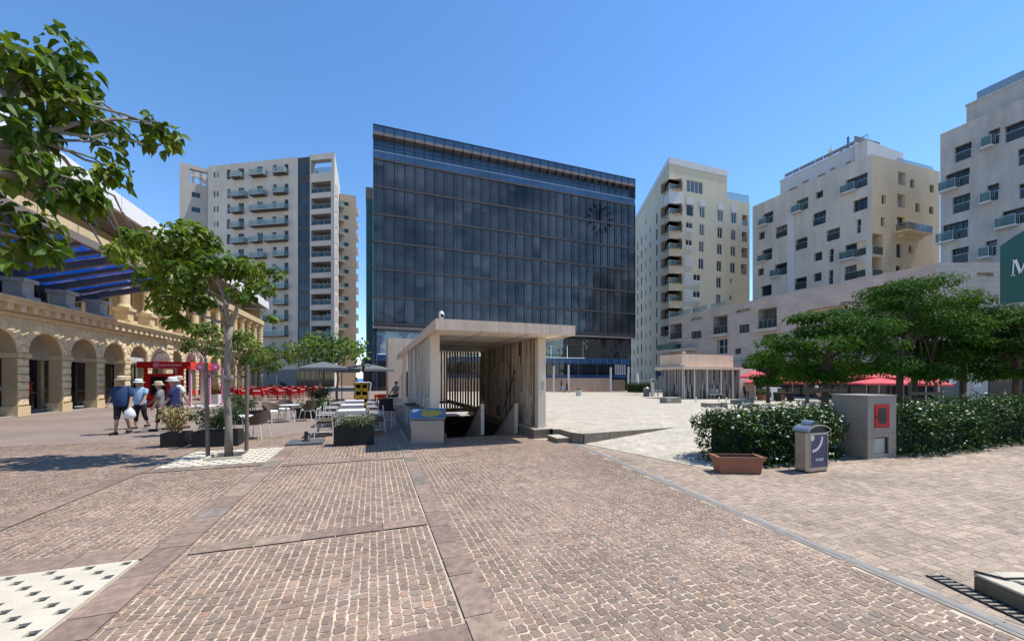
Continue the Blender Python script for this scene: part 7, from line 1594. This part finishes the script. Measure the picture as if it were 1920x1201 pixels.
t = thing('mannequin', 'red dressed shop mannequin behind the third arch', 'mannequin', (AF - 2.2, 28.1, 0)); mb = MB(); mb.lathe([(.2, .02), (.05, .05), (.04, .8), (.14, .9), (.19, 1.1), (.15, 1.3), (.22, 1.5), (.06, 1.6), (.1, 1.7), (.08, 1.85)], 'red_metal', (AF - 2.2, 28.1, 0), 12, 1, 1); mb.build('figure', t, smooth=True)
t = thing('litter_bin', 'plain black bin inside the arcade passage', 'bin', (AF - .9, 29.0, .02)); mb = MB(); mb.lathe([(.2, .02), (.22, .1), (.24, .9), (.2, .92), (.19, .8)], 'planter_black', (AF - 1.1, 29.1, 0), 14); mb.build('drum', t)
# =================== RIGHT HAND OBJECTS ===================
mk('steel_brushed', (.42, .40, .375), .32, .85, var=.08, vs=(1, 1, 10)); mk('poster_blue', (.022, .028, .10), .35, var=.05); mk('poster_white', (.72, .73, .72), .4, var=0)
mk('cabinet_stone', (.255, .225, .185), .7, var=.10, vs=(2, 2, 2), var2=.08, vs2=(20, 20, 3)); mk('hydrant_red', (.42, .006, .009), .55, var=.06, spec=.25); mk('glass_pale', (.30, .34, .33), .15, var=.15, vs=(4, 4, 8))
# litter bin with poster
c0 = G(1519, 886.5); fr, fe_ = G(1515, 887.5), G(1551, 883.5); u = (fe_ - fr).normalized(); n = V((u.y, -u.x, 0)); n = n if n.dot(-fr) > 0 else -n
Wb = (fe_ - fr).length + .03; cb = fr + u * Wb / 2 - n * .12; t = thing('litter_bin', 'stainless litter bin with rounded hood and dark blue poster reading POINT', 'litter bin', cb)
dz = V((0, 0, 1)); mb = MB(); ch = .04; hw, hd = Wb / 2, .12
pl_ = [(-hw, -hd + ch), (-hw + ch, -hd), (hw - .02, -hd), (hw, -hd + .02), (hw, hd), (-hw, hd)]
P = [cb + u * x - n * y for x, y in pl_]; P = [(p.x, p.y) for p in P]; mb.prism(P, .03, .74, 'steel_brushed'); mb.build('body', t, bevel=.006)
mb = MB(); mb.prism([((cb + (V((x, y, 0)) - cb) * .93).x, (cb + (V((x, y, 0)) - cb) * .93).y) for x, y in P], 0, .03, 'iron'); mb.build('plinth', t)
mb = MB(); N = 14
def hood(y, k, r=0): a = math.pi * k / N; return cb + u * (-math.cos(a) * (hw + .03 - r)) + n * y + dz * (.755 + math.sin(a) * (.13 - r))
hf = hd + .03
for k in range(N):
    mb.poly([hood(hf, k), hood(-hf, k), hood(-hf, k + 1), hood(hf, k + 1)], 'steel_brushed')
    mb.poly([hood(hf, k), hood(hf, k + 1), hood(hf, k + 1, .02), hood(hf, k, .02)], 'steel_brushed')
for y, m_ in ((-hf + .001, 'steel_brushed'), (hf - .04, 'iron')): mb.poly([hood(y, k, .002) for k in range(N + 1)], m_)
mb.poly([hood(hf, 0), hood(-hf, 0), hood(-hf, N), hood(hf, N)], 'steel_brushed'); mb.build('hood', t)
mb = MB()
def cap(y, k): a = math.pi * k / N; return cb - u * .03 + u * (-math.cos(a) * hw * .46) + n * y + dz * (.86 + math.sin(a) * .095)
for k in range(N): mb.poly([cap(hd * .8, k), cap(-hd * .8, k), cap(-hd * .8, k + 1), cap(hd * .8, k + 1)], 'steel_brushed')
for y in (-hd * .8, hd * .8): mb.poly([cap(y, k) for k in range(N + 1)], 'iron')
mb.build('ash_cap', t)
o = cb + n * (hd + .001); mb = MB(); x0, x1, z0, z1 = -hw + ch + .015, hw - .045, .10, .70
FP = lambda x, z, k=.006: o + u * x + n * k + dz * z
mb.poly([FP(x0, z0), FP(x1, z0), FP(x1, z1), FP(x0, z1)], 'poster_blue'); po_ = mb.build('poster', t)
mb = MB(); cxp, czp = x0 + .045, z1 - .055; Rr = .30
seg = [i * math.pi / 40 for i in range(-20, 1)]
for a0_, a1_ in zip(seg, seg[1:]):
    q = [(cxp + r * math.cos(a), czp + .02 + r * math.sin(a)) for r, a in ((.235, a0_), (.285, a0_), (.285, a1_), (.235, a1_))]
    q = [(max(x0, min(x1, x)), max(z0, min(z1, z))) for x, z in q]; mb.poly([FP(x, z, .009) for x, z in q], 'poster_white')
mb.poly([FP(cxp + .052 * math.cos(a), max(z0, min(z1, czp + .052 * math.sin(a))), .009) for a in [i * math.pi / 14 for i in range(28)]], 'poster_white')
for k in range(3): mb.poly([FP(x, z, .0085) for x, z in ((x0 + .03, z0 + .035 + .02 * k), (x1 - .03, z0 + .035 + .02 * k), (x1 - .03, z0 + .040 + .02 * k), (x0 + .03, z0 + .040 + .02 * k))], 'poster_mid')
mb.build('poster_emblem', po_); text_mesh('lettering', 'POINT', .072, 'poster_white', frame_M(FP((x0 + x1) / 2 + .02, z0 + .135, .008), u, dz, n), t, .002)
mb = MB()
for a, b, c, d in ((x0 - .012, z0 - .012, x1 + .012, z0), (x0 - .012, z1, x1 + .012, z1 + .012), (x0 - .012, z0, x0, z1), (x1, z0, x1 + .012, z1)): mb.obox(o + u * (a + c) / 2 + n * .006 + dz * (b + d) / 2, u * (c - a) / 2, n * .008, dz * (d - b) / 2, 'steel_brushed')
mb.build('poster_frame', t)
# hydrant cabinet
cA, cB = G(1627, 861.5), G(1680.5, 856.5); u = (cB - cA); Wc = u.length; u.normalize(); n = V((u.y, -u.x, 0)); n = n if n.dot(-cA) > 0 else -n
dp = .70; cc = cA + u * Wc / 2 - n * dp / 2; d0_ = cA.x * S_ + cA.y * C_; Hc = CZ + (HY - 743) * d0_ / F
t = thing('hydrant_cabinet', 'grey stone block cabinet with a red hose box and a small glass hatch', 'hydrant cabinet', cc)
r1 = (.41 * 1, 0, 0)
fc = Facade(cA.xy, cB.xy, 0, Hc)
zc_ = lambda py, px=1653: CZ + (HY - py) * (fc.hit(px)[1]) / F
red = (fc.hit(1639)[0], zc_(801), fc.hit(1668)[0], zc_(757)); gl_ = (fc.hit(1639)[0], zc_(851), fc.hit(1666)[0], zc_(819))
mb = MB(); fc.wall(mb, 'cabinet_stone', [(*red, .07), (*gl_, .05)])
a0_, a1_ = fc.pt(0, 0, 0), fc.pt(Wc, 0, 0); b0_, b1_ = fc.pt(0, -dp, 0), fc.pt(Wc, -dp, 0)
for p, q in ((a0_, b0_), (b0_, b1_), (b1_, a1_)): mb.poly([p, q, q + dz * Hc, p + dz * Hc], 'cabinet_stone')
mb.build('body', t); mb = MB(); mb.obox(cc + dz * (Hc + .012), u * (Wc / 2 + .012), n * (dp / 2 + .012), dz * .012, 'cabinet_stone'); mb.build('top_slab', t)
mb = MB(); fc.bx(mb, red[0] + .01, red[1] + .01, red[2] - .01, red[3] - .01, -.06, .012, 'hydrant_red'); dr_ = mb.build('hose_box_door', t, bevel=.008)
mb = MB(); w_, h_ = (red[2] - red[0]), (red[3] - red[1]); cx_, cz_ = (red[0] + red[2]) / 2, (red[1] + red[3]) / 2; ov = []
for k in range(20):
    a = 2 * math.pi * k / 20; e = .45; ov.append((cx_ + w_ * .28 * math.copysign(abs(math.cos(a)) ** e, math.cos(a)), cz_ + h_ * .34 * math.copysign(abs(math.sin(a)) ** e, math.sin(a))))
mb.poly([fc.pt(x, .0155, z) for x, z in ov], 'screen_black'); mb.build('window', dr_); mb = MB(); fc.bx(mb, red[0] + .035, cz_ - .03, red[0] + .06, cz_ + .01, .0125, .03, 'iron'); mb.build('handle', dr_)
mb = MB(); fc.quad(mb, gl_[0], gl_[1], gl_[2], gl_[3], -.045, 'glass_pale'); fc.bx(mb, gl_[0] + .001, gl_[3] - .03, gl_[2] - .001, gl_[3] - .002, -.044, -.02, 'frame_dark'); fc.bx(mb, gl_[2] - .03, gl_[1] + .002, gl_[2] - .002, gl_[3] - .031, -.044, -.02, 'frame_dark'); mb.build('glass_hatch', t)
# plaza objects
def gpt(px, py, off=0):
    d = F * 1.9 / (py - HY)
    for _ in range(6): a, b = gr_tree(px, d); z = gp(a, b); d = F * (CZ - z) / (py - HY)
    a, b = gr_tree(px, d); return V((a, b, gp(a, b))), d
mk('bench_stone', (.26, .235, .20), .8, var=.15, vs=(2, 2, 2), bump=.2, bs=30)
for x0, x1, yb, yt, lab, st in ((1245, 1283, 755.5, 744, 'grey concrete block bench in front of the second pavilion corner, with a pale sticker', 1), (1325, 1372, 763, 755, 'low grey block bench nearest the dark hedge top', 0), (1379, 1421, 757.5, 749, 'grey block bench beside the end wall of the second pavilion', 0), (1409, 1458, 766, 756, 'grey block bench just above the flowering hedge', 0), (1516, 1572, 766, 751, 'pale block bench with a white sticker behind the lowest tree', 1)):
    p, d = gpt((x0 + x1) / 2, yb); w = (x1 - x0) / F * d * .93; h = (yb - yt) / F * d * .86; t = thing('block_bench', lab, 'bench', p, 0, 'concrete block benches on the plaza'); mb = MB(); mb.box(p.x - w / 2, p.y, p.z - .05, p.x + w / 2, p.y + .7, p.z + h, 'bench_stone'); mb.build('block', t, bevel=.015)
    mb = MB(); mb.box(p.x - w / 2 - .004, p.y - .004, p.z + h + .001, p.x + w / 2 + .004, p.y + .704, p.z + h + .03, 'plaza_stone'); mb.build('seat_slab', t)
    if st: mb = MB(); mb.box(p.x - w * .38, p.y - .008, p.z + h * .4, p.x - w * .22, p.y - .002, p.z + h * .8, 'plastic_white'); mb.box(p.x - w * .34, p.y - .010, p.z + h * .5, p.x - w * .26, p.y - .0085, p.z + h * .7, 'frame_grey'); mb.build('sticker', t)
p, d = gpt(1344, 748); t = thing('garden_bench', 'pale slatted bench against the second pavilion wall', 'bench', p); mb = MB()
for k in range(4): mb.box(p.x - .8, p.y + .12 * k, p.z + .42, p.x + .8, p.y + .10 + .12 * k, p.z + .46, 'bench_pale')
mb.build('seat', t); mb = MB()
for k in range(3): mb.box(p.x - .8, p.y + .46, p.z + .55 + .13 * k, p.x + .8, p.y + .49, p.z + .65 + .13 * k, 'bench_pale')
mb.build('backrest', t)
for s in (-.7, .7): mb = MB(); mb.box(p.x + s - .03, p.y + .02, p.z, p.x + s + .03, p.y + .45, p.z + .415, 'frame_grey'); mb.build('leg', t)
for k, (px, py, lab) in enumerate(((1305, 753, 'small white floor fountain nozzle nearest the stickered bench'), (1348, 752, 'small white floor fountain nozzle in front of the pale slatted bench, first one'), (1362, 753, 'small white floor fountain nozzle in front of the pale slatted bench, outer one'), (1406, 748, 'small white floor fountain nozzle at the pavilion end wall'), (1393, 763, 'small white floor fountain nozzle over the hedge top'))):
    p, d = gpt(px, py); t = thing('fountain_jet', lab, 'fountain jet', p, 0, 'floor fountain jets'); mb = MB(); mb.lathe([(.05, 0), (.045, .22), (.06, .3), (.03, .36)], 'plastic_white', tuple(p), 8); mb.build('nozzle', t, smooth=True)
p, d = gpt(1212, 743); t = thing('litter_bin', 'round grey ribbed litter bin at the plaza edge by the white pillar', 'litter bin', p); mb = MB(); mb.lathe([(.30, 0), (.32, .05), (.32, .72), (.34, .75)], 'shop_grey', tuple(p), 16); mb.build('drum', t, smooth=False); mb = MB(); mb.lathe([(.33, .751), (.33, .85), (.24, .98), (.08, 1.02)], 'steel_grey', tuple(p), 16); mb.build('lid', t, smooth=True)
p, d = gpt(1223.5, 743); t = thing('info_pillar', 'slim white pillar with a small dark screen near the round bin', 'pillar', p); mb = MB(); w = 6 / F * d / 2; mb.box(p.x - w, p.y - .1, p.z, p.x + w, p.y + .1, CZ + 1 / F * d * 0 + p.z * 0 - .05, 'frame_white'); mb.build('shaft', t); mb = MB(); mb.box(p.x - w * .8, p.y - .101, 1.3, p.x + w * .8, p.y - .1, 1.5, 'screen_black'); mb.build('screen', t)
q_ = at(1235, 700, 41); t = thing('hanging_sign', 'small dark rectangular sign by the far pavilion corner', 'sign', q_); mb = MB(); mb.box(q_.x - .35, q_.y, q_.z - .25, q_.x + .35, q_.y + .08, q_.z + .25, 'poster_blue'); mb.build('board', t); mb = MB(); mb.box(q_.x - .04, q_.y + .081, gp(q_.x, q_.y), q_.x + .04, q_.y + .15, q_.z + .2, 'frame_grey'); mb.build('pole', t)
d = 47.0; (xa, ya_), (xb, yb_) = gr_tree(1181, d), gr_tree(1221, d); hedge('low clipped dark hedge at the back of the plaza beside the yellow tower', [(xa, ya_), (xb, yb_)], .6, 1.2, 2200, .12, 0, 44)
q_ = gr_tree(1195, 49); t = thing('closed_parasol', 'closed white parasol beside the dark hedge at the yellow tower', 'parasol', (*q_, gp(*q_))); mb = MB(); mb.lathe([(.30, .6), (.26, 1.2), (.16, 2.2), (.03, 2.9)], 'plastic_white', (*q_, gp(*q_)), 9); mb.build('canopy', t); mb = MB(); mb.tube([(*q_, gp(*q_)), (*q_, gp(*q_) + .62)], .03, 'frame_grey', 6); mb.build('pole', t)
# red parasols of the second cafe
PR = None; labs = ['red parasol peeking out behind the second pavilion end wall', 'red parasol just beyond the pavilion, lower one of the stacked pair', 'red parasol behind the stake of the lowest tree, pavilion side', 'red parasol directly behind the lowest tree trunk', 'red parasol with the tallest peak over the concrete cabinet', 'red parasol between the cabinet and the leaning tree', 'red parasol behind the leaning tree trunk', 'outermost red parasol next to the dark shop fronts']
for k, (px, d, yt, ye, r) in enumerate(((1416, 34, 694, 706, 1.3), (1436, 37, 703, 716, 2.0), (1486, 36, 700, 717, 2.0), (1540, 35, 699, 717, 2.0), (1625, 33, 692, 707, 2.2), (1648, 30, 708, 718, 1.9), (1694, 32, 700, 718, 2.1), (1736, 31, 706, 720, 1.5))):
    a, b = gr_tree(px, d); z = -.45
    t = parasol(labs[k], (a, b, z), r, tz(ye, d) - z, tz(yt, d) - z, 'parasol_red', 'red parasols of the plaza café', 6, rot=.3 + k * .37)
for k, (px, d, lab) in enumerate(((1470, 33, 'dark café table with chairs under the red parasols, first from the pavilion'), (1555, 32, 'dark café table behind the lowest tree trunk'), (1640, 30, 'dark café table behind the concrete cabinet'))):
    a, b = gr_tree(px, d); z = gp(a, b); t = thing('cafe_table', lab, 'table', (a, b, z), 0, 'dark tables of the plaza café'); mb = MB(); mb.box(a - .9, b - .4, z + .7, a + .9, b + .4, z + .74, 'frame_dark'); mb.build('tabletop', t)
    for sx in (-.8, .8): mb = MB(); mb.box(a + sx - .03, b - .3, z, a + sx + .03, b + .3, z + .699, 'frame_dark'); mb.build('leg', t)
for k, (px, py, lab) in enumerate(((1431, 750, 'terracotta pot with a pale bush by the white serving stand'), (1460, 750, 'terracotta pot behind the white serving stand, nearer the trees'))):
    p, d = gpt(px, py); planter(lab, (p.x, p.y, p.z), .9, .6, .5, 0, 'terracotta', dict(h=.5, n=450, size=.12, col=(.11, .14, .06), stems=10, seed=60 + k), 'planter', .08)
p, d = gpt(1447, 752); t = thing('serving_stand', 'white serving stand with a flat top in front of the plaza café', 'stand', p); mb = MB(); mb.box(p.x - .75, p.y - .3, p.z + 1.12, p.x + .75, p.y + .3, p.z + 1.17, 'plastic_white'); mb.build('top', t); mb = MB(); mb.bar((p.x + .1, p.y, p.z), (p.x, p.y, p.z + 1.12), .1, .1, 'plastic_white'); mb.box(p.x - .2, p.y - .2, p.z, p.x + .2, p.y + .2, p.z + .05, 'plastic_white'); mb.build('leg', t); mb = MB(); mb.box(p.x - .5, p.y - .28, p.z + .8, p.x + .3, p.y - .24, p.z + 1.118, 'plastic_white'); mb.build('front_panel', t)
p, d = gpt(1409, 747); crn = ['bottom', 'second lowest', 'third lowest', 'middle', 'third highest', 'second highest', 'topmost']; c0 = None
for k in range(7):
    loc = (p.x + .02 * (k % 3), p.y, p.z + .25 * k); lab = f'open wooden crate at the pavilion end wall, {crn[k]} of its stack'
    if c0: dup(c0, loc, None, lab); continue
    c0 = t = thing('wooden_crate', lab, 'crate', loc, 0, 'stacked wooden crates'); mb = MB()
    for a in ((-.25, -.2, -.22, .2), (.22, -.2, .25, .2), (-.22, -.2, .22, -.17), (-.22, .17, .22, .2)): mb.box(a[0], a[1], .10, a[2], a[3], .22, 'wood_pale')
    for sx in (-.25, .21): mb.box(sx, -.2, .031, sx + .04, .2, .099, 'wood_pale')
    mb.build('side', t, world=False); mb = MB(); mb.box(-.25, -.2, 0, .25, .2, .03, 'wood_pale'); mb.build('bottom', t, world=False)
p, d = gpt(1398, 747.5); c0 = None
for k in range(4):
    loc = (p.x - .02 * k, p.y, p.z + .10 * k); lab = f'black chair beside the wooden crates, {["lowest", "second lowest", "second highest", "topmost"][k]} of its stack'
    if c0: dup(c0, loc, None, lab); continue
    c0 = t = thing('stacked_chair', lab, 'chair', loc, 0, 'stacked black chairs'); mb = MB(); mb.box(-.25, -.2, .45, .2, .2, .48, 'frame_dark'); mb.build('seat', t, world=False); mb = MB(); mb.obox((-.26, 0, .72), (.015, 0, 0), (0, .2, 0), (-.03, 0, .22), 'frame_dark'); mb.build('backrest', t, world=False)
    for sx in (-.23, .18):
        for sy in (-.18, .18): mb = MB(); mb.bar((sx, sy, 0), (sx, sy, .449), .03, .03, 'frame_dark'); mb.build('leg', t, world=False)
# the block across the street, which the lobby glass and the lower panes mirror
fs = Facade((-26, -34), (12, -34), 0, 21); t = thing('apartment_block', 'pale apartment block mirrored in the lower panes and lobby glass of the office block', 'apartment block', (-7, -38, 0)); hs = []
for j in range(6):
    for i in range(9): s0 = 2 + 4.1 * i + (1.2 if j % 2 else 0); hs.append((s0, 1.2 + 3.3 * j, s0 + (2.6 if (i + j) % 3 else 1.3), 3.2 + 3.3 * j, .5))
mb = MB(); fs.wall(mb, 'render_white', hs); mb.box(-26, -46, 20.6, 12, -34.01, 20.98, 'roof_grey'); mb.poly([(12, -34, 0), (12, -46, 0), (12, -46, 21), (12, -34, 21)], 'render_white'); mb.poly([(-26, -34, 0), (-26, -46, 0), (-26, -46, 21), (-26, -34, 21)], 'render_white'); mb.build('wall', t)
for h in hs: fs.window(t, h[:4], .45, 2, 1, 'frame_dark', 'glass_dark')
